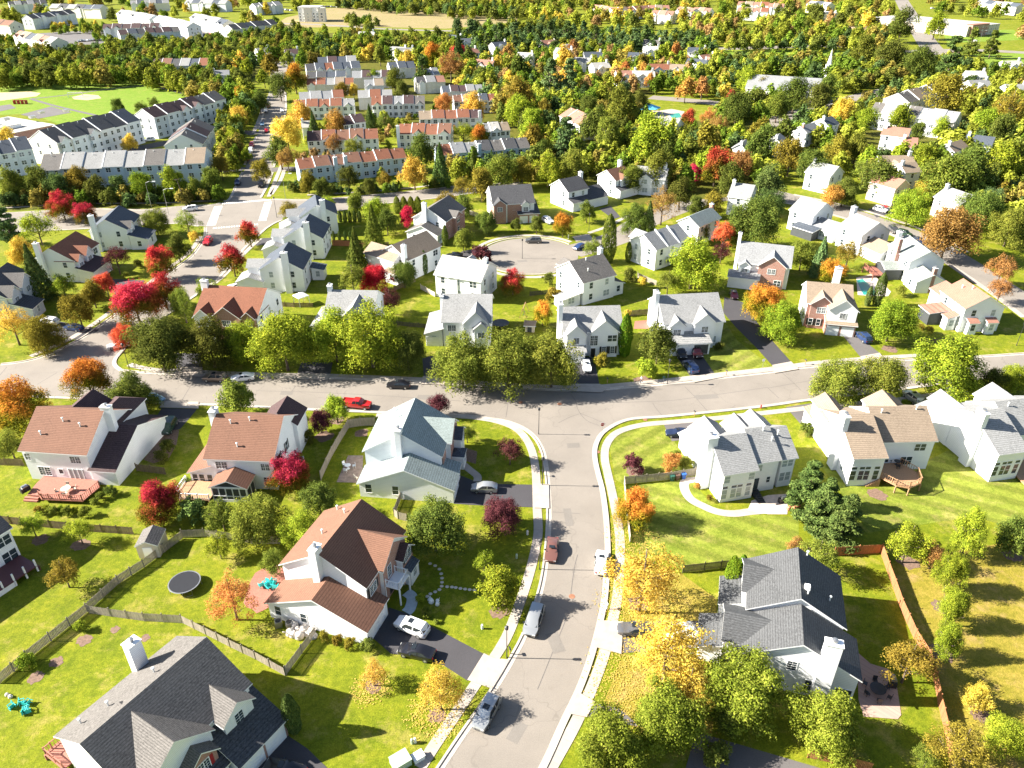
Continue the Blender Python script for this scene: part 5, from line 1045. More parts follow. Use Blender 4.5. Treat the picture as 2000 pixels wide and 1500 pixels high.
# school
q = House('low school building with white flat roofs and brick walls behind the townhouses', (15,262), (108,243), D=34, h=5.0, roof='white', wall=BRICK, name='school_building', cat='school'); q.V(0, q.L, 0, 34, 5.0, 'flat', roof='white', wall=BRICK); q.V(-30, q.L*0.55, 8, 30, 6.4, 'flat', roof='white', wall=WHITE, win=False); q.V(-34, 2, -16, 12, 4.0, 'flat', roof='white', wall=WHITE, win=False); q.top0 = 6; q.end()
for i in range(5):
    o = MB().box(-1.2, 1.2, -0.9, 0.9, 0, 1.0).build('roof_unit', METAL, q.o); o.location = (4+i*8, 14+(i % 2)*6, 6.4)
q = House('large white flat roofed store building at the upper right', (1892,52), (1955,46), D=95, h=8, roof='white', wall=TANW, name='store_building', cat='store'); q.V(0, q.L, 0, 95, 8, 'flat', roof='white', wall=TANW); q.V(3, 28, -2.0, 4, 9.4, 'flat', roof='pink', wall=BRICK); q.end()
q = House('white four storey apartment block at the top edge left of the meadow', (580,14), (622,14), D=22, h=13, roof='white', name='apartment_block', cat='apartment block'); q.V(0, q.L, 0, 22, 13, 'flat', roof='white'); q.V(6, 14, -1.5, 6, 12.4, 'flat', roof='white', wall=CREAM); q.V(20, 27, -1.5, 6, 12.4, 'flat', roof='white', wall=CREAM); q.end()
q = House('small grey roofed pool house beside the green pool cover in the middle distance', b3(1090,960), b3(1260,985), D=9, h=3.6, roof='lgrey'); q.main(); q.end()
# ---------------------------------------------------------------- trees
def npmesh(name, V, nq, mat, tri=False):
    k = 3 if tri else 4
    me = bpy.data.meshes.new(name); me.vertices.add(len(V)); me.vertices.foreach_set('co', V.astype(np.float32).ravel())
    me.loops.add(nq*k); me.loops.foreach_set('vertex_index', np.arange(nq*k, dtype=np.int32)); me.polygons.add(nq)
    me.polygons.foreach_set('loop_start', np.arange(0, nq*k, k, dtype=np.int32)); me.polygons.foreach_set('loop_total', np.full(nq, k, dtype=np.int32))
    me.materials.append(mat); me.update(); me.validate(); return me
def leaves(C, Nn, size, rng, jit=0.5, aspect=1.0):
    n = len(C); nn = Nn+rng.normal(0, jit, (n, 3)); nn /= np.linalg.norm(nn, axis=1, keepdims=True)+1e-9
    r = rng.normal(0, 1, (n, 3)); u = np.cross(nn, r); u /= np.linalg.norm(u, axis=1, keepdims=True)+1e-9; v = np.cross(nn, u)
    s = (size*rng.uniform(0.6, 1.35, n))[:, None]
    q = np.stack([C-u*s*aspect, C-v*s*0.62+nn*s*0.2, C+u*s*aspect, C+v*s*0.62+nn*s*0.2], 1)
    return q.reshape(-1, 3)
def unit(rng, n):
    d = rng.normal(0, 1, (n, 3)); return d/np.linalg.norm(d, axis=1, keepdims=True)
def crown_round(seed, n, leaf, nb=34, sparse=1.0, squash=1.0, low=-0.55, br=(0.17, 0.30)):
    rng = np.random.default_rng(seed)
    d = unit(rng, nb*3); d = d[d[:, 2] > low][:nb]
    rad = rng.uniform(0.42, 0.80, len(d))*0.5*(1+0.18*np.sin(3*np.arctan2(d[:, 1], d[:, 0])+seed))
    bc = d*rad[:, None]*np.array([1, 1, squash]); brr = rng.uniform(br[0], br[1], len(d))*0.62
    bc = np.vstack([bc, [[0, 0, 0.0], [0, 0, 0.16*squash]]]); brr = np.append(brr, [0.24, 0.22])
    w = brr**2; w /= w.sum(); idx = rng.choice(len(bc), n, p=w)
    dd = unit(rng, n); dd[:, 2] = np.where(dd[:, 2] < -0.35, -dd[:, 2], dd[:, 2])
    rr = brr[idx]*rng.uniform(0.6, 1.16, n)*(1+0.12*np.sin(dd[:, 0]*9+idx)+0.12*np.sin(dd[:, 1]*11+idx*2))
    C = bc[idx]+dd*rr[:, None]
    keep = rng.random(n) < sparse; C = C[keep]; dd = dd[keep]
    C[:, 2] = C[:, 2]-C[:, 2].min(); C[:, 2] /= C[:, 2].max(); C[:, :2] /= max(abs(C[:, 0]).max(), abs(C[:, 1]).max())*2
    return leaves(C, dd*0.9+np.array([0, 0, 0.35]), leaf, rng)
def crown_cone(seed, n, leaf, k=1.0, layers=9, rough=0.12, pw=1.0):
    rng = np.random.default_rng(seed); z = rng.random(n)**1.45
    prof = (1-z)**pw*0.5*(1-0.25*np.exp(-z*14)); lay = 1-0.22*((z*layers) % 1.0)
    th = rng.uniform(0, 2*np.pi, n); lob = 1+rough*np.sin(th*5+z*9+seed)+rough*np.sin(th*8+z*23)
    r = (prof*lay*lob+0.012)*np.sqrt(rng.uniform(0.45, 1.0, n))
    C = np.stack([r*np.cos(th), r*np.sin(th), z*k], 1); nn = np.stack([np.cos(th)*0.8, np.sin(th)*0.8, np.full(n, 0.6)], 1)
    return leaves(C, nn, leaf, rng, 0.55, 1.4)
def crown_column(seed, n, leaf):
    rng = np.random.default_rng(seed); z = rng.random(n); prof = 0.5*np.sin(np.pi*np.clip(z*0.86+0.14, 0, 1))**0.55
    th = rng.uniform(0, 2*np.pi, n); r = prof*(1+0.1*np.sin(th*4+z*11+seed))*np.sqrt(rng.uniform(0.6, 1.0, n))
    C = np.stack([r*np.cos(th), r*np.sin(th), z], 1); nn = np.stack([np.cos(th), np.sin(th), np.full(n, 0.35)], 1)
    return leaves(C, nn, leaf, rng, 0.5, 1.2)
def crown_pine(seed, n, leaf):
    rng = np.random.default_rng(seed); nb = 46; z = np.sort(rng.random(nb))**1.15; th = rng.uniform(0, 6.28, nb); rad = (1-z*0.82)*0.40*rng.uniform(0.35, 1.05, nb)
    bc = np.stack([rad*np.cos(th), rad*np.sin(th), z*0.9+0.05], 1); br = 0.11*(1.25-z*0.6)
    idx = rng.integers(0, nb, n); d = unit(rng, n); C = bc[idx]+d*np.array([1, 1, 0.42])*(br[idx]*rng.uniform(0.5, 1.1, n))[:, None]
    C[:, 2] -= C[:, 2].min(); C[:, 2] /= C[:, 2].max()
    return leaves(C, d*0.6+np.array([0, 0, 0.5]), leaf, rng, 0.6, 1.5)
def trunk_mesh(seed, bare=0.0, z1=0.72):
    rr = random.Random(seed); m = MB(); m.tube([(0,0,-0.02), (0.004,0,0.12), (0.01*rr.uniform(-1,1), 0.01, 0.4), (0, 0, z1)], [0.030, 0.022, 0.017, 0.006], 7)
    for i in range(9):
        a = i*2.4+rr.uniform(-0.3, 0.3); z = 0.24+0.045*i; l = 0.30*(1-0.05*i)+bare*0.06; dz = l*rr.uniform(0.55, 0.95)
        x, y = math.cos(a), math.sin(a); e = (x*l, y*l, z+dz); mid = (x*l*0.45, y*l*0.45, z+dz*0.35)
        m.tube([(0, 0, z), mid, e], [0.011, 0.007, 0.003], 5)
        for s in (-1, 1):
            b = a+s*0.55; m.tube([mid, (mid[0]+math.cos(b)*l*0.45, mid[1]+math.sin(b)*l*0.45, mid[2]+dz*0.55)], [0.006, 0.002], 4)
    return m.mesh('trunk', BARK, True)
PLACE = LEAF['G']
def mk(V, tri=False): return npmesh('crown', V, len(V)//4, PLACE)
CR = {'r': [mk(crown_round(s, 9000, 0.0195, nb=44, br=(0.15,0.28))) for s in (1, 2, 3, 4)], 'R': [mk(crown_round(s, 24000, 0.0125, nb=80, br=(0.10, 0.25))) for s in (11, 12, 13)],
      's': [mk(crown_round(s, 6500, 0.0165, nb=40, low=-0.3, br=(0.12, 0.24))) for s in (21, 22)], 'f': [mk(crown_round(s, 6200, 0.0125, nb=80, low=-0.35, br=(0.08, 0.17))) for s in (31, 32)],
      'b': [mk(crown_round(s, 2600, 0.035, nb=18)) for s in (41, 42)],
      'c': [mk(crown_cone(s, 6500, 0.022)) for s in (51, 52, 53)], 'a': [mk(crown_column(s, 4200, 0.030)) for s in (61, 62)], 'p': [mk(crown_pine(s, 5200, 0.024)) for s in (71, 72, 73)],
      'w': [mk(crown_pine(s, 17000, 0.015)) for s in (54, 55, 56)], 'd': [mk(crown_round(s, 1500, 0.05, nb=20, br=(0.2, 0.34))) for s in (81, 82, 83)], 'q': [mk(crown_cone(s, 1500, 0.04)) for s in (91, 92)]}
CR['o'] = CR['R']
TR = [trunk_mesh(s) for s in (5, 6, 7)]; TRB = [trunk_mesh(s, 1.0, 0.95) for s in (8, 9)]
KN = {'r': ('broadleaf_tree', 'tree', 1.04, 0.13), 'R': ('broadleaf_tree', 'tree', 0.88, 0.07), 's': ('open_crowned_tree', 'tree', 1.05, 0.24), 'f': ('feathery_tree', 'tree', 0.98, 0.22), 'b': ('shrub', 'shrub', 0.85, 0.02),
      'c': ('conifer_tree', 'conifer', 1.75, 0.03), 'a': ('arborvitae', 'arborvitae', 3.2, 0.01), 'p': ('pine_tree', 'pine', 1.2, 0.06), 'w': ('conifer_tree', 'conifer', 1.05, 0.02), 'o': ('broadleaf_tree', 'tree', 1.6, 0.14), 'd': ('broadleaf_tree', 'tree', 1.2, 0.15), 'q': ('conifer_tree', 'conifer', 1.9, 0.03)}
TC = [0]
TREEPOS = []
def tree_at(p, w, kind, colr, label, group=None, ratio=None, trunk=True):
    nm, cat, rt, cl = KN[kind]; rt = ratio or rt; Ht = w*rt; i = TC[0]; TC[0] += 1
    o = thing(nm, label, cat, (p[0], p[1], 0), (i*2.399) % 6.283, group)
    c = ob('crown', CR[kind][i % len(CR[kind])], o); c.scale = (w, w, Ht*(1-cl)); c.location.z = Ht*cl
    c.material_slots[0].link = 'OBJECT'; c.material_slots[0].material = LEAF[colr]
    if trunk and kind not in 'ab':
        t = ob('trunk', (TRB if kind in 'sf' else TR)[i % 2], o); t.scale = (Ht*0.9, Ht*0.9, Ht)
        if kind in 'cqw': t.scale = (Ht*0.25, Ht*0.25, Ht*0.9)
    TREEPOS.append((p[0], p[1], w)); return o
def tree_px(x, y, wpx, kind, colr, label, group=None, ratio=None):
    """crown centre and crown width as seen in the photograph -> real position and size"""
    nm, cat, rt, cl = KN[kind]; rt = ratio or rt; z = 3.0; w = 5
    for _ in range(6):
        p = P(x, y, z); w = (1.16 if kind in 'Rr' else 1.08)*wpx/scale_at(p); z = w*rt*(0.5+cl*0.5)
    return tree_at(P(x, y, z), w, kind, colr, label, group, ratio)
CN = {'G': 'green', 'D': 'dark olive', 'L': 'lime green', 'Y': 'golden yellow', 'O': 'orange', 'R': 'red', 'C': 'crimson', 'M': 'dark purple', 'B': 'olive brown', 'T': 'rust tan', 'E': 'dark evergreen', 'P': 'blue green', 'A': 'bright green', 'X': 'red topped', 'Z': 'orange topped', 'V': 'olive green', 'K': 'fresh green'}
KL = {'r': 'round tree', 'R': 'broad tree', 's': 'open tree', 'f': 'feathery tree', 'b': 'shrub', 'c': 'conifer', 'a': 'columnar arborvitae', 'p': 'pine', 'd': 'tree', 'q': 'conifer', 'w': 'bushy conifer', 'o': 'oval tree'}
# x, y (crown centre), crown width, kind, colour, where
TL = '''
308,668,122,R,D,at the left end of the street tree row
408,664,112,R,D,second in the street tree row beside the brick gabled house
470,662,84,R,L,between the dark olive and the broad lime street trees
552,664,128,R,L,in front of the gap left of the grey roofed house
652,650,118,R,L,covering the left front of the grey roofed house
722,652,138,R,L,covering the right front of the grey roofed house
795,682,84,R,D,left of the dark driveway in the street tree row
902,700,120,R,V,right of the dark driveway in the street tree row
992,698,130,R,V,in the middle of the olive trio before the twin gabled house
1078,702,116,R,V,overhanging the white sedan driveway
1287,664,78,r,G,left of the parked dark cars
1262,720,44,b,L,at the sidewalk in front of the twin gabled house
1222,654,26,a,A,between the twin gabled house and the round green tree
1530,622,84,R,L,left of the brick house double garage
1494,586,80,R,Z,behind the lime tree left of the brick house
1744,622,92,R,L,right of the blue suv
1355,508,110,R,L,with broad crown right of the three stepped roofs
1640,738,100,R,V,left of a pair in front of the tan roofed house
1722,738,104,R,V,right of a pair in front of the tan roofed house
1858,712,142,R,L,overhanging the side street on the right
1985,735,60,R,L,at the right edge by the side street
1940,742,50,r,D,between the two lime trees at the right edge
30,790,128,R,Z,with red tips at the left picture edge
15,862,60,r,V,under the orange tree at the left edge
168,736,88,R,Z,behind the left brown roofed house
256,762,92,R,G,between the left brown roofed house and the street
460,772,76,r,V,in front of the street between the brown roofed houses
655,792,58,r,L,beside the red pickup
624,820,46,r,M,on the mulch bed by the grey fence
856,790,42,r,M,behind the grey green roof corner house
912,842,40,s,V,in the corner lawn next to the grey green roof house
996,874,58,s,M,bare looking on the corner lawn
564,918,84,R,X,between the screened porch and the fence
622,972,66,r,G,small beside the red maple and the fence
305,975,92,R,X,above the garden shed
980,1002,78,R,M,beside the dark driveway near the sidewalk
848,1026,124,R,G,dense behind the brown roof in the centre
945,1092,48,s,L,thin on the shaded lawn with stepping stones
976,1144,88,r,L,on the lawn corner by the sidewalk
450,1160,112,f,O,leaning over the lawn right of the trampoline
425,1062,56,s,L,tall thin between shed and trampoline
500,1010,110,R,V,leafy behind the garden fence under the screened porch
430,1000,70,s,V,flowering next to the screened porch
588,1034,90,R,L,beside the rear of the central brown roof
530,1095,50,r,V,in the corner of the grey fence by the red play corner
375,1000,60,b,E,dark next to the red maple above the fence
60,1022,50,s,L,thin on the left of a pair below the brown fence
150,1032,56,s,L,thin on the right of a pair below the brown fence
122,1114,66,s,B,beside the plum deck
156,1222,26,b,L,small on the bed along the grey fence
50,1290,40,b,L,small where the grey fence meets the left edge
568,1392,32,a,E,dark beside the garage in the lower left
728,1312,64,f,Y,left of the two by the black sedan
858,1340,112,f,Y,next to the street kerb and black sedan
1258,1118,172,f,Y,over the pale parked car at the kerb
1305,1262,190,f,Y,wide behind the dark parked car
1348,1335,125,f,Y,low in front of the wide golden tree
1300,1395,150,R,K,near the bottom between two green trees
1190,1448,150,R,K,at the bottom edge beside the sidewalk
1452,1335,164,R,K,in front of the white side of the dark roofed house
1420,1395,80,R,G,between the lime and olive trees near the bottom
1618,1405,152,R,K,by the white corner post of the dark roofed house
1430,1122,28,a,A,left of two behind the dark roofed house
1448,1115,24,a,A,right of two behind the dark roofed house
1400,1470,60,b,G,at the bottom edge by the dark drive
1600,1080,86,s,V,behind the dark roofed house by the orange fence
1556,1062,40,s,T,with rusty leaves behind the dark roofed house
1583,948,100,w,E,leftmost of the big conifer trio
1616,985,104,w,E,in the middle of the big conifer trio
1652,1015,104,w,E,rightmost of the big conifer trio
1242,985,84,R,Z,beside the sidewalk at the fence corner
1236,908,44,b,M,in front of the side gate
1320,888,26,b,V,against the left corner of the light grey roofed house
1310,902,44,b,O,low by the wooden fence end
1778,1052,90,s,L,left of three on the far right lawn
1826,1080,60,s,T,mixed with pinkish leaves on the right lawn
1898,1030,72,o,L,topmost of the lime row on the right lawn
1862,1110,64,o,L,second of the lime row on the right lawn
1862,1180,62,o,L,third of the lime row on the right lawn
1855,1245,60,o,L,lowest of the lime row on the right lawn
1985,1042,80,r,G,at the right edge above the dry lawn
1780,1285,104,s,B,spreading over the orange fence
1912,1358,58,r,Y,small round on the dry lawn
1880,1455,140,f,B,wide at the lower right corner
1968,1440,90,R,L,at the right edge near the bottom
1815,1475,60,s,V,behind the orange fence at the bottom
1576,836,30,b,G,clipped round beside the grey driveway
262,590,96,R,X,largest of the left red group
318,566,80,R,X,behind the largest red tree
240,655,50,R,R,lowest overhanging the small white car
355,590,46,o,V,tall between the red trees and the brick gabled house
118,398,60,R,X,left of a pair by the upper road
162,414,44,R,X,right of a pair by the upper road
70,438,70,s,L,spreading left of the red pair
42,488,60,R,Y,behind the left edge houses
80,500,60,s,L,behind the red brown roofed house
14,440,60,p,P,dark at the left edge
66,530,60,c,E,beside the dark roofed pale house
120,552,52,s,L,in front of the red brown roofed house
178,568,54,r,B,orange tinged in front of the driveway
205,552,44,r,R,small next to the dark garage drive
150,602,62,r,B,beside the shaded lawn at the left
20,625,86,f,Y,at the left edge over the white suv
80,650,80,R,B,low beside the white suv
308,508,60,r,X,behind the lawn of the navy roofed house
225,500,54,s,M,dark leafless between the two left houses
345,480,52,r,G,beside the sidewalk left of the crosswalk street
302,430,56,R,V,right of the navy roofed house
364,428,58,f,L,weeping near the crosswalk
380,462,26,b,Y,small by the corner of the sidewalk
452,502,60,r,X,across the street from the red suv
485,450,50,r,X,near the crosswalk in front of the row of three
420,560,0,r,L,
402,562,50,s,L,beside the white chimney of the brick gabled house
562,408,44,s,B,at the corner beside the row of three
568,430,36,b,V,hedge like at the corner lawn
640,392,30,s,L,behind the farthest of the row of three
695,395,44,r,V,between the upper road and the back lawns
735,410,50,r,L,yellow sided above the back lawns
755,428,48,r,G,tall above the back lawns
728,440,46,c,V,pointed in the back lawns
695,490,52,c,G,behind the middle of the row of three
688,540,66,s,V,pale leafed left of the crimson tree
732,540,60,R,C,in the centre lawns
788,534,56,R,G,right of the crimson tree
795,420,38,r,C,small above the tan roofed house
828,512,14,a,E,beside the white wall of the tan roofed house
869,460,12,a,G,at the garage of the dark brick house
905,464,46,r,V,by the left mouth of the cul-de-sac
942,496,44,b,M,low at the left of the cul-de-sac
950,432,46,R,G,left of the dark roofed brick house
1002,548,56,R,X,between the white roofed and weathered roofed houses
1070,545,28,b,G,clipped round left of the weathered roofed house
1060,608,46,r,Z,behind the twin gabled house
1080,575,34,b,B,near the glass sunroom
760,582,50,s,M,dark between the grey roofed house and the lawns
640,590,0,r,G,
1008,436,26,r,G,first of three in front of the cul-de-sac houses
1048,436,32,r,G,second of three in front of the cul-de-sac houses
1100,436,42,r,Z,third of three in front of the cul-de-sac houses
1147,410,38,r,V,on the lawn of the porch house
1242,424,64,R,G,large by the neck of the cul-de-sac
1268,425,36,c,E,dark next to the large green tree by the cul-de-sac neck
1295,392,76,f,T,tall tan right of the cul-de-sac houses
1190,466,28,a,G,pointed at the cul-de-sac neck
1160,482,46,s,V,behind the weathered roofed house
1228,492,12,a,G,slim left of the three stepped roofs
1306,545,48,s,V,behind the tall chimney of the porch garage house
1255,548,18,b,Y,small yellow in the fenced yard
1415,452,56,s,R,brown red right of the low pale roofed house
1410,488,40,s,M,thin leafless under the brown red tree
1370,450,34,r,G,at the corner of the low pale roofed house
1480,432,110,R,G,large dark right of the brown red tree
1450,460,50,R,V,below the large dark green tree
1505,395,60,R,E,at the near side of the right road
1568,495,52,r,V,behind the brick fronted house
1605,500,44,c,P,behind the green pool garden
1628,530,58,R,Z,in front of the green pool
1660,488,56,s,B,by the row of diagonal houses
1720,565,20,a,E,by the green pool
1698,578,12,a,E,in the pool hedge
1855,448,112,R,T,wide over the right road
1960,520,60,s,T,thin at the right edge by the road
1958,560,50,s,T,low by the road at the right edge
1912,410,90,R,G,behind the wide rust tree
1975,440,80,R,V,at the right edge over the road
1930,390,60,R,P,right of the low grey roofed house
1625,380,40,r,O,beside the tan grey roofed diagonal house
1650,372,60,R,G,behind the small orange tree on the right
1780,400,76,R,L,beside the pinkish roofed brick house
1810,372,50,R,Y,golden behind the lime tree on the right
'''
NAMES = {}
for ln in TL.strip().split('\n'):
    x, y, w, k, c, wh = ln.split(',', 5)
    if float(w) <= 0: continue
    lab = f'{CN[c]} {KL[k]} {wh}'; words = lab.split()
    tree_px(float(x), float(y), float(w), k, c, ' '.join(words[:16]))
# rounded shrubs in beds
SH = [(z5(285,1300),22,'B','first round bush under the red deck'),(z5(340,1280),16,'L','second bush under the red deck'),(z5(385,1300),20,'V','third bush under the red deck'),(z5(440,1285),14,'L','fourth bush under the red deck'),(z5(485,1305),22,'V','fifth bush under the red deck'),(z5(545,1295),16,'L','sixth bush under the red deck'),(z5(620,1305),26,'V','seventh bush under the red deck'),
      (z5(690,1235),20,'V','bush at the turned corner of the red deck'),(z5(735,1195),20,'V','bush right of the red deck corner'),(z5(810,1155),26,'G','large bush at the white house corner by the red deck'),(z5(1365,1095),24,'G','round bush left of the screened porch house'),(z5(1340,1150),14,'G','lower bush left of the screened porch house'),
      (z2(395,730),24,'B','orange tinged bush left against the garage wall'),(z2(475,745),24,'B','middle bush against the garage wall'),(z2(545,765),26,'B','right bush against the garage wall'),(z2(655,775),34,'G','spreading green bush at the garage corner'),(z2(965,505),22,'L','round bush beside the front path'),(z2(995,565),16,'V','second bush beside the front path'),(z2(1000,605),16,'V','third bush beside the front path'),(z2(1055,640),12,'V','smallest bush beside the front path'),
      (z5(1030,655),20,'L','yellow bush beside the dark green suv'),(z7(655,190),30,'B','low bush by the white sedan driveway'),(z7(605,200),14,'L','small round bush by the white sedan driveway'),(z7(1520,95),22,'D','flat hedge bush right of the porch'),(z7(1280,950),28,'V','green bush by the wooden fence at the light grey roofed house'),(z7(1355,1115),16,'O','small rust grass tuft inside the curved path'),(z7(1450,1210),16,'B','dry grass tuft at the corner of the light grey roofed house'),
      (a4(1200,1150),14,'B','left clipped bush by the outside stair'),(a4(1265,1175),18,'B','right clipped bush by the outside stair'),(a4(500,1180),10,'L','small round bush at the double garage'),(a4(1035,870),24,'V','garden bush by the red deck pool house'),(a3(905,1040),16,'Y','yellow garden plant by the round terrace'),(a1(985,745),16,'V','round bush on the dark lawn'),(a1(1075,655),20,'D','dark round shrub by the path of the navy roofed house'),(z6(850,760),0,'D',''),(z5(1230,830),34,'D','long dark hedge beside the slope of the left house'),(z5(1180,900),30,'D','lower dark hedge beside the slope of the left house'),
      (a3(1270,650),26,'G','green bush at the edge of the fenced yard'),(a3(920,740),30,'D','dark bush in the fenced yard'),(z6(380,760),30,'D','dark hedge beside the right wall of the porch house'),(a2(345,1020),0,'D',''),(z8(1000,500),12,'L','small lime bush beside the silver suv'),(z8(1215,620),14,'L','lime bush between the two right white houses'),
      (a2(700,250),0,'G',''),(z1(400,740),0,'D','')]
for px, w, c, lab in SH:
    if w: tree_px(px[0], px[1], w, 'b', c, lab)
ONE = ['first', 'second', 'third', 'fourth', 'fifth']
for i in range(5):
    px = a2(655+38*i, 290); tree_px(px[0], px[1], 8, 'a', 'E', f'small dark arborvitae, {ONE[i]} in the line behind the farthest slate roofed house', 'line of small dark arborvitae', 2.6)
for i in range(4):
    px = a2(1100+55*i, 200); tree_px(px[0], px[1], 14, 'a', 'V', f'yellow green columnar tree {ONE[i]} from the left in the screen along the upper road', 'screen of columnar trees along the upper road', 2.2)
for i, xx in enumerate((605, 650, 695, 735)):
    px = a2(xx, 440); tree_px(px[0], px[1], 6, 'a', 'E', f'slim arborvitae, {ONE[i]} from the left behind the middle slate roofed house', 'slim arborvitae on the back terrace', 3)
# middle distance by hand: x, y, width, kind, colour, where
ML = '''
20,352,60,r,V,at the left edge in front of the long grey roofed row
72,352,60,r,G,second in front of the long grey roofed row
110,362,50,r,E,dark third in front of the long grey roofed row
148,350,56,r,B,fourth in front of the long grey roofed row
185,362,50,r,D,fifth in front of the long grey roofed row
232,362,44,r,E,dark sixth in front of the long grey roofed row
275,358,48,r,L,seventh in front of the long grey roofed row
336,350,56,r,L,tall before the right part of the long grey roofed row
380,362,40,r,V,behind the street light near the crossing
410,348,46,r,V,at the right end of the long grey roofed row
430,325,40,r,B,by the side street below the decks
12,268,44,R,Y,golden beside the school roof
252,275,34,r,Y,golden in the court of the black roofed row
230,205,28,r,G,at the edge of the playing field
275,208,28,s,G,thin at the edge of the playing field
300,198,24,s,G,at the corner of the playing field
455,262,38,R,L,left of the street by the decks
470,185,34,R,Z,orange tipped left of the far street
465,225,36,R,Y,at the bend left of the far street
480,300,26,r,L,at the second side street
505,195,40,R,G,left side of the far street
512,330,42,R,B,standing in the street corner at the crossing
560,258,60,R,Y,golden in front of the red roofed row
590,225,58,R,Y,bright beside the red roofed row
545,290,60,R,G,overhanging the far street
560,305,48,s,T,bare tan by the parked white car
545,165,46,R,G,at the end of the far street
575,148,50,R,Z,glowing at the left of the estate
600,350,42,r,B,rust tinged in front of the nearest brown row
630,365,40,r,G,dark green in front of the nearest brown row
680,345,42,r,D,round in front of the nearest brown row
752,348,30,r,B,orange brown round in front of the nearest brown row
808,330,62,R,Y,glowing right end of the nearest brown row
720,362,30,r,D,low hedge like by the brown row
860,320,44,c,E,tall dark by the grey and dark roofed row
822,290,60,R,G,big dark behind the glowing golden tree
655,235,50,R,O,orange beside the plain brown roofs
612,245,30,c,E,dark next to the white end house
722,228,26,c,E,tall evergreen in the middle of the brown rows
750,235,34,s,G,right of the tall evergreen
690,285,44,s,V,in front of the gabled brown row
650,275,40,s,T,bare tan before the gabled brown row
868,200,36,R,O,pinkish orange behind the wide estate
885,185,0,r,G,
925,205,52,R,Y,golden crown at the right of the estate
905,255,44,s,L,lime by the grey gabled row
935,265,44,R,Z,half orange by the grey gabled row
668,175,30,R,B,brown by the small rust gable
690,175,26,R,Y,small golden in the estate
770,150,44,R,V,round olive in the middle of the estate
785,175,36,R,D,dark round below the olive tree
730,150,28,R,L,small lime hiding the plum row
880,120,54,s,T,tan by the black and pink roofed row
825,135,44,p,E,dark pine beside the slate roofed row
895,95,32,c,E,dark spire shaped above the estate
895,100,30,R,R,red beside the pink roofed house
842,105,44,R,Z,pinkish orange above the slate row
1060,290,44,R,G,round roadside green by the end of the grey row
1050,258,0,r,G,
1040,240,60,R,L,lime behind the grey row end
1015,215,60,R,L,yellow lime right of the grey row
1065,210,34,R,B,rust beside the pinkish roofed units
1015,180,70,R,B,large rust behind the pinkish roofed units
1075,150,56,p,P,big blue green pine in the thicket
1110,150,56,p,P,pale pine right of the big one
1105,272,68,p,P,feathery large pine in front of the pinkish units
1165,235,70,R,G,large green right of the pinkish units
1190,255,60,R,V,olive right of the large green tree
1150,205,40,R,G,dark green behind the pinkish units
1215,200,70,R,V,thick olive left of the far pool
1250,195,40,r,D,dark olive behind the far pool
1270,265,90,R,L,broad lime below the far pool house
1295,290,60,R,G,green below the broad lime tree
1345,230,38,R,X,red flecked right of the far pool
1385,225,44,f,O,orange tan right of the far pool
1405,240,40,s,T,tan by the far side road
1440,210,60,R,G,green column right of the tan tree
1430,190,30,R,X,pink tipped above the green tree
1357,335,36,R,C,bright crimson in the middle right
1400,320,66,R,X,tall flecked right of the crimson tree
1445,318,50,R,T,rust behind the tall flecked tree
1490,275,70,R,G,big green left of the diagonal trio
1500,350,70,R,E,dark below the big green tree
1545,300,66,R,B,brown olive in front of the diagonal trio
1590,320,60,R,G,dark green in front of the diagonal trio
1640,290,56,R,B,brown tinged right of the diagonal trio
1675,285,60,R,V,olive behind the clearing house
1645,215,50,R,Y,golden behind the diagonal trio
1695,232,44,R,L,lime left of the weathered row
1760,225,50,R,L,lime in front of the weathered row
1840,245,42,R,L,tall lime before the end wall of the weathered row
1795,255,36,R,G,dark round before the weathered row
1850,180,74,R,B,big golden brown behind the weathered row
1720,340,70,R,G,green under the clearing
1690,330,50,s,V,loose under the clearing
1805,310,60,R,L,lime beside the clearing garage
1850,345,90,R,V,wide olive at the right
1900,330,90,R,G,wide green right of the wide olive tree
1960,310,80,R,L,yellow lime at the right edge
1960,250,60,R,G,dark green right of the slate roofed house
1930,235,50,R,L,lime above the slate roofed house
1975,205,70,s,B,loose brown at the right edge
1620,165,50,R,G,dark right of the steeple
1600,190,60,R,D,dark olive in front of the steeple
1555,180,60,R,G,green in front of the church roof
1520,205,50,R,V,olive in front of the church gable
1460,150,50,R,L,lime at the left end of the church
1490,165,34,R,B,brown at the left of the church gable
1740,108,60,R,D,round dark by the long road crossing
1830,45,44,R,L,large lime right of the long road
1765,40,60,R,G,large green left of the long road
1690,95,56,R,V,olive by the highway
1800,120,60,R,G,green at the highway crossing
1860,110,60,p,E,dark pines right of the crossing
1900,80,40,p,G,pine on the store verge
1940,85,40,p,G,second pine on the store verge
1925,350,0,R,G,
925,315,30,c,G,conical by the lamp right of the dark row
960,310,20,c,P,small bluish conical by the dark row
905,360,44,s,B,brown hedge tree above the upper road
940,355,60,R,B,olive brown above the upper road
980,330,60,R,V,olive left of the dark roofed brick house
1020,330,50,R,B,autumn brown above the dark brick house
1070,325,60,R,L,lime above the black roofed porch house
1120,320,60,R,V,olive above the black roofed porch house
1235,345,50,R,V,beside the brown roofed cul-de-sac house
1285,325,70,R,V,soft green behind the crimson tree
1330,370,60,R,D,dark under the crimson tree
1360,400,40,r,G,young green below the crimson tree
1395,395,44,r,B,bronze beside the pale roof
1430,345,60,R,G,green right of the tall flecked tree
870,390,50,s,B,brown by the black and brick house
905,400,44,R,G,dark green behind the dark brick house
'''
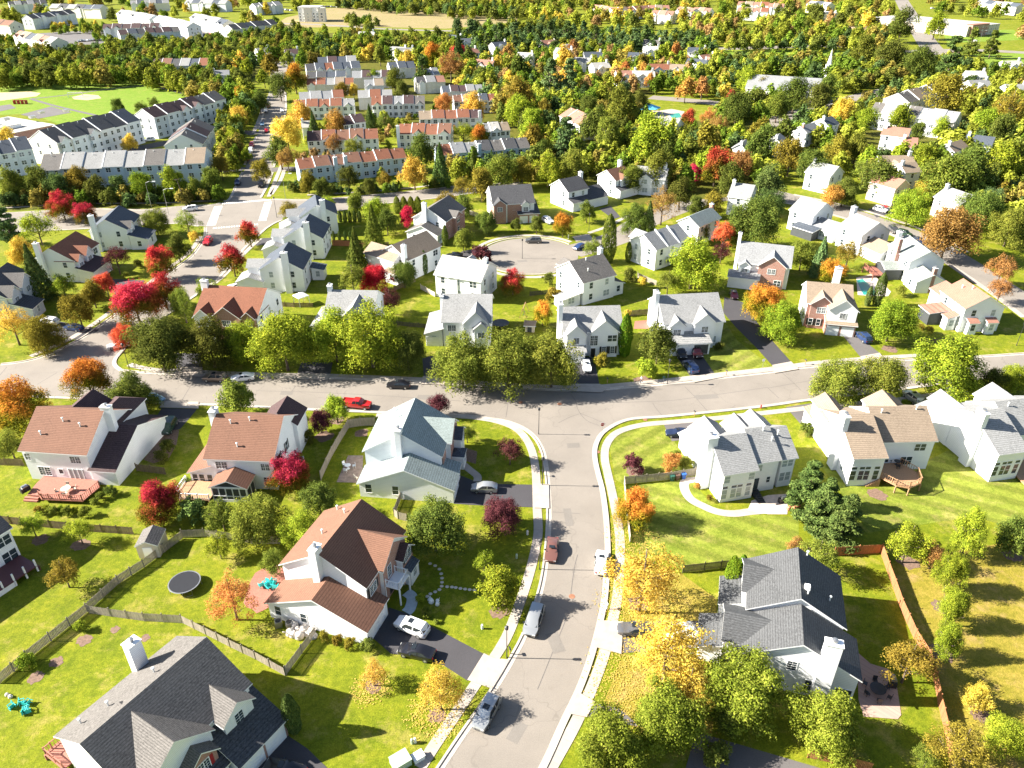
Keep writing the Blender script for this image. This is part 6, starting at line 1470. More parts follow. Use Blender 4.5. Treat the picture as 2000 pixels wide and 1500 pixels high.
for ln in ML.strip().split('\n'):
    x, y, w, k, c, wh = ln.split(',', 5)
    if float(w) <= 0: continue
    k = {'R': 'r'}.get(k, k)
    if c in ('L', 'V') and k in 'rR': c = c
    tree_px(float(x), float(y), float(w), k, c, ' '.join(f'{CN[c]} {KL[k]} {wh}'.split()[:16]))
# woods: single trees for the nearer ones, one mass for the far ones
def inpoly(x, y, poly):
    c = False; j = len(poly)-1
    for i in range(len(poly)):
        if (poly[i][1] > y) != (poly[j][1] > y) and x < (poly[j][0]-poly[i][0])*(y-poly[i][1])/(poly[j][1]-poly[i][1])+poly[i][0]: c = not c
        j = i
    return c
WOODS = [  # polygon of crown centres in the photograph, mean width px, count, colours, kinds, place
 ([(470,115),(600,112),(690,95),(900,100),(890,130),(700,118),(600,118),(560,140),(500,180),(470,150)], 32, 10, 'VGVLYB', 'd', 'around the top of the townhouse estate'),
 ([(890,60),(1000,58),(1150,62),(1370,72),(1390,95),(1280,92),(1200,84),(900,90)], 32, 30, 'EP', 'p', 'in the evergreen belt'),
 ([(900,95),(1200,90),(1400,100),(1420,180),(1330,190),(1200,170),(1050,200),(950,170)], 36, 22, 'GBLTYGO', 'd', 'among the middle houses'),
 ([(1000,200),(1100,290),(1250,240),(1480,250),(1560,260),(1500,330),(1250,310),(1050,320),(900,300),(940,230)], 48, 14, 'VGLBG', 'd', 'in the thicket above the cul-de-sac'),
 ([(1700,300),(1990,300),(2000,390),(1900,385),(1850,370),(1680,345)], 52, 12, 'VGLBV', 'd', 'behind the diagonal houses at the right')]
rr = random.Random(99); done = []; CAND = {}; ORD = 'first second third fourth fifth sixth seventh eighth ninth tenth eleventh twelfth thirteenth fourteenth fifteenth sixteenth seventeenth eighteenth nineteenth twentieth'.split()
def near_house(p, w):
    for (hx, hy, r) in HP:
        if (p.x-hx)**2+(p.y-hy)**2 < (r+w*0.15)**2: return True
    return False
HP = []
for o in list(bpy.data.objects):
    if o.get('category') in ('house', 'townhouses', 'church', 'school', 'store') and 'townhouse' not in o.name:
        HP.append((o.location.x+5*math.cos(o.rotation_euler.z)-5*math.sin(o.rotation_euler.z), o.location.y+5*math.sin(o.rotation_euler.z)+5*math.cos(o.rotation_euler.z), 5)); HP.append((HP[-1][0], HP[-1][1]-8, 4.5))
    elif o.name.startswith('townhouse_row'):
        L = max((c.location.x for c in o.children), default=30); a = o.rotation_euler.z
        for k in range(int(L/6)+1): HP.append((o.location.x+6*k*math.cos(a)-5*math.sin(a), o.location.y+6*k*math.sin(a)+5*math.cos(a), 6))
for poly, w, n, cols, kinds, wh in WOODS:
    xs = [q[0] for q in poly]; ys = [q[1] for q in poly]; k = 0; tries = 0
    while k < n and tries < n*60:
        tries += 1; x = rr.uniform(min(xs), max(xs)); y = rr.uniform(min(ys), max(ys)); ww = w*rr.uniform(0.75, 1.3)
        if not inpoly(x, y, poly): continue
        if any((x-a)**2+((y-b)*2.0)**2 < (0.5*(ww+c)*0.72)**2 for a, b, c in done): continue
        kd = rr.choice(kinds); c = rr.choice(cols)
        if kd in 'pq': c = rr.choice('EP')
        z = 5.0; wm = 8
        for _ in range(4): p = P(x, y, z); wm = ww/scale_at(p); z = wm*0.6
        if near_house(p, wm): continue
        done.append((x, y, ww)); k += 1
        CAND.setdefault((c, kd, wh), []).append((x, tree_at(p, wm, kd, c, 'tree', f'{CN[c]} {KL[kd]}s {wh}')))
for (c, kd, wh), l in CAND.items():
    l.sort(key=lambda q: q[0])
    for i, (x, o) in enumerate(l):
        o['label'] = (f'{ORD[i]} {CN[c]} {KL[kd]} from the left {wh}' if len(l) > 1 and i < 20 else f'only {CN[c]} {KL[kd]} {wh}' if len(l) == 1 else f'{CN[c]} {KL[kd]} near the right {wh}')
# the rest of the woods and the far distance as one mass
m, t, b = nt('wood_leaves'); at_ = N(t, 'ShaderNodeAttribute'); at_.attribute_name = 'tint'; geo = N(t, 'ShaderNodeNewGeometry')
hs = N(t, 'ShaderNodeHueSaturation'); mr = N(t, 'ShaderNodeMapRange'); mr.inputs['To Min'].default_value = 0.6; mr.inputs['To Max'].default_value = 1.45
t.links.new(geo.outputs['Random Per Island'], mr.inputs['Value']); t.links.new(mr.outputs[0], hs.inputs['Value']); t.links.new(at_.outputs['Color'], hs.inputs['Color'])
d_ = N(t, 'ShaderNodeBsdfDiffuse'); tl_ = N(t, 'ShaderNodeBsdfTranslucent'); mx = N(t, 'ShaderNodeMixShader'); mx.inputs[0].default_value = 0.3
t.links.new(hs.outputs[0], d_.inputs[0]); t.links.new(hs.outputs[0], tl_.inputs[0]); t.links.new(d_.outputs[0], mx.inputs[1]); t.links.new(tl_.outputs[0], mx.inputs[2]); t.links.new(mx.outputs[0], t.nodes['Material Output'].inputs[0])
WOODM = m
TINT = {'E': (.065,.10,.03), 'G': (.105,.155,.018), 'V': (.17,.185,.022), 'L': (.25,.27,.035), 'B': (.20,.165,.035), 'T': (.28,.18,.07), 'Y': (.42,.33,.05), 'P': (.085,.13,.045), 'D': (.10,.115,.022), 'O': (.45,.19,.05)}
RD = [[(1380,96),(1500,93),(1640,90),(1760,100),(1900,98),(2050,106)], [(1755,-10),(1775,25),(1793,55),(1812,85),(1835,112)], [(1490,245),(1560,222),(1640,200),(1720,180),(1780,170)], [(530,45),(740,56),(1000,62)], [(1270,190),(1400,202),(1450,215)], [(538,160),(548,120)], [(1440,380),(1500,377),(1560,392),(1640,411),(1800,468)]]
RDP = []
for l in RD:
    q = [P(*v) for v in l]
    for a_, b_ in zip(q, q[1:]):
        n_ = int((b_-a_).length/6)+1; RDP += [(a_.lerp(b_, i/n_).x, a_.lerp(b_, i/n_).y) for i in range(n_)]
BR = [crown_round(700+i, 900, 0.062, nb=20, br=(0.18, 0.32)) for i in range(6)]; BC = [crown_cone(750+i, 560, 0.06) for i in range(4)]
ALLP = [(a_, b_, c_) for a_, b_, c_ in TREEPOS if b_ > 250]
def mass(name, label, polys, n, wrange, cols, seed, cone=0.0, hr=(0.75, 1.1), spacing=0.33):
    r2 = random.Random(seed); out = []; tint = []; tries = 0; cnt = 0; pts = []; grid = {}
    area = [max(1, (max(q[0] for q in p_)-min(q[0] for q in p_))*(max(q[1] for q in p_)-min(q[1] for q in p_))) for p_ in polys]
    while cnt < n and tries < n*14:
        tries += 1; poly = r2.choices(polys, area)[0]; xs = [q[0] for q in poly]; ys = [q[1] for q in poly]; x = r2.uniform(min(xs), max(xs)); y = r2.uniform(min(ys), max(ys))
        if not inpoly(x, y, poly): continue
        w = r2.uniform(*wrange); p = P(x, y, w*0.5); gx, gy = int(p.x//12), int(p.y//12)
        if any((p.x-a)**2+(p.y-b)**2 < (spacing*(w+c))**2 for i in (-1, 0, 1) for j in (-1, 0, 1) for a, b, c in grid.get((gx+i, gy+j), ())): continue
        if near_house(p, w) or any((p.x-a)**2+(p.y-b)**2 < (6+w*0.4)**2 for a, b in RDP) or any((p.x-a)**2+(p.y-b)**2 < (0.36*(w+c))**2 for a, b, c in ALLP): continue
        grid.setdefault((gx, gy), []).append((p.x, p.y, w)); cnt += 1; cn = r2.random() < cone; b = (BC if cn else BR)[cnt % 4]; a = r2.uniform(0, 6.28); ca, sa = math.cos(a), math.sin(a); h = w*r2.uniform(*hr)*(1.5 if cn else 1)
        q = np.stack([(b[:, 0]*ca-b[:, 1]*sa)*w+p.x, (b[:, 0]*sa+b[:, 1]*ca)*w+p.y, b[:, 2]*h+0.08*h], 1); out.append(q)
        k = r2.uniform(1.05, 1.75); c = TINT[r2.choice('EP') if cn else r2.choice(cols)]; tint.append(np.tile(np.array([c[0]*k, c[1]*k, c[2]*k, 1.0], dtype=np.float32), (len(b)//4, 1)))
    V = np.vstack(out); me = npmesh(name, V, len(V)//4, WOODM); at = me.attributes.new('tint', 'FLOAT_COLOR', 'FACE'); at.data.foreach_set('color', np.vstack(tint).ravel())
    o = ob(name, me); o['kind'] = 'stuff'; tag(o, label, 'woods'); print(name, cnt, tries); return o
mass('far_woods', 'mixed autumn woods filling the far distance along the top edge', [[(0,-20),(1100,-20),(1100,12),(1000,20),(760,4),(640,4),(560,16),(330,10),(0,0)], [(1000,-15),(1750,-15),(1740,25),(1640,60),(1520,70),(1400,60),(1200,40),(1040,46)], [(1810,-10),(2050,-10),(2050,30),(2000,60),(1975,30),(1830,15)], [(0,22),(40,50),(100,30),(60,20)], [(140,40),(260,20),(380,16),(560,40),(520,46),(420,24),(240,26)]], 620, (9, 15), 'GVVLLBDTY', 3)
mass('far_woods', 'dark green woods behind the dry meadow left of centre', [[(640,4),(760,2),(1010,6),(1060,20),(1010,30),(860,24),(700,10)], [(690,30),(740,40),(720,52),(670,38)], [(880,48),(1100,44),(1100,56),(1000,58)]], 200, (8, 13), 'DDEGV', 4)
mass('woodland_canopy', 'olive woodland canopy between the far rows and the playing field', [[(0,88),(110,96),(210,90),(230,76),(360,80),(440,72),(520,58),(560,52),(620,62),(760,68),(900,70),(1000,62),(1000,80),(900,88),(900,104),(760,92),(690,104),(600,116),(560,126),(500,120),(470,150),(500,185),(480,230),(440,200),(420,185),(340,165),(260,150),(0,157)]], 900, (7.5, 12), 'DDEGGVVVB', 5)
mass('evergreen_mass', 'dense evergreen belt behind the middle houses', [[(890,62),(1000,58),(1150,60),(1370,70),(1400,92),(1280,94),(1200,88),(900,90)]], 190, (8, 12), 'EPGPV', 12, 0)
mass('woodland_canopy', 'mixed autumn canopy among the middle houses right of the estate', [[(850,90),(1200,92),(1400,100),(1440,130),(1420,180),(1330,188),(1200,172),(1060,230),(1000,230),(930,180),(880,160),(850,120)], [(700,92),(900,88),(880,120),(700,108)]], 330, (7, 10.5), 'GGVLLBTYGP', 7, 0)
mass('woodland_canopy', 'green canopy around the church and along the highway', [[(1380,112),(1640,112),(1760,108),(1760,165),(1640,190),(1640,150),(1460,130),(1400,130)], [(1400,66),(1520,70),(1640,62),(1745,50),(1750,86),(1600,86),(1540,86),(1400,86)], [(1460,190),(1600,190),(1600,205),(1500,235),(1420,230),(1400,210)]], 260, (8, 12), 'EGGVDVLB', 6, 0)
mass('woodland_canopy', 'canopy along the right edge around the weathered townhouses', [[(1640,150),(1760,130),(1850,110),(1900,122),(2040,150),(2040,260),(1900,230),(1880,190),(1700,180)], [(1560,228),(1700,190),(1720,200),(1690,250),(1640,290),(1560,262)], [(1850,255),(2050,240),(2050,300),(1940,300),(1850,290)], [(1600,300),(1700,290),(1800,300),(2050,320),(2050,440),(1940,430),(1880,370),(1760,345),(1640,320)]], 330, (6.5, 10), 'GVVLBEDL', 9, 0)
mass('woodland_canopy', 'green thicket above the cul-de-sac houses', [[(870,318),(960,300),(1050,262),(1190,290),(1330,290),(1480,280),(1560,330),(1480,352),(1290,350),(1180,322),(1060,344),(960,350)], [(1050,190),(1250,210),(1300,250),(1440,250),(1480,275),(1330,285),(1100,280),(1050,250)], [(440,330),(470,300),(455,280),(430,300)], [(430,200),(470,190),(480,230),(450,290),(430,280)]], 330, (5.5, 9), 'GVLVDBGE', 8, 0)
mass('roadside_hedge', 'dark hedge band along the upper road at the left', [[(0,376),(100,374),(300,372),(430,370),(440,380),(300,386),(0,390)]], 110, (3.5, 6), 'EDGB', 19)
mass('roadside_hedge', 'green hedge band in front of the nearest brown townhouse row', [[(560,352),(700,364),(860,354),(880,360),(700,374),(560,364)]], 60, (2.2, 3.8), 'DEG', 10)
mass('garden_thicket', 'leafy shrubs and small trees between the back gardens of the estate rows', [[(600,200),(900,190),(940,280),(600,290)], [(580,300),(880,300),(860,335),(600,345)]], 80, (3, 5), 'GVLBT', 13)
mass('court_trees', 'small trees among the far left townhouse courts', [[(90,40),(230,50),(230,70),(100,60)], [(0,60),(60,80),(130,88),(60,92),(0,90)], [(170,48),(190,44),(210,80),(180,72)]], 50, (5, 8), 'GVY', 14)
# ---------------------------------------------------------------- vehicles
def paint(name, c, metal=0.3):
    m, t, b = nt(name); b.inputs['Base Color'].default_value = (*c, 1); b.inputs['Roughness'].default_value = 0.28; b.inputs['Metallic'].default_value = metal; b.inputs['Coat Weight'].default_value = 0.6; return m
PC = {'silver': paint('silver_paint', (0.42, 0.43, 0.43), 0.6), 'white': paint('white_car_paint', (0.75, 0.75, 0.75), 0), 'black': paint('black_car_paint', (0.015, 0.015, 0.02)), 'red': paint('red_car_paint', (0.45, 0.015, 0.02), 0.1), 'blue': paint('blue_car_paint', (0.025, 0.05, 0.14)), 'grey': paint('grey_car_paint', (0.13, 0.13, 0.135), 0.5),
      'brown': paint('brown_car_paint', (0.22, 0.10, 0.08), 0.4), 'navy': paint('navy_car_paint', (0.02, 0.03, 0.07)), 'green': paint('dark_green_car_paint', (0.02, 0.05, 0.035)), 'maroon': paint('maroon_car_paint', (0.03, 0.006, 0.01)), 'taupe': paint('taupe_car_paint', (0.22, 0.17, 0.14), 0.5), 'lblue': paint('pale_blue_car_paint', (0.25, 0.38, 0.48), 0.4)}
TYRE = simple('tyre_rubber', (0.02, 0.02, 0.02), 0.8); RIM = simple('wheel_rim', (0.5, 0.5, 0.5), 0.35, 0.7); LAMP = simple('headlight_lens', (0.7, 0.7, 0.68), 0.15); TAIL = simple('taillight_lens', (0.4, 0.01, 0.01), 0.2)
# profile: list of (x from nose, bottom z, belt z, roof z or None); L, half width
CT = {'sedan': (4.7, 0.90, [(0,.42,.62),(.12,.28,.74),(.9,.22,.86),(1.45,.22,.93)], (1.45, 2.15, 3.35, 4.15), 1.42, [(4.15,.22,.98),(4.55,.28,.96),(4.7,.42,.80)]),
      'suv': (4.7, 0.94, [(0,.48,.75),(.12,.32,.92),(.85,.26,1.05),(1.25,.26,1.10)], (1.25, 1.85, 4.15, 4.55), 1.72, [(4.55,.28,1.10),(4.68,.34,1.0),(4.7,.48,.85)]),
      'hatch': (4.2, 0.88, [(0,.42,.62),(.12,.28,.78),(.75,.22,.92),(1.05,.22,.96)], (1.05, 1.85, 3.35, 4.05), 1.48, [(4.05,.24,1.0),(4.17,.3,.92),(4.2,.42,.8)]),
      'van': (5.1, 0.98, [(0,.46,.70),(.12,.30,.86),(.7,.24,1.02),(1.0,.24,1.08)], (1.0, 1.85, 4.55, 5.0), 1.76, [(5.0,.26,1.08),(5.08,.32,.95),(5.1,.46,.85)]),
      'pickup': (5.6, 0.98, [(0,.52,.82),(.12,.38,1.0),(1.0,.32,1.10),(1.5,.32,1.14)], (1.5, 2.05, 3.25, 3.5), 1.78, [(3.5,.32,1.14),(5.5,.36,1.14),(5.6,.5,1.0)])}
def car_proto(kind):
    L, hw, front, cab, rz, rear = CT[kind]; bz = front[-1][2]
    st = [(x, b, t, None) for x, b, t in front[:-1]]+[(cab[0], front[-1][1], bz, bz), (cab[1], front[-1][1], bz+0.02, rz), ((cab[1]+cab[2])/2, front[-1][1], bz+0.03, rz+0.03), (cab[2], front[-1][1], bz+0.03, rz-0.02), (cab[3], rear[0][1], rear[0][2], rear[0][2])]+[(x, b, t, None) for x, b, t in rear[1:]]
    vs = []; rows = []
    for i, (x, b, t, r) in enumerate(st):
        k = 1-0.28*max(0, 1-x/0.5)**2-0.18*max(0, 1-(L-x)/0.4)**2; w = hw*k; r = t if r is None else r; rw = w*0.98 if r <= t+0.03 else w*0.76
        y = [w*0.9, w, w*0.99, w*0.96, rw, rw*0.75, 0]; z = [b, b+0.22, t-0.12, t, max(r-0.05, t), max(r, t+0.015), max(r, t)+0.03]
        if r <= t+0.03: y[3] = w*0.97; y[4] = w*0.9
        ring = [(-(x-L/2), s*yy, zz) for s in (1,) for yy, zz in zip(y, z)]+[(-(x-L/2), -yy, zz) for yy, zz in list(zip(y, z))[-2::-1]]
        rows.append(len(vs)); vs += ring
    n = 13; fs = [(rows[i]+j, rows[i]+j+1, rows[i+1]+j+1, rows[i+1]+j) for i in range(len(st)-1) for j in range(n-1)]
    fs += [tuple(rows[0]+j for j in range(n))[::-1], tuple(rows[-1]+j for j in range(n))]; fs += [(rows[i]+n-1, rows[i], rows[i+1], rows[i+1]+n-1) for i in range(len(st)-1)]
    root = ob(kind+'_proto', None); body = MB().add(vs, fs)
    if kind == 'pickup':     # open bed
        body.box(-L/2+0.15, -L/2+2.0, -hw*0.94, -hw*0.82, 1.10, 1.34).box(-L/2+0.15, -L/2+2.0, hw*0.82, hw*0.94, 1.10, 1.34).box(-L/2+0.08, -L/2+0.16, -hw*0.94, hw*0.94, 1.10, 1.33)
    bo = body.build('body', PC['silver'], root); 
    for p in bo.data.polygons: p.use_smooth = True
    try: bo.data.set_sharp_from_angle(angle=R_(38))
    except Exception: pass
    bo.material_slots[0].link = 'OBJECT'
    # glass panels a little proud of the cabin
    def quad(name, a, b, c, d, ins=0.10):
        q = [Vector(v) for v in (a, b, c, d)]; m = sum(q, Vector())/4; nrm = (q[1]-q[0]).cross(q[3]-q[0]).normalized()
        if nrm.dot(m-Vector((0, 0, 0.8))) < 0: nrm = -nrm
        q = [v.lerp(m, ins)+nrm*0.018 for v in q]; mb = MB().add(q+[v-nrm*0.012 for v in q], [(0,1,2,3),(7,6,5,4),(0,4,5,1),(1,5,6,2),(2,6,7,3),(3,7,4,0)]); mb.build(name, CGLASS, root)
    R0 = len(front)-1; V = lambda i, j: vs[rows[i]+j]
    quad('windshield', V(R0,4), V(R0,8), V(R0+1,8), V(R0+1,4)); quad('rear_window', V(R0+3,4), V(R0+3,8), V(R0+4,8), V(R0+4,4), 0.12)
    for s in (0, 1):
        j0, j1 = (3, 4) if s == 0 else (9, 8)
        quad('side_window', V(R0,j0), V(R0+1,j1), V(R0+2,j1), V(R0+2,j0), 0.12)
        quad('side_window', V(R0+2,j0), V(R0+2,j1), V(R0+3,j1), V(R0+4,j0), 0.12)
    if kind in ('suv', 'sedan'): MB().box(-0.30 if kind == 'suv' else 0.0, 0.35 if kind == 'suv' else 0.55, -0.38, 0.38, rz+0.045, rz+0.065).build('sunroof', CGLASS, root)
    wr = 0.35 if kind in ('suv', 'pickup', 'van') else 0.32
    for x in (L/2-0.92, -L/2+0.95):
        for s in (-1, 1):
            m = MB(); t = 24; prof = [(wr*0.6, -0.11), (wr*0.97, -0.11), (wr, -0.08), (wr, 0.08), (wr*0.97, 0.11), (wr*0.6, 0.11)]
            vv = [(r*math.cos(2*math.pi*k/t), y, r*math.sin(2*math.pi*k/t)) for r, y in prof for k in range(t)]
            m.add(vv, [(i*t+k, i*t+(k+1) % t, (i+1)*t+(k+1) % t, (i+1)*t+k) for i in range(5) for k in range(t)])
            w = m.build('wheel', TYRE, root); w.location = (x, s*(hw-0.10), wr)
            m = MB(); vv = [(wr*0.62*math.cos(2*math.pi*k/12), s*0.10, wr*0.62*math.sin(2*math.pi*k/12)) for k in range(12)]+[(wr*0.15*math.cos(2*math.pi*k/12), s*0.12, wr*0.15*math.sin(2*math.pi*k/12)) for k in range(12)]
            m.add(vv, [(k, (k+1) % 12, 12+(k+1) % 12, 12+k) for k in range(12)]+[tuple(range(12, 24))]); m.build('rim', RIM, w)
    zl = front[1][2]-0.14
    for s in (-1, 1):
        MB().box(L/2-0.16, L/2-0.02, s*hw*0.62-0.17, s*hw*0.62+0.17, zl-0.08, zl+0.08).build('headlight', LAMP, root)
        MB().box(-L/2+0.0, -L/2+0.10, s*hw*0.68-0.14, s*hw*0.68+0.14, rear[-1][2]-0.14, rear[-1][2]+0.08).build('taillight', TAIL, root)
        MB().box(L/2-cab[0]-0.50, L/2-cab[0]-0.32, s*(hw+0.06)-0.09, s*(hw+0.06)+0.09, bz-0.02, bz+0.13).build('side_mirror', CGLASS, root)
    MB().box(L/2-0.10, L/2-0.0, -hw*0.35, hw*0.35, 0.42, zl).build('grille', DMETAL, root)
    return root
PROTO = {k: car_proto(k) for k in CT}
used = {}
def car(kind, colr, nose, tail, label, group=None):
    a = P(*nose, 0.4); b = P(*tail, 0.4); d = a-b; c = (a+b)/2
    src = PROTO[kind]
    if not used.get(kind): used[kind] = True; o = src
    else: o = copy_tree(src)
    o.name = {'sedan': 'sedan_car', 'suv': 'suv', 'hatch': 'hatchback_car', 'van': 'minivan', 'pickup': 'pickup_truck'}[kind]
    o.location = (c.x, c.y, 0.016); o.rotation_euler.z = math.atan2(d.y, d.x)
    tag(o, label, {'sedan': 'car', 'hatch': 'car', 'suv': 'suv', 'van': 'minivan', 'pickup': 'pickup truck'}[kind], group or 'parked vehicles')
    for ch in o.children:
        if ch.name.startswith('body'): ch.material_slots[0].link = 'OBJECT'; ch.material_slots[0].material = PC[colr]
    return o
K = 'silver blue suv parked at the kerb near the bottom'
for a in [('suv','silver',z2(1295,1285),z2(1405,1085),'silver suv parked at the kerb nearest the bottom edge'),
 ('van','silver',z3(103,715),z3(152,570),'silver minivan parked at the kerb in tree shade'),
 ('sedan','brown',z3(226,292),z3(240,165),'brown sedan parked at the left kerb of the side street'),
 ('sedan','white',z3(528,240),z3(518,362),'white sedan at the right kerb under the golden tree'),
 ('sedan','grey',z3(650,690),z3(800,700),'dark grey sedan on the pale driveway apron'),
 ('suv','white',z3(905,735),z3(1040,705),'white suv hidden under the golden tree branches'),
 ('suv','white',z2(815,640),z2(1015,720),'white suv on the dark driveway beside the black sedan'),
 ('sedan','black',z2(835,800),z2(1050,850),'black sedan on the dark driveway beside the white suv'),
 ('hatch','silver',z6(1580,1140),z6(1765,1145),'silver hatchback on the dark driveway at the corner house'),
 ('pickup','red',z6(838,540),z6(640,520),'bright red pickup truck parked by the lime tree'),
 ('sedan','black',z6(962,385),z6(1128,388),'black sedan under the street trees facing left'),
 ('suv','taupe',z5(1497,335),z5(1655,340),'taupe suv parked ahead of the white sedan'),
 ('sedan','white',z5(1692,340),z5(1865,325),'white sedan parked behind the taupe suv'),
 ('sedan','lblue',z5(1182,500),z5(1070,470),'pale car behind the green tree on the south kerb'),
 ('suv','green',z5(1212,735),z5(1262,655),'dark green suv on the left driveway'),
 ('sedan','white',z5(838,100),z5(905,88),'small white car under the red tree at the junction'),
 ('suv','white',a1(305,1110),a1(468,1130),'white suv in the driveway at the left edge'),
 ('sedan','blue',a1(490,1150),a1(668,1180),'dark blue sedan right of the white suv at the left edge'),
 ('suv','red',a1(1605,515),a1(1645,470),'red suv parked at the kerb below the crosswalk'),
 ('suv','white',a1(1435,240),a1(1540,232),'white suv driving on the upper road'),
 ('suv','navy',k1(165,1240),k1(200,1130),'dark blue suv parked at the left kerb north of the crossing'),
 ('suv','white',a2(140,465),a2(235,445),'white suv in the driveway of the row of three'),
 ('sedan','white',a1(1800,845),a1(1905,835),'white sedan behind the brick gabled house'),
 ('suv','grey',a3(110,485),a3(225,485),'dark grey suv parked at the cul-de-sac kerb'),
 ('hatch','blue',a3(490,548),a3(565,520),'dark blue car leaving the cul-de-sac'),
 ('suv','white',a3(310,345),a3(250,315),'white suv in the driveway behind the cul-de-sac'),
 ('sedan','black',a2(1500,600),a2(1600,600),'black car behind the white roofed house'),
 ('sedan','white',z7(553,285),z7(538,210),'white sedan in the shaded driveway of the twin gabled house'),
 ('suv','black',z7(1262,205),z7(1205,105),'black suv at the left of the porch house garage'),
 ('suv','maroon',z7(1375,190),z7(1318,110),'dark maroon suv at the right of the porch house garage'),
 ('suv','blue',z7(1278,222),z7(1338,290),'blue suv nearest the sidewalk below the two dark suvs'),
 ('suv','blue',z8(655,5),z8(740,75),'blue suv on the driveway of the brick double garage house'),
 ('suv','silver',z8(1022,450),z8(1100,515),'silver suv between the trees behind the tan roofed house'),
 ('sedan','navy',z7(1175,740),z7(1270,745),'dark blue car behind the light grey roofed house'),
 ('sedan','maroon',a3(1745,945),a3(1718,870),'maroon car on the drive by the orange topped tree'),
 ('suv','grey',a4(1010,425),a4(950,380),'grey suv first in the line of three on the right road'),
 ('suv','green',a4(1095,440),a4(1030,420),'dark teal suv second in the line of three on the right road'),
 ('sedan','navy',a4(1215,500),a4(1140,465),'dark sedan last in the line of three on the right road'),
 ('suv','white',a4(905,250),a4(850,235),'white suv in the driveway of the pinkish roofed brick house'),
 ('sedan','black',a4(980,262),a4(925,240),'black sedan in the driveway of the pinkish roofed brick house'),
 ('hatch','red',a4(925,235),a4(890,222),'small red car between the white suv and the black sedan'),
 ('suv','red',k1(370,660),k1(405,600),'red suv first of the parked line on the north street'),
 ('suv','white',k1(355,750),k1(392,680),'white suv in the parked line on the north street'),
 ('suv','silver',k1(340,790),k1(365,740),'silver suv behind the white one on the north street'),
 ('suv','red',k1(305,860),k1(345,800),'dark red suv last of the parked line on the north street'),
 ('suv','silver',k1(580,165),k1(610,100),'silver suv at the left kerb far up the north street'),
 ('suv','red',k1(615,85),k1(640,40),'red suv behind the silver one far up the north street'),
 ('sedan','lblue',k1(540,350),k1(545,300),'pale blue sedan alone on the left of the north street'),
 ('sedan','red',k1(600,435),k1(612,400),'red sedan in the middle of the north street'),
 ('sedan','white',k1(678,695),k1(690,640),'white sedan at the right kerb by the bare tan tree'),
 ('sedan','grey',k1(655,840),k1(665,790),'dark grey sedan at the right kerb of the north street'),
 ('sedan','white',k1(830,150),k1(835,95),'white sedan at the right kerb far up the north street'),
 ('pickup','black',k1(510,1250),k1(560,1170),'black pickup truck turning near the crossing'),
 ('suv','white',b1(1115,1085),b1(1190,1078),'white suv in the townhouse court'),
 ('sedan','blue',b1(875,1135),b1(945,1140),'blue sedan beside the yellow court tree'),
 ('sedan','black',z2(90,1495),z2(250,1540),'dark blue sedan cut by the bottom edge in the lower left drive'),
 ('sedan','navy',b1(1660,925),b1(1700,935),'dark sedan in the shade behind the plum roofed row'),
 ('sedan','grey',b1(1700,910),b1(1745,920),'grey sedan in the shade behind the plum roofed row'),
 ('sedan','white',b4(180,352),b4(228,354),'white sedan driving on the far highway'),
 ('suv','white',b4(1560,318),b4(1615,322),'white car on the far highway at the right'),
 ('sedan','white',b4(905,355),b4(950,358),'white car waiting at the highway crossing')]:
    car(*a)
rr = random.Random(5)
def lot(a, b, n, place, cols=('white','silver','grey','navy','white','red','black')):
    for i in range(n):
        t = (i+0.5)/n; x = a[0]+(b[0]-a[0])*t; y = a[1]+(b[1]-a[1])*t; c = P(x, y); d = (P(*b)-P(*a)).normalized(); nn = Vector((-d.y, d.x, 0)); k = rr.choice(cols)
        o = copy_tree(PROTO[rr.choice(['sedan', 'suv'])]); o.location = (c.x, c.y, 0.06); o.rotation_euler.z = math.atan2(nn.y, nn.x); nm = {'navy': 'dark blue'}.get(k, k)
        o.name = 'parked_car'; tag(o, f'{nm} car, {ORD[i]} in the line {place}', 'car', f'cars in the line {place}')
        for ch in o.children:
            if ch.name.startswith('body'): ch.material_slots[0].material = PC[k]
lot(e1(1060,565), e1(1420,530), 9, 'beside the far pale grey townhouses'); lot(e1(830,588), e1(1030,572), 5, 'at the dark end of the far lot'); lot(c1(1210,655), c1(1600,630), 9, 'below the far green')
lot((538,18), (572,22), 7, 'left of the white apartment block'); lot((628,14), (662,15), 6, 'right of the white apartment block'); lot((1818,17), (1850,22), 5, 'beside the store'); lot(b4(200,555), b4(400,575), 6, 'behind the church')
for k, o in PROTO.items():
    if not used.get(k):
        for c in list(o.children): bpy.data.objects.remove(c)
        bpy.data.objects.remove(o)

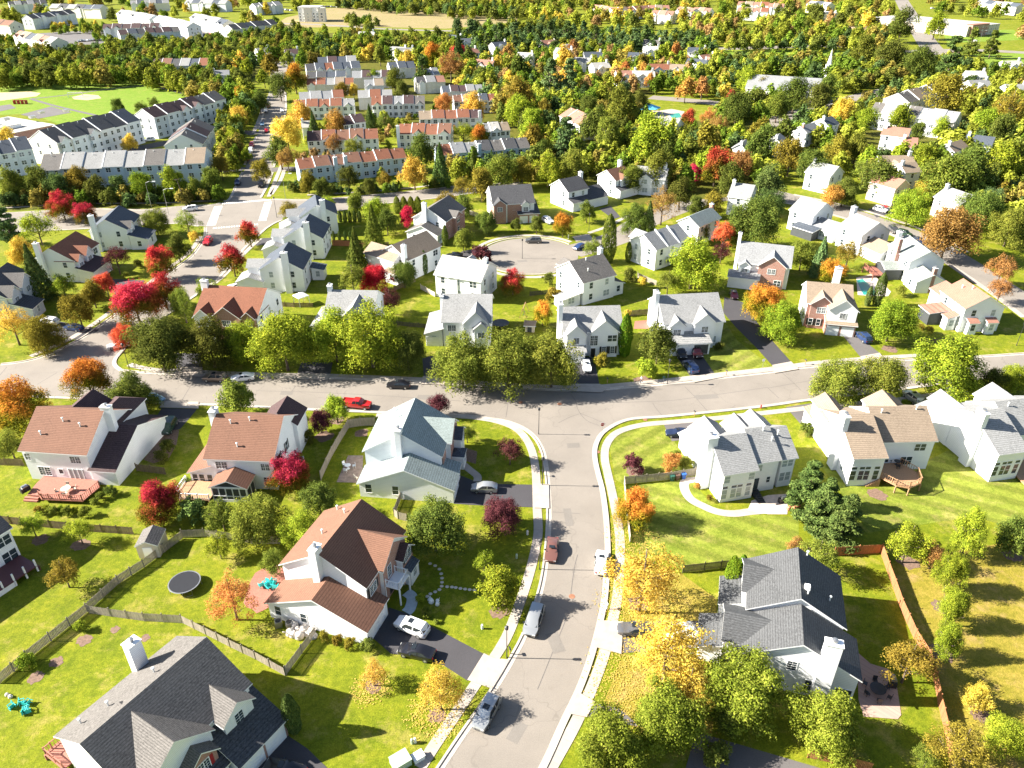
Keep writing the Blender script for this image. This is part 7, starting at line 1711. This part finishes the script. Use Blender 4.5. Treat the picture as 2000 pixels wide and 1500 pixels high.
# ---------------------------------------------------------------- fences
def fence(label, px, col='grey', h=1.5, style='picket', cat='fence'):
    pts = [P(*p) for p in px]; root = thing('fence', label, cat, (pts[0].x, pts[0].y, 0)); o0 = pts[0]; pm = MB(); segs = []
    posts = []
    for a, b in zip(pts, pts[1:]):
        L = (b-a).length; n = max(1, round(L/2.4))
        for i in range(n): segs.append((a.lerp(b, i/n)-o0, a.lerp(b, (i+1)/n)-o0))
    rr = random.Random(int(px[0][0]))
    for a, b in segs[:95]:
        m = MB(); d = (b-a); L = d.length; d.normalize(); z = Vector((0,0,1)); n = max(2, int(L/0.16)); nn = Vector((-d.y, d.x, 0))
        for r in (0.3, h-0.3): m.bar(a+z*r+nn*0.05, b+z*r+nn*0.05, 0.04, 0.09)
        for i in range(n):
            q = a+d*(L*(i+0.5)/n); w = L/n*(0.80 if style == 'picket' else 0.97); t = h+rr.uniform(-0.03, 0.03); c = [q-d*w/2, q+d*w/2]
            vs = [(c[0].x, c[0].y, 0.03), (c[1].x, c[1].y, 0.03), (c[1].x, c[1].y, t-0.08), (q.x, q.y, t), (c[0].x, c[0].y, t-0.08)]; vs2 = [(x-nn.x*0.02, y-nn.y*0.02, zz) for x, y, zz in vs]
            m.add(vs+vs2, [(0,1,2,3,4), (9,8,7,6,5), (0,5,6,1), (1,6,7,2), (2,7,8,3), (3,8,9,4), (4,9,5,0)])
        m.build('fence_panel', FENCE[col], root)
        m = MB().box(-0.06, 0.06, -0.06, 0.06, 0, h+0.12).lathe([(0.09, h+0.12), (0.09, h+0.15), (0.02, h+0.2)], 4); p = m.build('post', FENCE[col], root); p.location = a
    return root
fence('grey picket fence running diagonally from the left edge up to the shed', [(0,1335),(55,1288),(100,1252),(172,1195),(232,1140),(282,1108),(322,1078),(357,1052)])
fence('grey picket fence curving behind the dark roofed lower left house', [(176,1198),(217,1204),(283,1213),(357,1217),(403,1240),(450,1264),(500,1288),(557,1320)])
fence('short grey picket fence from the corner to the garage side', [(559,1318),(590,1276),(617,1240)])
fence('brown picket fence below the red deck garden', [(0,1021),(45,1026),(100,1031),(170,1038),(262,1044)], 'brown')
fence('grey picket fence from the shed behind the shrubs to the right', [(357,1050),(400,1048),(455,1055),(500,1063),(545,1062),(556,1050)])
fence('tall grey board fence around the corner house patio yard', [(627,938),(638,913),(649,890),(665,862),(681,836),(705,832),(734,831)], 'grey', 1.8)
fence('short grey fence between the corner house and the brown roof', [(784,974),(770,1008),(778,1014),(795,1018)], 'grey')
fence('weathered gate fence with crossed braces beside the trash bins', [(1357,929),(1309,937),(1262,942),(1219,946)], 'grey', 1.6)
fence('fence running along the sidewalk behind the orange topped tree', [(1219,946),(1221,975),(1225,1015),(1230,1060)], 'pale', 1.5)
fence('dark picket fence below the striped lawn', [(1333,1119),(1375,1114),(1440,1107),(1475,1102)], 'dark')
fence('short orange stained fence behind the dark roofed right house', [(1628,1086),(1675,1083),(1720,1080)], 'orange', 1.7, 'board')
fence('long orange stained fence down the right side', [(1720,1080),(1732,1115),(1745,1150),(1758,1188),(1785,1248),(1812,1290),(1824,1330),(1832,1375),(1845,1430),(1858,1510)], 'orange', 1.7, 'board')
fence('orange fence cut by the bottom edge near the dark drive', [(1577,1480),(1625,1490),(1700,1508)], 'orange', 1.6)
fence('orange board fence behind the middle of the row of three', [(650,480),(688,481),(718,482)], 'orange', 1.7, 'board')
fence('brown fence left of the red deck house', [(-20,908),(48,910)], 'brown'); fence('brown fence between the two left brown roofed houses', [(268,920),(325,927)], 'brown')
fence('dark fence beside the bright lawn left of the tan roofed house', [(722,481),(760,480)], 'brown', 1.2); fence('pale fence by the white roofed house terrace', [(822,565),(850,580)], 'pale', 1.3)
fence('brown fence in front of the round terrace', [(1225,618),(1270,614)], 'brown'); fence('grey fence in the yard left of the broad lime tree', [(1245,542),(1262,550),(1282,558)], 'grey', 1.4)
fence('dark fence below the crimson tree', [(770,568),(800,556),(812,550)], 'brown', 1.3); fence('thin dark fence behind the street trees in the centre', [(755,633),(800,638),(835,641)], 'dark', 1.1)
fence('wooden fence below the white gazebo', [(540,598),(575,600),(612,600)], 'brown', 1.2); fence('grey fence behind the swing set', [(1035,578),(1075,574)], 'dark', 1.2)
fence('brown fence in front of the pinkish roofed right house', [(1785,675),(1840,672),(1895,668)], 'brown', 1.4); fence('pale curved fence behind the cul-de-sac brick house', [(905,415),(935,425)], 'pale', 1.5)
fence('brown fence along the front yards of the dark townhouse row', [(900,335),(935,338)], 'brown', 1.6)

# ---------------------------------------------------------------- small things
def lamp(x, y, label, h=5.0, arm=True, big=False):
    p = P(x, y); o = thing('street_lamp', label, 'street lamp', (p.x, p.y, 0))
    m = MB().tube([(0,0,0), (0,0,0.5), (0,0,h)], [0.10, 0.07, 0.045], 8); m.build('pole', DMETAL if not big else METAL, o)
    if big:
        MB().tube([(0,0,h-0.1), (1.2,0,h+0.4), (2.4,0,h+0.4)], [0.06, 0.05, 0.05], 6).build('arm', METAL, o); MB().box(2.2, 3.2, -0.2, 0.2, h+0.33, h+0.5).build('lamp_head', PALE, o)
    else:
        MB().lathe([(0.10, h), (0.22, h+0.12), (0.20, h+0.45), (0.26, h+0.5), (0.03, h+0.65)], 8).build('lamp_head', DMETAL, o)
    return o
lamp(1052,848,'black street lamp at the left corner of the junction'); lamp(1059,948,'black street lamp by the silver hatchback driveway'); lamp(1303,750,'black street lamp on the sidewalk near the walking person'); lamp(1054,1112,'black street lamp beside the brown sedan'); lamp(990,1285,'black street lamp by the pale driveway apron')
lamp(252,718,'street lamp at the small junction on the left'); lamp(1150,452,'street lamp on the lawn at the cul-de-sac'); lamp(1020,505,'street lamp at the left of the cul-de-sac'); lamp(1985,675,'street lamp at the right edge')
lamp(330,420,'tall street lamp left of the crosswalk',8,True,True); lamp(296,405,'tall light pole by the upper road at the left',8,True,True); lamp(558,388,'tall lamp post at the corner right of the crossing',8,True,True); lamp(541,425,'lamp post in front of the row of three',6)
lamp(1180,300,'tall street lamp in the central thicket',9,True,True); lamp(1605,245,'tall street lamp above the diagonal trio',9,True,True); lamp(1525,215,'tall street lamp before the church trees',9,True,True); lamp(1830,90,'tall pole at the highway crossing',11,True,True); lamp(1912,88,'tall pole by the highway at the right',10,True,True); lamp(922,345,'street lamp right of the dark townhouse row',7,True,True); lamp(930,205,'',5) if False else None
# utility pole with tilted signal arm
p = P(363,400); o = thing('signal_pole', 'leaning pole with cross arm beside the white suv on the upper road', 'pole', (p.x, p.y, 0)); MB().tube([(0,0,0), (-0.5,0,4), (-1.2,0,8.5)], [0.14, 0.11, 0.08], 8).build('pole', BARK, o); MB().bar((-2.2,0,8.2), (-0.2,0,8.4), 0.12).build('cross_arm', BARK, o)
# stop sign
p = P(1175,851); o = thing('stop_sign', 'red stop sign on the corner of the side street', 'stop sign', (p.x, p.y, 0), R_(8))
MB().box(-0.03, 0.03, -0.03, 0.03, 0, 2.15).build('post', METAL, o)
def octa(r, y0, y1): 
    q = [(r*math.cos(R_(22.5+45*k)), r*math.sin(R_(22.5+45*k))) for k in range(8)]; m = MB(); m.add([(x, y0, z+2.45) for x, z in q]+[(x, y1, z+2.45) for x, z in q], [tuple(range(8)), tuple(range(8, 16))[::-1]]+[(k, (k+1) % 8, 8+(k+1) % 8, 8+k) for k in range(8)]); return m
octa(0.40, -0.050, -0.035).build('sign_border', TRIM, o); octa(0.37, -0.056, -0.0505).build('sign_face', REDP, o)
cu = bpy.data.curves.new('stop_text', 'FONT'); cu.body = 'STOP'; cu.size = 0.30; cu.align_x = 'CENTER'; cu.align_y = 'CENTER'; cu.extrude = 0.002; tmp = bpy.data.objects.new('tmp', cu); COL.objects.link(tmp)
dg = bpy.context.evaluated_depsgraph_get(); me = bpy.data.meshes.new_from_object(tmp.evaluated_get(dg)); bpy.data.objects.remove(tmp); me.materials.clear(); me.materials.append(TRIM)
t_ = ob('lettering', me, o, (0, -0.060, 2.45), (math.pi/2, 0, 0))
# small posted signs
for x, y, lab in ((1489,718,'small white street sign on the sidewalk right of the dark cars'), (1295,752,'green street sign beside the black lamp near the walking person'), (406,392,'yellow hydrant marker sign at the far crossing'), (80,678,'small white sign on the lawn at the left')):
    p = P(x, y); o = thing('street_sign', lab, 'sign', (p.x, p.y, 0)); MB().box(-0.03, 0.03, -0.03, 0.03, 0, 2.0).build('post', METAL, o); MB().box(-0.25, 0.25, -0.05, -0.031, 1.5, 2.05).build('sign_plate', TRIM if 'white' in lab else GREENP if 'green' in lab else simple('yellow_paint', (0.6, 0.45, 0.02)), o)
# mailboxes
def mailbox(x, y, lab, mat=BLACK):
    p = P(x, y); o = thing('mailbox', lab, 'mailbox', (p.x, p.y, 0), R_(20)); MB().box(-0.05, 0.05, -0.05, 0.05, 0, 1.0).build('post', TRIM if mat is PALE else WOOD, o)
    m = MB(); pr = [(-0.1, 0), (0.1, 0), (0.1, 0.13), (0.06, 0.2), (-0.06, 0.2), (-0.1, 0.13)]; n = 6; m.add([(x_, -0.25, 1.0+z) for x_, z in pr]+[(x_, 0.25, 1.0+z) for x_, z in pr], [tuple(range(n)), tuple(range(n, 2*n))[::-1]]+[(k, (k+1) % n, n+(k+1) % n, n+k) for k in range(n)]); m.build('box', mat, o)
mailbox(1185,1190,'white mailbox at the kerb above the pale driveway apron', PALE); mailbox(996,1278,'black mailbox at the kerb by the dark driveway'); mailbox(1356,813,'brown mailbox by the south kerb near the light grey roofed house'); mailbox(1060,930,'black mailbox by the corner house drive'); mailbox(1418,733,'dark mailbox on the verge right of the dark cars'); mailbox(1110,466,'white mailbox by the cul-de-sac', PALE); mailbox(1186,748,'black mailbox by the shaded driveway'); mailbox(380,500,'dark mailbox by the left street kerb'); mailbox(1572,712,'dark mailbox by the grey driveway on the right'); mailbox(1585,772,'black mailbox by the south kerb at the right'); mailbox(197,635,'dark mailbox by the blue sedan driveway')
# hydrant
p = P(1486,797); o = thing('fire_hydrant', 'red fire hydrant on the south verge near the stop of the grass strip', 'fire hydrant', (p.x, p.y, 0)); MB().lathe([(0.16, 0), (0.16, 0.06), (0.11, 0.08), (0.11, 0.55), (0.15, 0.57), (0.13, 0.66), (0.04, 0.74)], 12).build('barrel', REDP, o); MB().tube([(-0.2, 0, 0.42), (0.2, 0, 0.42)], [0.06, 0.06], 8).build('nozzle', REDP, o)
# manhole covers
for x, y, lab in ((1017,786,'left manhole cover of the pair on the main street'), (1093,789,'right manhole cover of the pair on the main street'), (1117,1165,'manhole cover between the parked minivan and pale sedan'), (1056,883,'round cover on the left sidewalk below the junction'), (1167,883,'round cover on the right sidewalk below the stop sign'), (1260,820,'round cover in the south sidewalk')):
    p = P(x, y); o = MB().lathe([(0.42, 0), (0.42, 0.012), (0.36, 0.018), (0.34, 0.012), (0.05, 0.016)], 24).build('manhole_cover', simple('rusty_iron', (0.25, 0.11, 0.06), 0.8, var=0.3)); o.location = (p.x, p.y, 0.02 if x not in (1056, 1167, 1260) else 0.055); tag(o, lab, 'manhole cover')
# trampoline
p = P(363,1146); o = thing('trampoline', 'round black trampoline on the lawn beside the orange tree', 'trampoline', (p.x, p.y, 0)); m = MB().lathe([(0.01, 0.88), (1.95, 0.90), (1.95, 0.915), (0.01, 0.895)], 40); m.build('mat', BLACK, o)
m = MB(); vs = [(r*math.cos(2*math.pi*k/40), r*math.sin(2*math.pi*k/40), z) for r, z in ((1.96, 0.90), (1.97, 0.93), (2.10, 0.93), (2.12, 0.90)) for k in range(40)]; m.add(vs, [(i*40+k, i*40+(k+1) % 40, ((i+1) % 4)*40+(k+1) % 40, ((i+1) % 4)*40+k) for i in range(4) for k in range(40)]); m.build('pad_ring', METAL, o)
for k in range(4):
    a = k*math.pi/2+0.5; m = MB(); c0 = Vector((2.1*math.cos(a-0.28), 2.1*math.sin(a-0.28), 0)); c1_ = Vector((2.1*math.cos(a+0.28), 2.1*math.sin(a+0.28), 0)); z = Vector((0,0,0.9)); m.tube([c0+z, c0, c1_, c1_+z], [0.025]*4, 6); m.build('leg', METAL, o)
# second trampoline behind the centre houses, play items
p = P(978,637); o = thing('trampoline', 'small trampoline behind the dark sided gable house', 'trampoline', (p.x, p.y, 0)); MB().lathe([(0.01, 0.85), (1.7, 0.88), (1.9, 0.9), (1.9, 0.86), (0.01, 0.82)], 32).build('mat', DMETAL, o)
for k in range(4): MB().tube([(1.6*math.cos(k*1.57), 1.6*math.sin(k*1.57), 0), (1.75*math.cos(k*1.57), 1.75*math.sin(k*1.57), 0.86)], [0.03, 0.03], 6).build('leg', METAL, o)
# shed
q = House('small garden shed with grey shingle roof beside the diagonal fence', (262,1068), (306,1066), D=3.4, h=2.3, p=0.7, roof='wdark', wall=TANW, name='garden_shed', cat='shed', L=3.2)
q.V(0, 3.2, 0, 3.6, 2.3, 'y', 0.5, win=False, ins=0.12); q.slab('shed_door', 'S', 1.6, 0.05, 1.3, 1.9, TRIM, 0.1); q.end()
# play house and swing beam behind the twin gabled house
q = House('beige play house with arched opening beside the brown swing beam', a3(90,1145), a3(185,1150), D=2.6, h=1.7, p=0.6, roof='tan', wall=TANW, name='play_house', cat='play house'); q.main(win=False); q.slab('doorway_shade_panel', 'S', q.L/2, 0.05, 0.9, 1.2, SCREEN, 0.33); q.end()  # no hole in the wall: dark slab paints the shaded inside
p = P(*a3(95,1060)); o = thing('swing_set', 'green and brown wooden swing set near the play house', 'swing set', (p.x, p.y, 0), 1.4)
for s in (-1, 1):
    for t2 in (-1, 1): MB().bar((s*1.8, t2*0.9, 0), (s*1.8, 0, 2.4), 0.1).build('leg', WOOD, o)
MB().bar((-1.9, 0, 2.4), (1.9, 0, 2.4), 0.12).build('beam', WOOD, o)
for s in (-0.8, 0.7):
    m = MB().bar((s-0.2, 0, 0.5), (s-0.2, 0, 2.4), 0.02).bar((s+0.2, 0, 0.5), (s+0.2, 0, 2.4), 0.02).box(s-0.22, s+0.22, -0.1, 0.1, 0.45, 0.5); m.build('swing', GREENP, o)
# turquoise toys
def chair_toy(x, y, r, mat, name, lab, cat, n=7, zs=0.5):
    p = P(x, y); o = thing(name, lab, cat, (p.x, p.y, 0)); tip = 1.35 if 'lying' in lab else 0.0; q = random.Random(int(x))
    m = MB().box(-0.28,0.28,-0.26,0.26,0.30,0.35).box(0.24,0.30,-0.26,0.26,0.35,0.85)
    for sx in (-0.25, 0.25):
        for sy in (-0.23, 0.23): m.bar((sx*1.1, sy*1.1, 0), (sx, sy, 0.32), 0.06)
    for sy in (-0.27, 0.27): m.bar((-0.26, sy, 0.35), (-0.26, sy, 0.55), 0.05).bar((-0.28, sy, 0.56), (0.28, sy, 0.58), 0.07)
    me = m.mesh('piece', mat)
    for i in range(n):
        a = q.uniform(0, 6.28); d = r*(0.35+0.9*i/n); k = ob('piece', me, o, (d*math.cos(i*2.4)*1.1, d*math.sin(i*2.4)*0.7, 0.22 if tip else 0.0), (tip*q.choice((-1, 1)), 0, a)); k.scale = (1.15,)*3
    return o
rr = random.Random(3)
def blob_toy(x, y, r, mat, name, lab, cat, n=7, zs=0.5):
    p = P(x, y); o = thing(name, lab, cat, (p.x, p.y, 0))
    for i in range(n):
        a = rr.uniform(0, 6.28); d = rr.uniform(0, r); w = rr.uniform(0.25, 0.5)*r; h = rr.uniform(0.4, 1.0)*zs
        m = MB().lathe([(w*0.85, 0), (w, h*0.2), (w*0.8, h*0.75), (w*0.45, h)], 9); m.tube([(w*0.5, 0, h*0.5), (w*1.4, 0.1, h*1.2)], [w*0.16, w*0.1], 6); k = m.build('piece', mat, o, True); k.location = (d*math.cos(a)*1.4, d*math.sin(a)*0.8, 0); k.rotation_euler.z = a
    return o
chair_toy(48,1384,0.95,TURQ,'toy_pile','turquoise plastic toys lying on the lawn at the left edge','toys',5,0.6)
chair_toy(526,1145,1.0,TURQ,'lawn_chair_group','turquoise chairs on the reddish patio behind the central house','chairs',6,0.8)
blob_toy(595,1232,1.5,STONE,'rubble_heap','heap of pale stones by the fence end and the white wall','stone heap',14,0.9)
blob_toy(16,1357,0.55,STONE,'boulder','pale boulder on the lawn above the turquoise toys','boulder',2,0.5)
blob_toy(843,1177,0.8,PALE,'lawn_decoration','white and red lawn figures on the shaded front lawn','decorations',6,0.6)
blob_toy(1545,992,0.0+1.0,simple('terracotta',(0.45,0.18,0.09)),'terrace_chairs','terracotta chairs on the curved terrace of the light grey roofed house','chairs',5,0.8)
disc('patio', (520,1148), 2.6, 0.04, REDWOOD, 4.2, 0.1)
# utility boxes
for x, y, s, mt, lab in ((783,1492,(0.95,0.85,0.95),PADG,'green grey transformer box on the lawn near the bottom edge'), (817,1482,(0.6,0.5,0.6),PALE,'small white utility box right of the green grey transformer box')):
    p = P(x, y); o = thing('utility_box', lab, 'utility box', (p.x, p.y, 0), 0.6); MB().box(-s[0], s[0], -s[1]*0.9, s[1]*0.9, 0, s[2]).build('cabinet', mt, o); MB().box(-s[0]-0.05, s[0]+0.05, -s[1]*0.9-0.05, s[1]*0.9+0.05, s[2], s[2]+0.08).build('lid', mt, o)
for x, y, lab in ((805,1452,'left green utility pedestal on the lawn by the bottom sidewalk'), (811,1450,'right pale utility pedestal on the lawn by the bottom sidewalk'), (1009,1090,'small green pedestal on the lawn by the sidewalk'), (1030,1044,'small white pedestal by the purple tree'), (942,1228,'small white marker on the lawn corner')):
    p = P(x, y); o = MB().lathe([(0.16, 0), (0.16, 0.6), (0.13, 0.75), (0.03, 0.8)], 10).build('utility_pedestal', PADG if 'green' in lab else PALE); o.location = (p.x, p.y, 0); tag(o, lab, 'pedestal')
# trash bins
for x, y, mt, lab in ((1334,934,BLUEP,'blue recycling bin by the wooden gate'), (1322,936,simple('brown_plastic',(0.12,0.07,0.05)),'brown trash bin in the middle by the wooden gate'), (1312,938,GREENP,'green trash bin by the wooden gate')):
    p = P(x, y); o = thing('wheeled_bin', lab, 'trash bin', (p.x, p.y, 0), 0.2); m = MB(); m.add([(-0.26,-0.3,0.05),(0.26,-0.3,0.05),(0.26,0.3,0.05),(-0.26,0.3,0.05),(-0.33,-0.38,1.0),(0.33,-0.38,1.0),(0.33,0.38,1.0),(-0.33,0.38,1.0)], [(0,3,2,1),(4,5,6,7),(0,1,5,4),(1,2,6,5),(2,3,7,6),(3,0,4,7)]); m.build('bin_body', mt, o); MB().box(-0.36,0.36,-0.42,0.40,1.0,1.08).build('lid', mt, o)
# air conditioners
for x, y, lab in ((545,1222,'left air conditioner at the white garage wall'), (566,1224,'right air conditioner at the white garage wall'), (1869,876,'air conditioner against the right edge house'), (590,903,'air conditioner beside the porch house right wall')):
    p = P(x, y); o = thing('air_conditioner', lab, 'air conditioner', (p.x, p.y, 0), 0.3); MB().box(-0.42,0.42,-0.42,0.42,0,0.95).build('casing', METAL, o); MB().lathe([(0.36, 0.95), (0.34, 1.0), (0.05, 1.0)], 16).build('fan_grille', DMETAL, o)
# tables, chairs, grills
def table_set(x, y, lab, mat, z=0.05, r=0.7, n=4, rz=0.3):
    p = P(x, y, z); o = thing('patio_table', lab+' table', 'table', (p.x, p.y, z), rz); MB().lathe([(r, 0.70), (r, 0.74), (0.02, 0.745)], 20).build('table_top', mat, o); MB().lathe([(0.3, 0), (0.05, 0.05), (0.05, 0.7)], 10).build('pedestal_leg', mat, o)
    for k in range(n):
        a = k*2*math.pi/n; c = thing('patio_chair', lab+' chair', 'chair', (p.x+(r+0.5)*math.cos(a+rz), p.y+(r+0.5)*math.sin(a+rz), z), a+rz, lab+' chairs'); MB().box(-0.24,0.24,-0.25,0.25,0.40,0.45).build('seat', mat, c); MB().box(0.20,0.26,-0.25,0.25,0.45,0.92).build('backrest', mat, c)
        for sx in (-0.2, 0.2):
            for sy in (-0.2, 0.2): MB().box(sx-0.02,sx+0.02,sy-0.02,sy+0.02,0,0.40).build('leg', mat, c)
table_set(1712,1352,'dark metal patio dining', DMETAL, 0.05, 0.9, 6); table_set(680,915,'pale patio garden', PALE, 0.05, 0.5, 3); table_set(*z5(490,1165),'wooden deck dining', simple('pale_wood_furniture',(0.5,0.42,0.33)), 0.76, 0.75, 4); table_set(*z8(940,965),'small dark wooden deck', DMETAL, 1.52, 0.5, 3)
def grill(x, y, lab, z=0.05, rz=0.3):
    p = P(x, y, z); o = thing('barbecue_grill', lab, 'grill', (p.x, p.y, z), rz); MB().box(-0.7,0.7,-0.3,0.3,0,0.8).build('cabinet', BLACK, o); m = MB(); pr = [(-0.3,0.8),(0.3,0.8),(0.3,0.95),(0.15,1.15),(-0.15,1.15),(-0.3,0.95)]; m.add([(-0.42,a,b) for a,b in pr]+[(0.42,a,b) for a,b in pr], [tuple(range(6)),tuple(range(6,12))[::-1]]+[(k,(k+1)%6,6+(k+1)%6,6+k) for k in range(6)]); m.build('hood', METAL, o)
grill(1742,1335,'silver hooded grill on the lower right patio',0.05,1.4); grill(1528,980,'black grill against the light grey roofed house'); grill(*z5(190,1160),'covered grey grill on the left end of the red deck',0.76,1.0)
# gazebo
p = P(590,594); o = thing('gazebo', 'small white canopy gazebo behind the blue roofed house', 'gazebo', (p.x, p.y, 0)); MB().lathe([(2.0, 2.2), (2.0, 2.3), (0.05, 3.1)], 4).build('canopy', TRIM, o)
for k in range(4): a = k*1.5708; MB().bar((1.85*math.cos(a), 1.85*math.sin(a), 0), (1.85*math.cos(a), 1.85*math.sin(a), 2.2), 0.1).build('leg', TRIM, o)
# blue canopy at the far pool
p = P(*b3(1040,880)); o = thing('pool_canopy', 'light blue canopy beside the far pool', 'canopy', (p.x, p.y, 0)); MB().lathe([(6.5, 3.0), (6.5, 3.2), (0.3, 5.2)], 6).build('canopy', simple('light_blue_fabric', (0.12, 0.5, 0.7), 0.7), o)
for k in range(6): a = k*1.047; MB().bar((5.8*math.cos(a), 5.8*math.sin(a), 0), (5.8*math.cos(a), 5.8*math.sin(a), 3.0), 0.2).build('leg', METAL, o)
# soccer goal
p = P(148,190); o = thing('soccer_goal', 'white soccer goal in front of the bare patch on the field', 'goal', (p.x, p.y, 0), 0.25); MB().bar((-3.6,0,0),(-3.6,0,2.4),0.25).bar((3.6,0,0),(3.6,0,2.4),0.25).bar((-3.6,0,2.4),(3.6,0,2.4),0.25).build('frame', TRIM, o); MB().bar((-3.6,0,2.4),(-3.6,2,0),0.12).bar((3.6,0,2.4),(3.6,2,0),0.12).bar((-3.6,2,0),(3.6,2,0),0.12).build('net_frame', TRIM, o)
p = P(40,203); o = thing('playground', 'red playground frame beside the school field', 'playground', (p.x, p.y, 0))
for i in range(4): MB().box(-3+i*2,-2.6+i*2,-1,1,0,1.8).build('tower', REDP, o)
MB().bar((-3,0,1.8),(3.4,0,1.8),0.3).build('bridge', REDP, o)
# stepping stones
pts = [z2(1020,303),z2(1050,315),z2(1075,335),z2(1085,362),z2(1090,388),z2(1090,412),z2(1088,435),z2(1120,438),z2(1148,440),z2(1170,443),z2(1198,448),z2(1225,452),z2(1252,455),z2(1280,458),z2(1075,455),z2(1050,468),z2(1022,480),z2(1003,495)]
for i, q in enumerate(pts):
    p = P(*q); o = MB().lathe([(0.26, 0), (0.27, 0.03), (0.2, 0.05)], 10).build('stepping_stone', STONE); o.location = (p.x, p.y, 0.0); o.scale = (1, 0.9, 1); tag(o, 'round pale stepping stone in the curved path across the shaded lawn' if i > 17 else f'pale stepping stone, {ORD[i]} along the curved path across the shaded lawn', 'stepping stone', 'stepping stones across the shaded lawn')

# ---------------------------------------------------------------- the walking person and the dog on the patio
def skin(name, pts, edges, rad, mat, parent=None, sub=1):
    me = bpy.data.meshes.new(name); me.from_pydata(pts, edges, []); o = ob(name, me, parent); sm_ = o.modifiers.new('skin', 'SKIN'); 
    for v, r in zip(me.skin_vertices[0].data, rad): v.radius = (r, r)
    me.skin_vertices[0].data[0].use_root = True
    ss = o.modifiers.new('sub', 'SUBSURF'); ss.levels = sub; ss.render_levels = sub
    dg = bpy.context.evaluated_depsgraph_get(); dg.update(); m2 = bpy.data.meshes.new_from_object(o.evaluated_get(dg)); o.modifiers.clear(); o.data = m2; m2.materials.clear(); m2.materials.append(mat)
    for p_ in m2.polygons: p_.use_smooth = True
    return o
SKINM = simple('skin_tone', (0.50, 0.32, 0.24), 0.6)
p = P(1252,749)
P_ = [(0,0,.95),(0,0,1.15),(0,0,1.38),(0.01,0,1.50),(0.02,0,1.62),(0.02,0,1.70), (0,.17,1.40),(-.12,.24,1.14),(0.06,.25,.93),(0.10,.25,.86), (0,-.17,1.40),(.10,-.24,1.14),(.30,-.22,1.0),(.37,-.21,.97),
      (0,.09,.90),(.20,.10,.52),(.16,.10,.10),(.30,.10,.04), (0,-.09,.90),(-.10,-.10,.50),(-.36,-.10,.16),(-.26,-.10,.06)]
E_ = [(0,1),(1,2),(2,3),(3,4),(4,5),(2,6),(6,7),(7,8),(8,9),(2,10),(10,11),(11,12),(12,13),(0,14),(14,15),(15,16),(16,17),(0,18),(18,19),(19,20),(20,21)]
R2 = [.13,.12,.13,.055,.095,.08,.065,.045,.035,.03,.065,.045,.035,.03,.09,.065,.045,.04,.09,.065,.045,.04]
body = skin('person', P_, E_, R2, SKINM); body.location = (p.x, p.y, 0.05); body.rotation_euler.z = math.pi; tag(body, 'person in a light blue top walking left along the sidewalk', 'person')
skin('top', [P_[0],P_[1],P_[2],P_[6],P_[7],P_[10],P_[11]], [(0,1),(1,2),(2,3),(3,4),(2,5),(5,6)], [.15,.14,.15,.08,.06,.08,.06], simple('light_blue_cloth', (0.35,0.5,0.7), 0.8), body)
skin('trousers', [P_[0],P_[14],P_[15],P_[16],P_[18],P_[19],P_[20]], [(0,1),(1,2),(2,3),(0,4),(4,5),(5,6)], [.145,.10,.078,.06,.10,.078,.06], simple('navy_cloth', (0.03,0.04,0.08), 0.8), body)
skin('hair', [(0,0,1.66),(0,0,1.76),(-.05,0,1.70)], [(0,1),(1,2)], [.10,.07,.09], simple('dark_hair', (0.05,0.03,0.02), 0.7), body)
for s in (16, 20): 
    a_ = P_[s]; b_ = P_[s+1]; skin('shoe', [a_, b_, (b_[0]+0.06, b_[1], b_[2])], [(0,1),(1,2)], [.05,.055,.05], PALE, body)
for s in (9, 13):   # fingers
    hx, hy, hz = P_[s]
    for k in range(5):
        d = (k-2)*0.016; skin('finger', [(hx, hy, hz), (hx+d, hy, hz-0.05), (hx+d*1.3+(0.02 if k == 0 else 0), hy, hz-0.09-(0.01 if k == 2 else 0))], [(0,1),(1,2)], [.012,.010,.008], SKINM, body)
p = P(695,936)
d_ = skin('dog', [(0,0,.45),(.28,0,.47),(.42,0,.60),(.52,0,.70),(.66,0,.66),(-.30,0,.46),(-.45,0,.52),(-.58,0,.66),(.28,.09,.25),(.28,.09,.03),(.28,-.09,.25),(.30,-.09,.03),(-.32,.09,.28),(-.40,.09,.16),(-.34,.09,.03),(-.32,-.09,.28),(-.40,-.09,.16),(-.34,-.09,.03),(.50,.05,.78),(.50,-.05,.78)],
    [(0,1),(1,2),(2,3),(3,4),(0,5),(5,6),(6,7),(1,8),(8,9),(1,10),(10,11),(5,12),(12,13),(13,14),(5,15),(15,16),(16,17),(3,18),(3,19)], [.13,.14,.09,.085,.04,.12,.04,.025,.055,.035,.055,.035,.065,.04,.03,.065,.04,.03,.025,.025], simple('pale_fur', (0.6,0.52,0.42), 0.9))
d_.location = (p.x, p.y, 0.05); d_.rotation_euler.z = 2.4; tag(d_, 'pale dog standing at the edge of the dark stone patio', 'dog')
print('objects', len(bpy.data.objects), 'trees', TC[0])
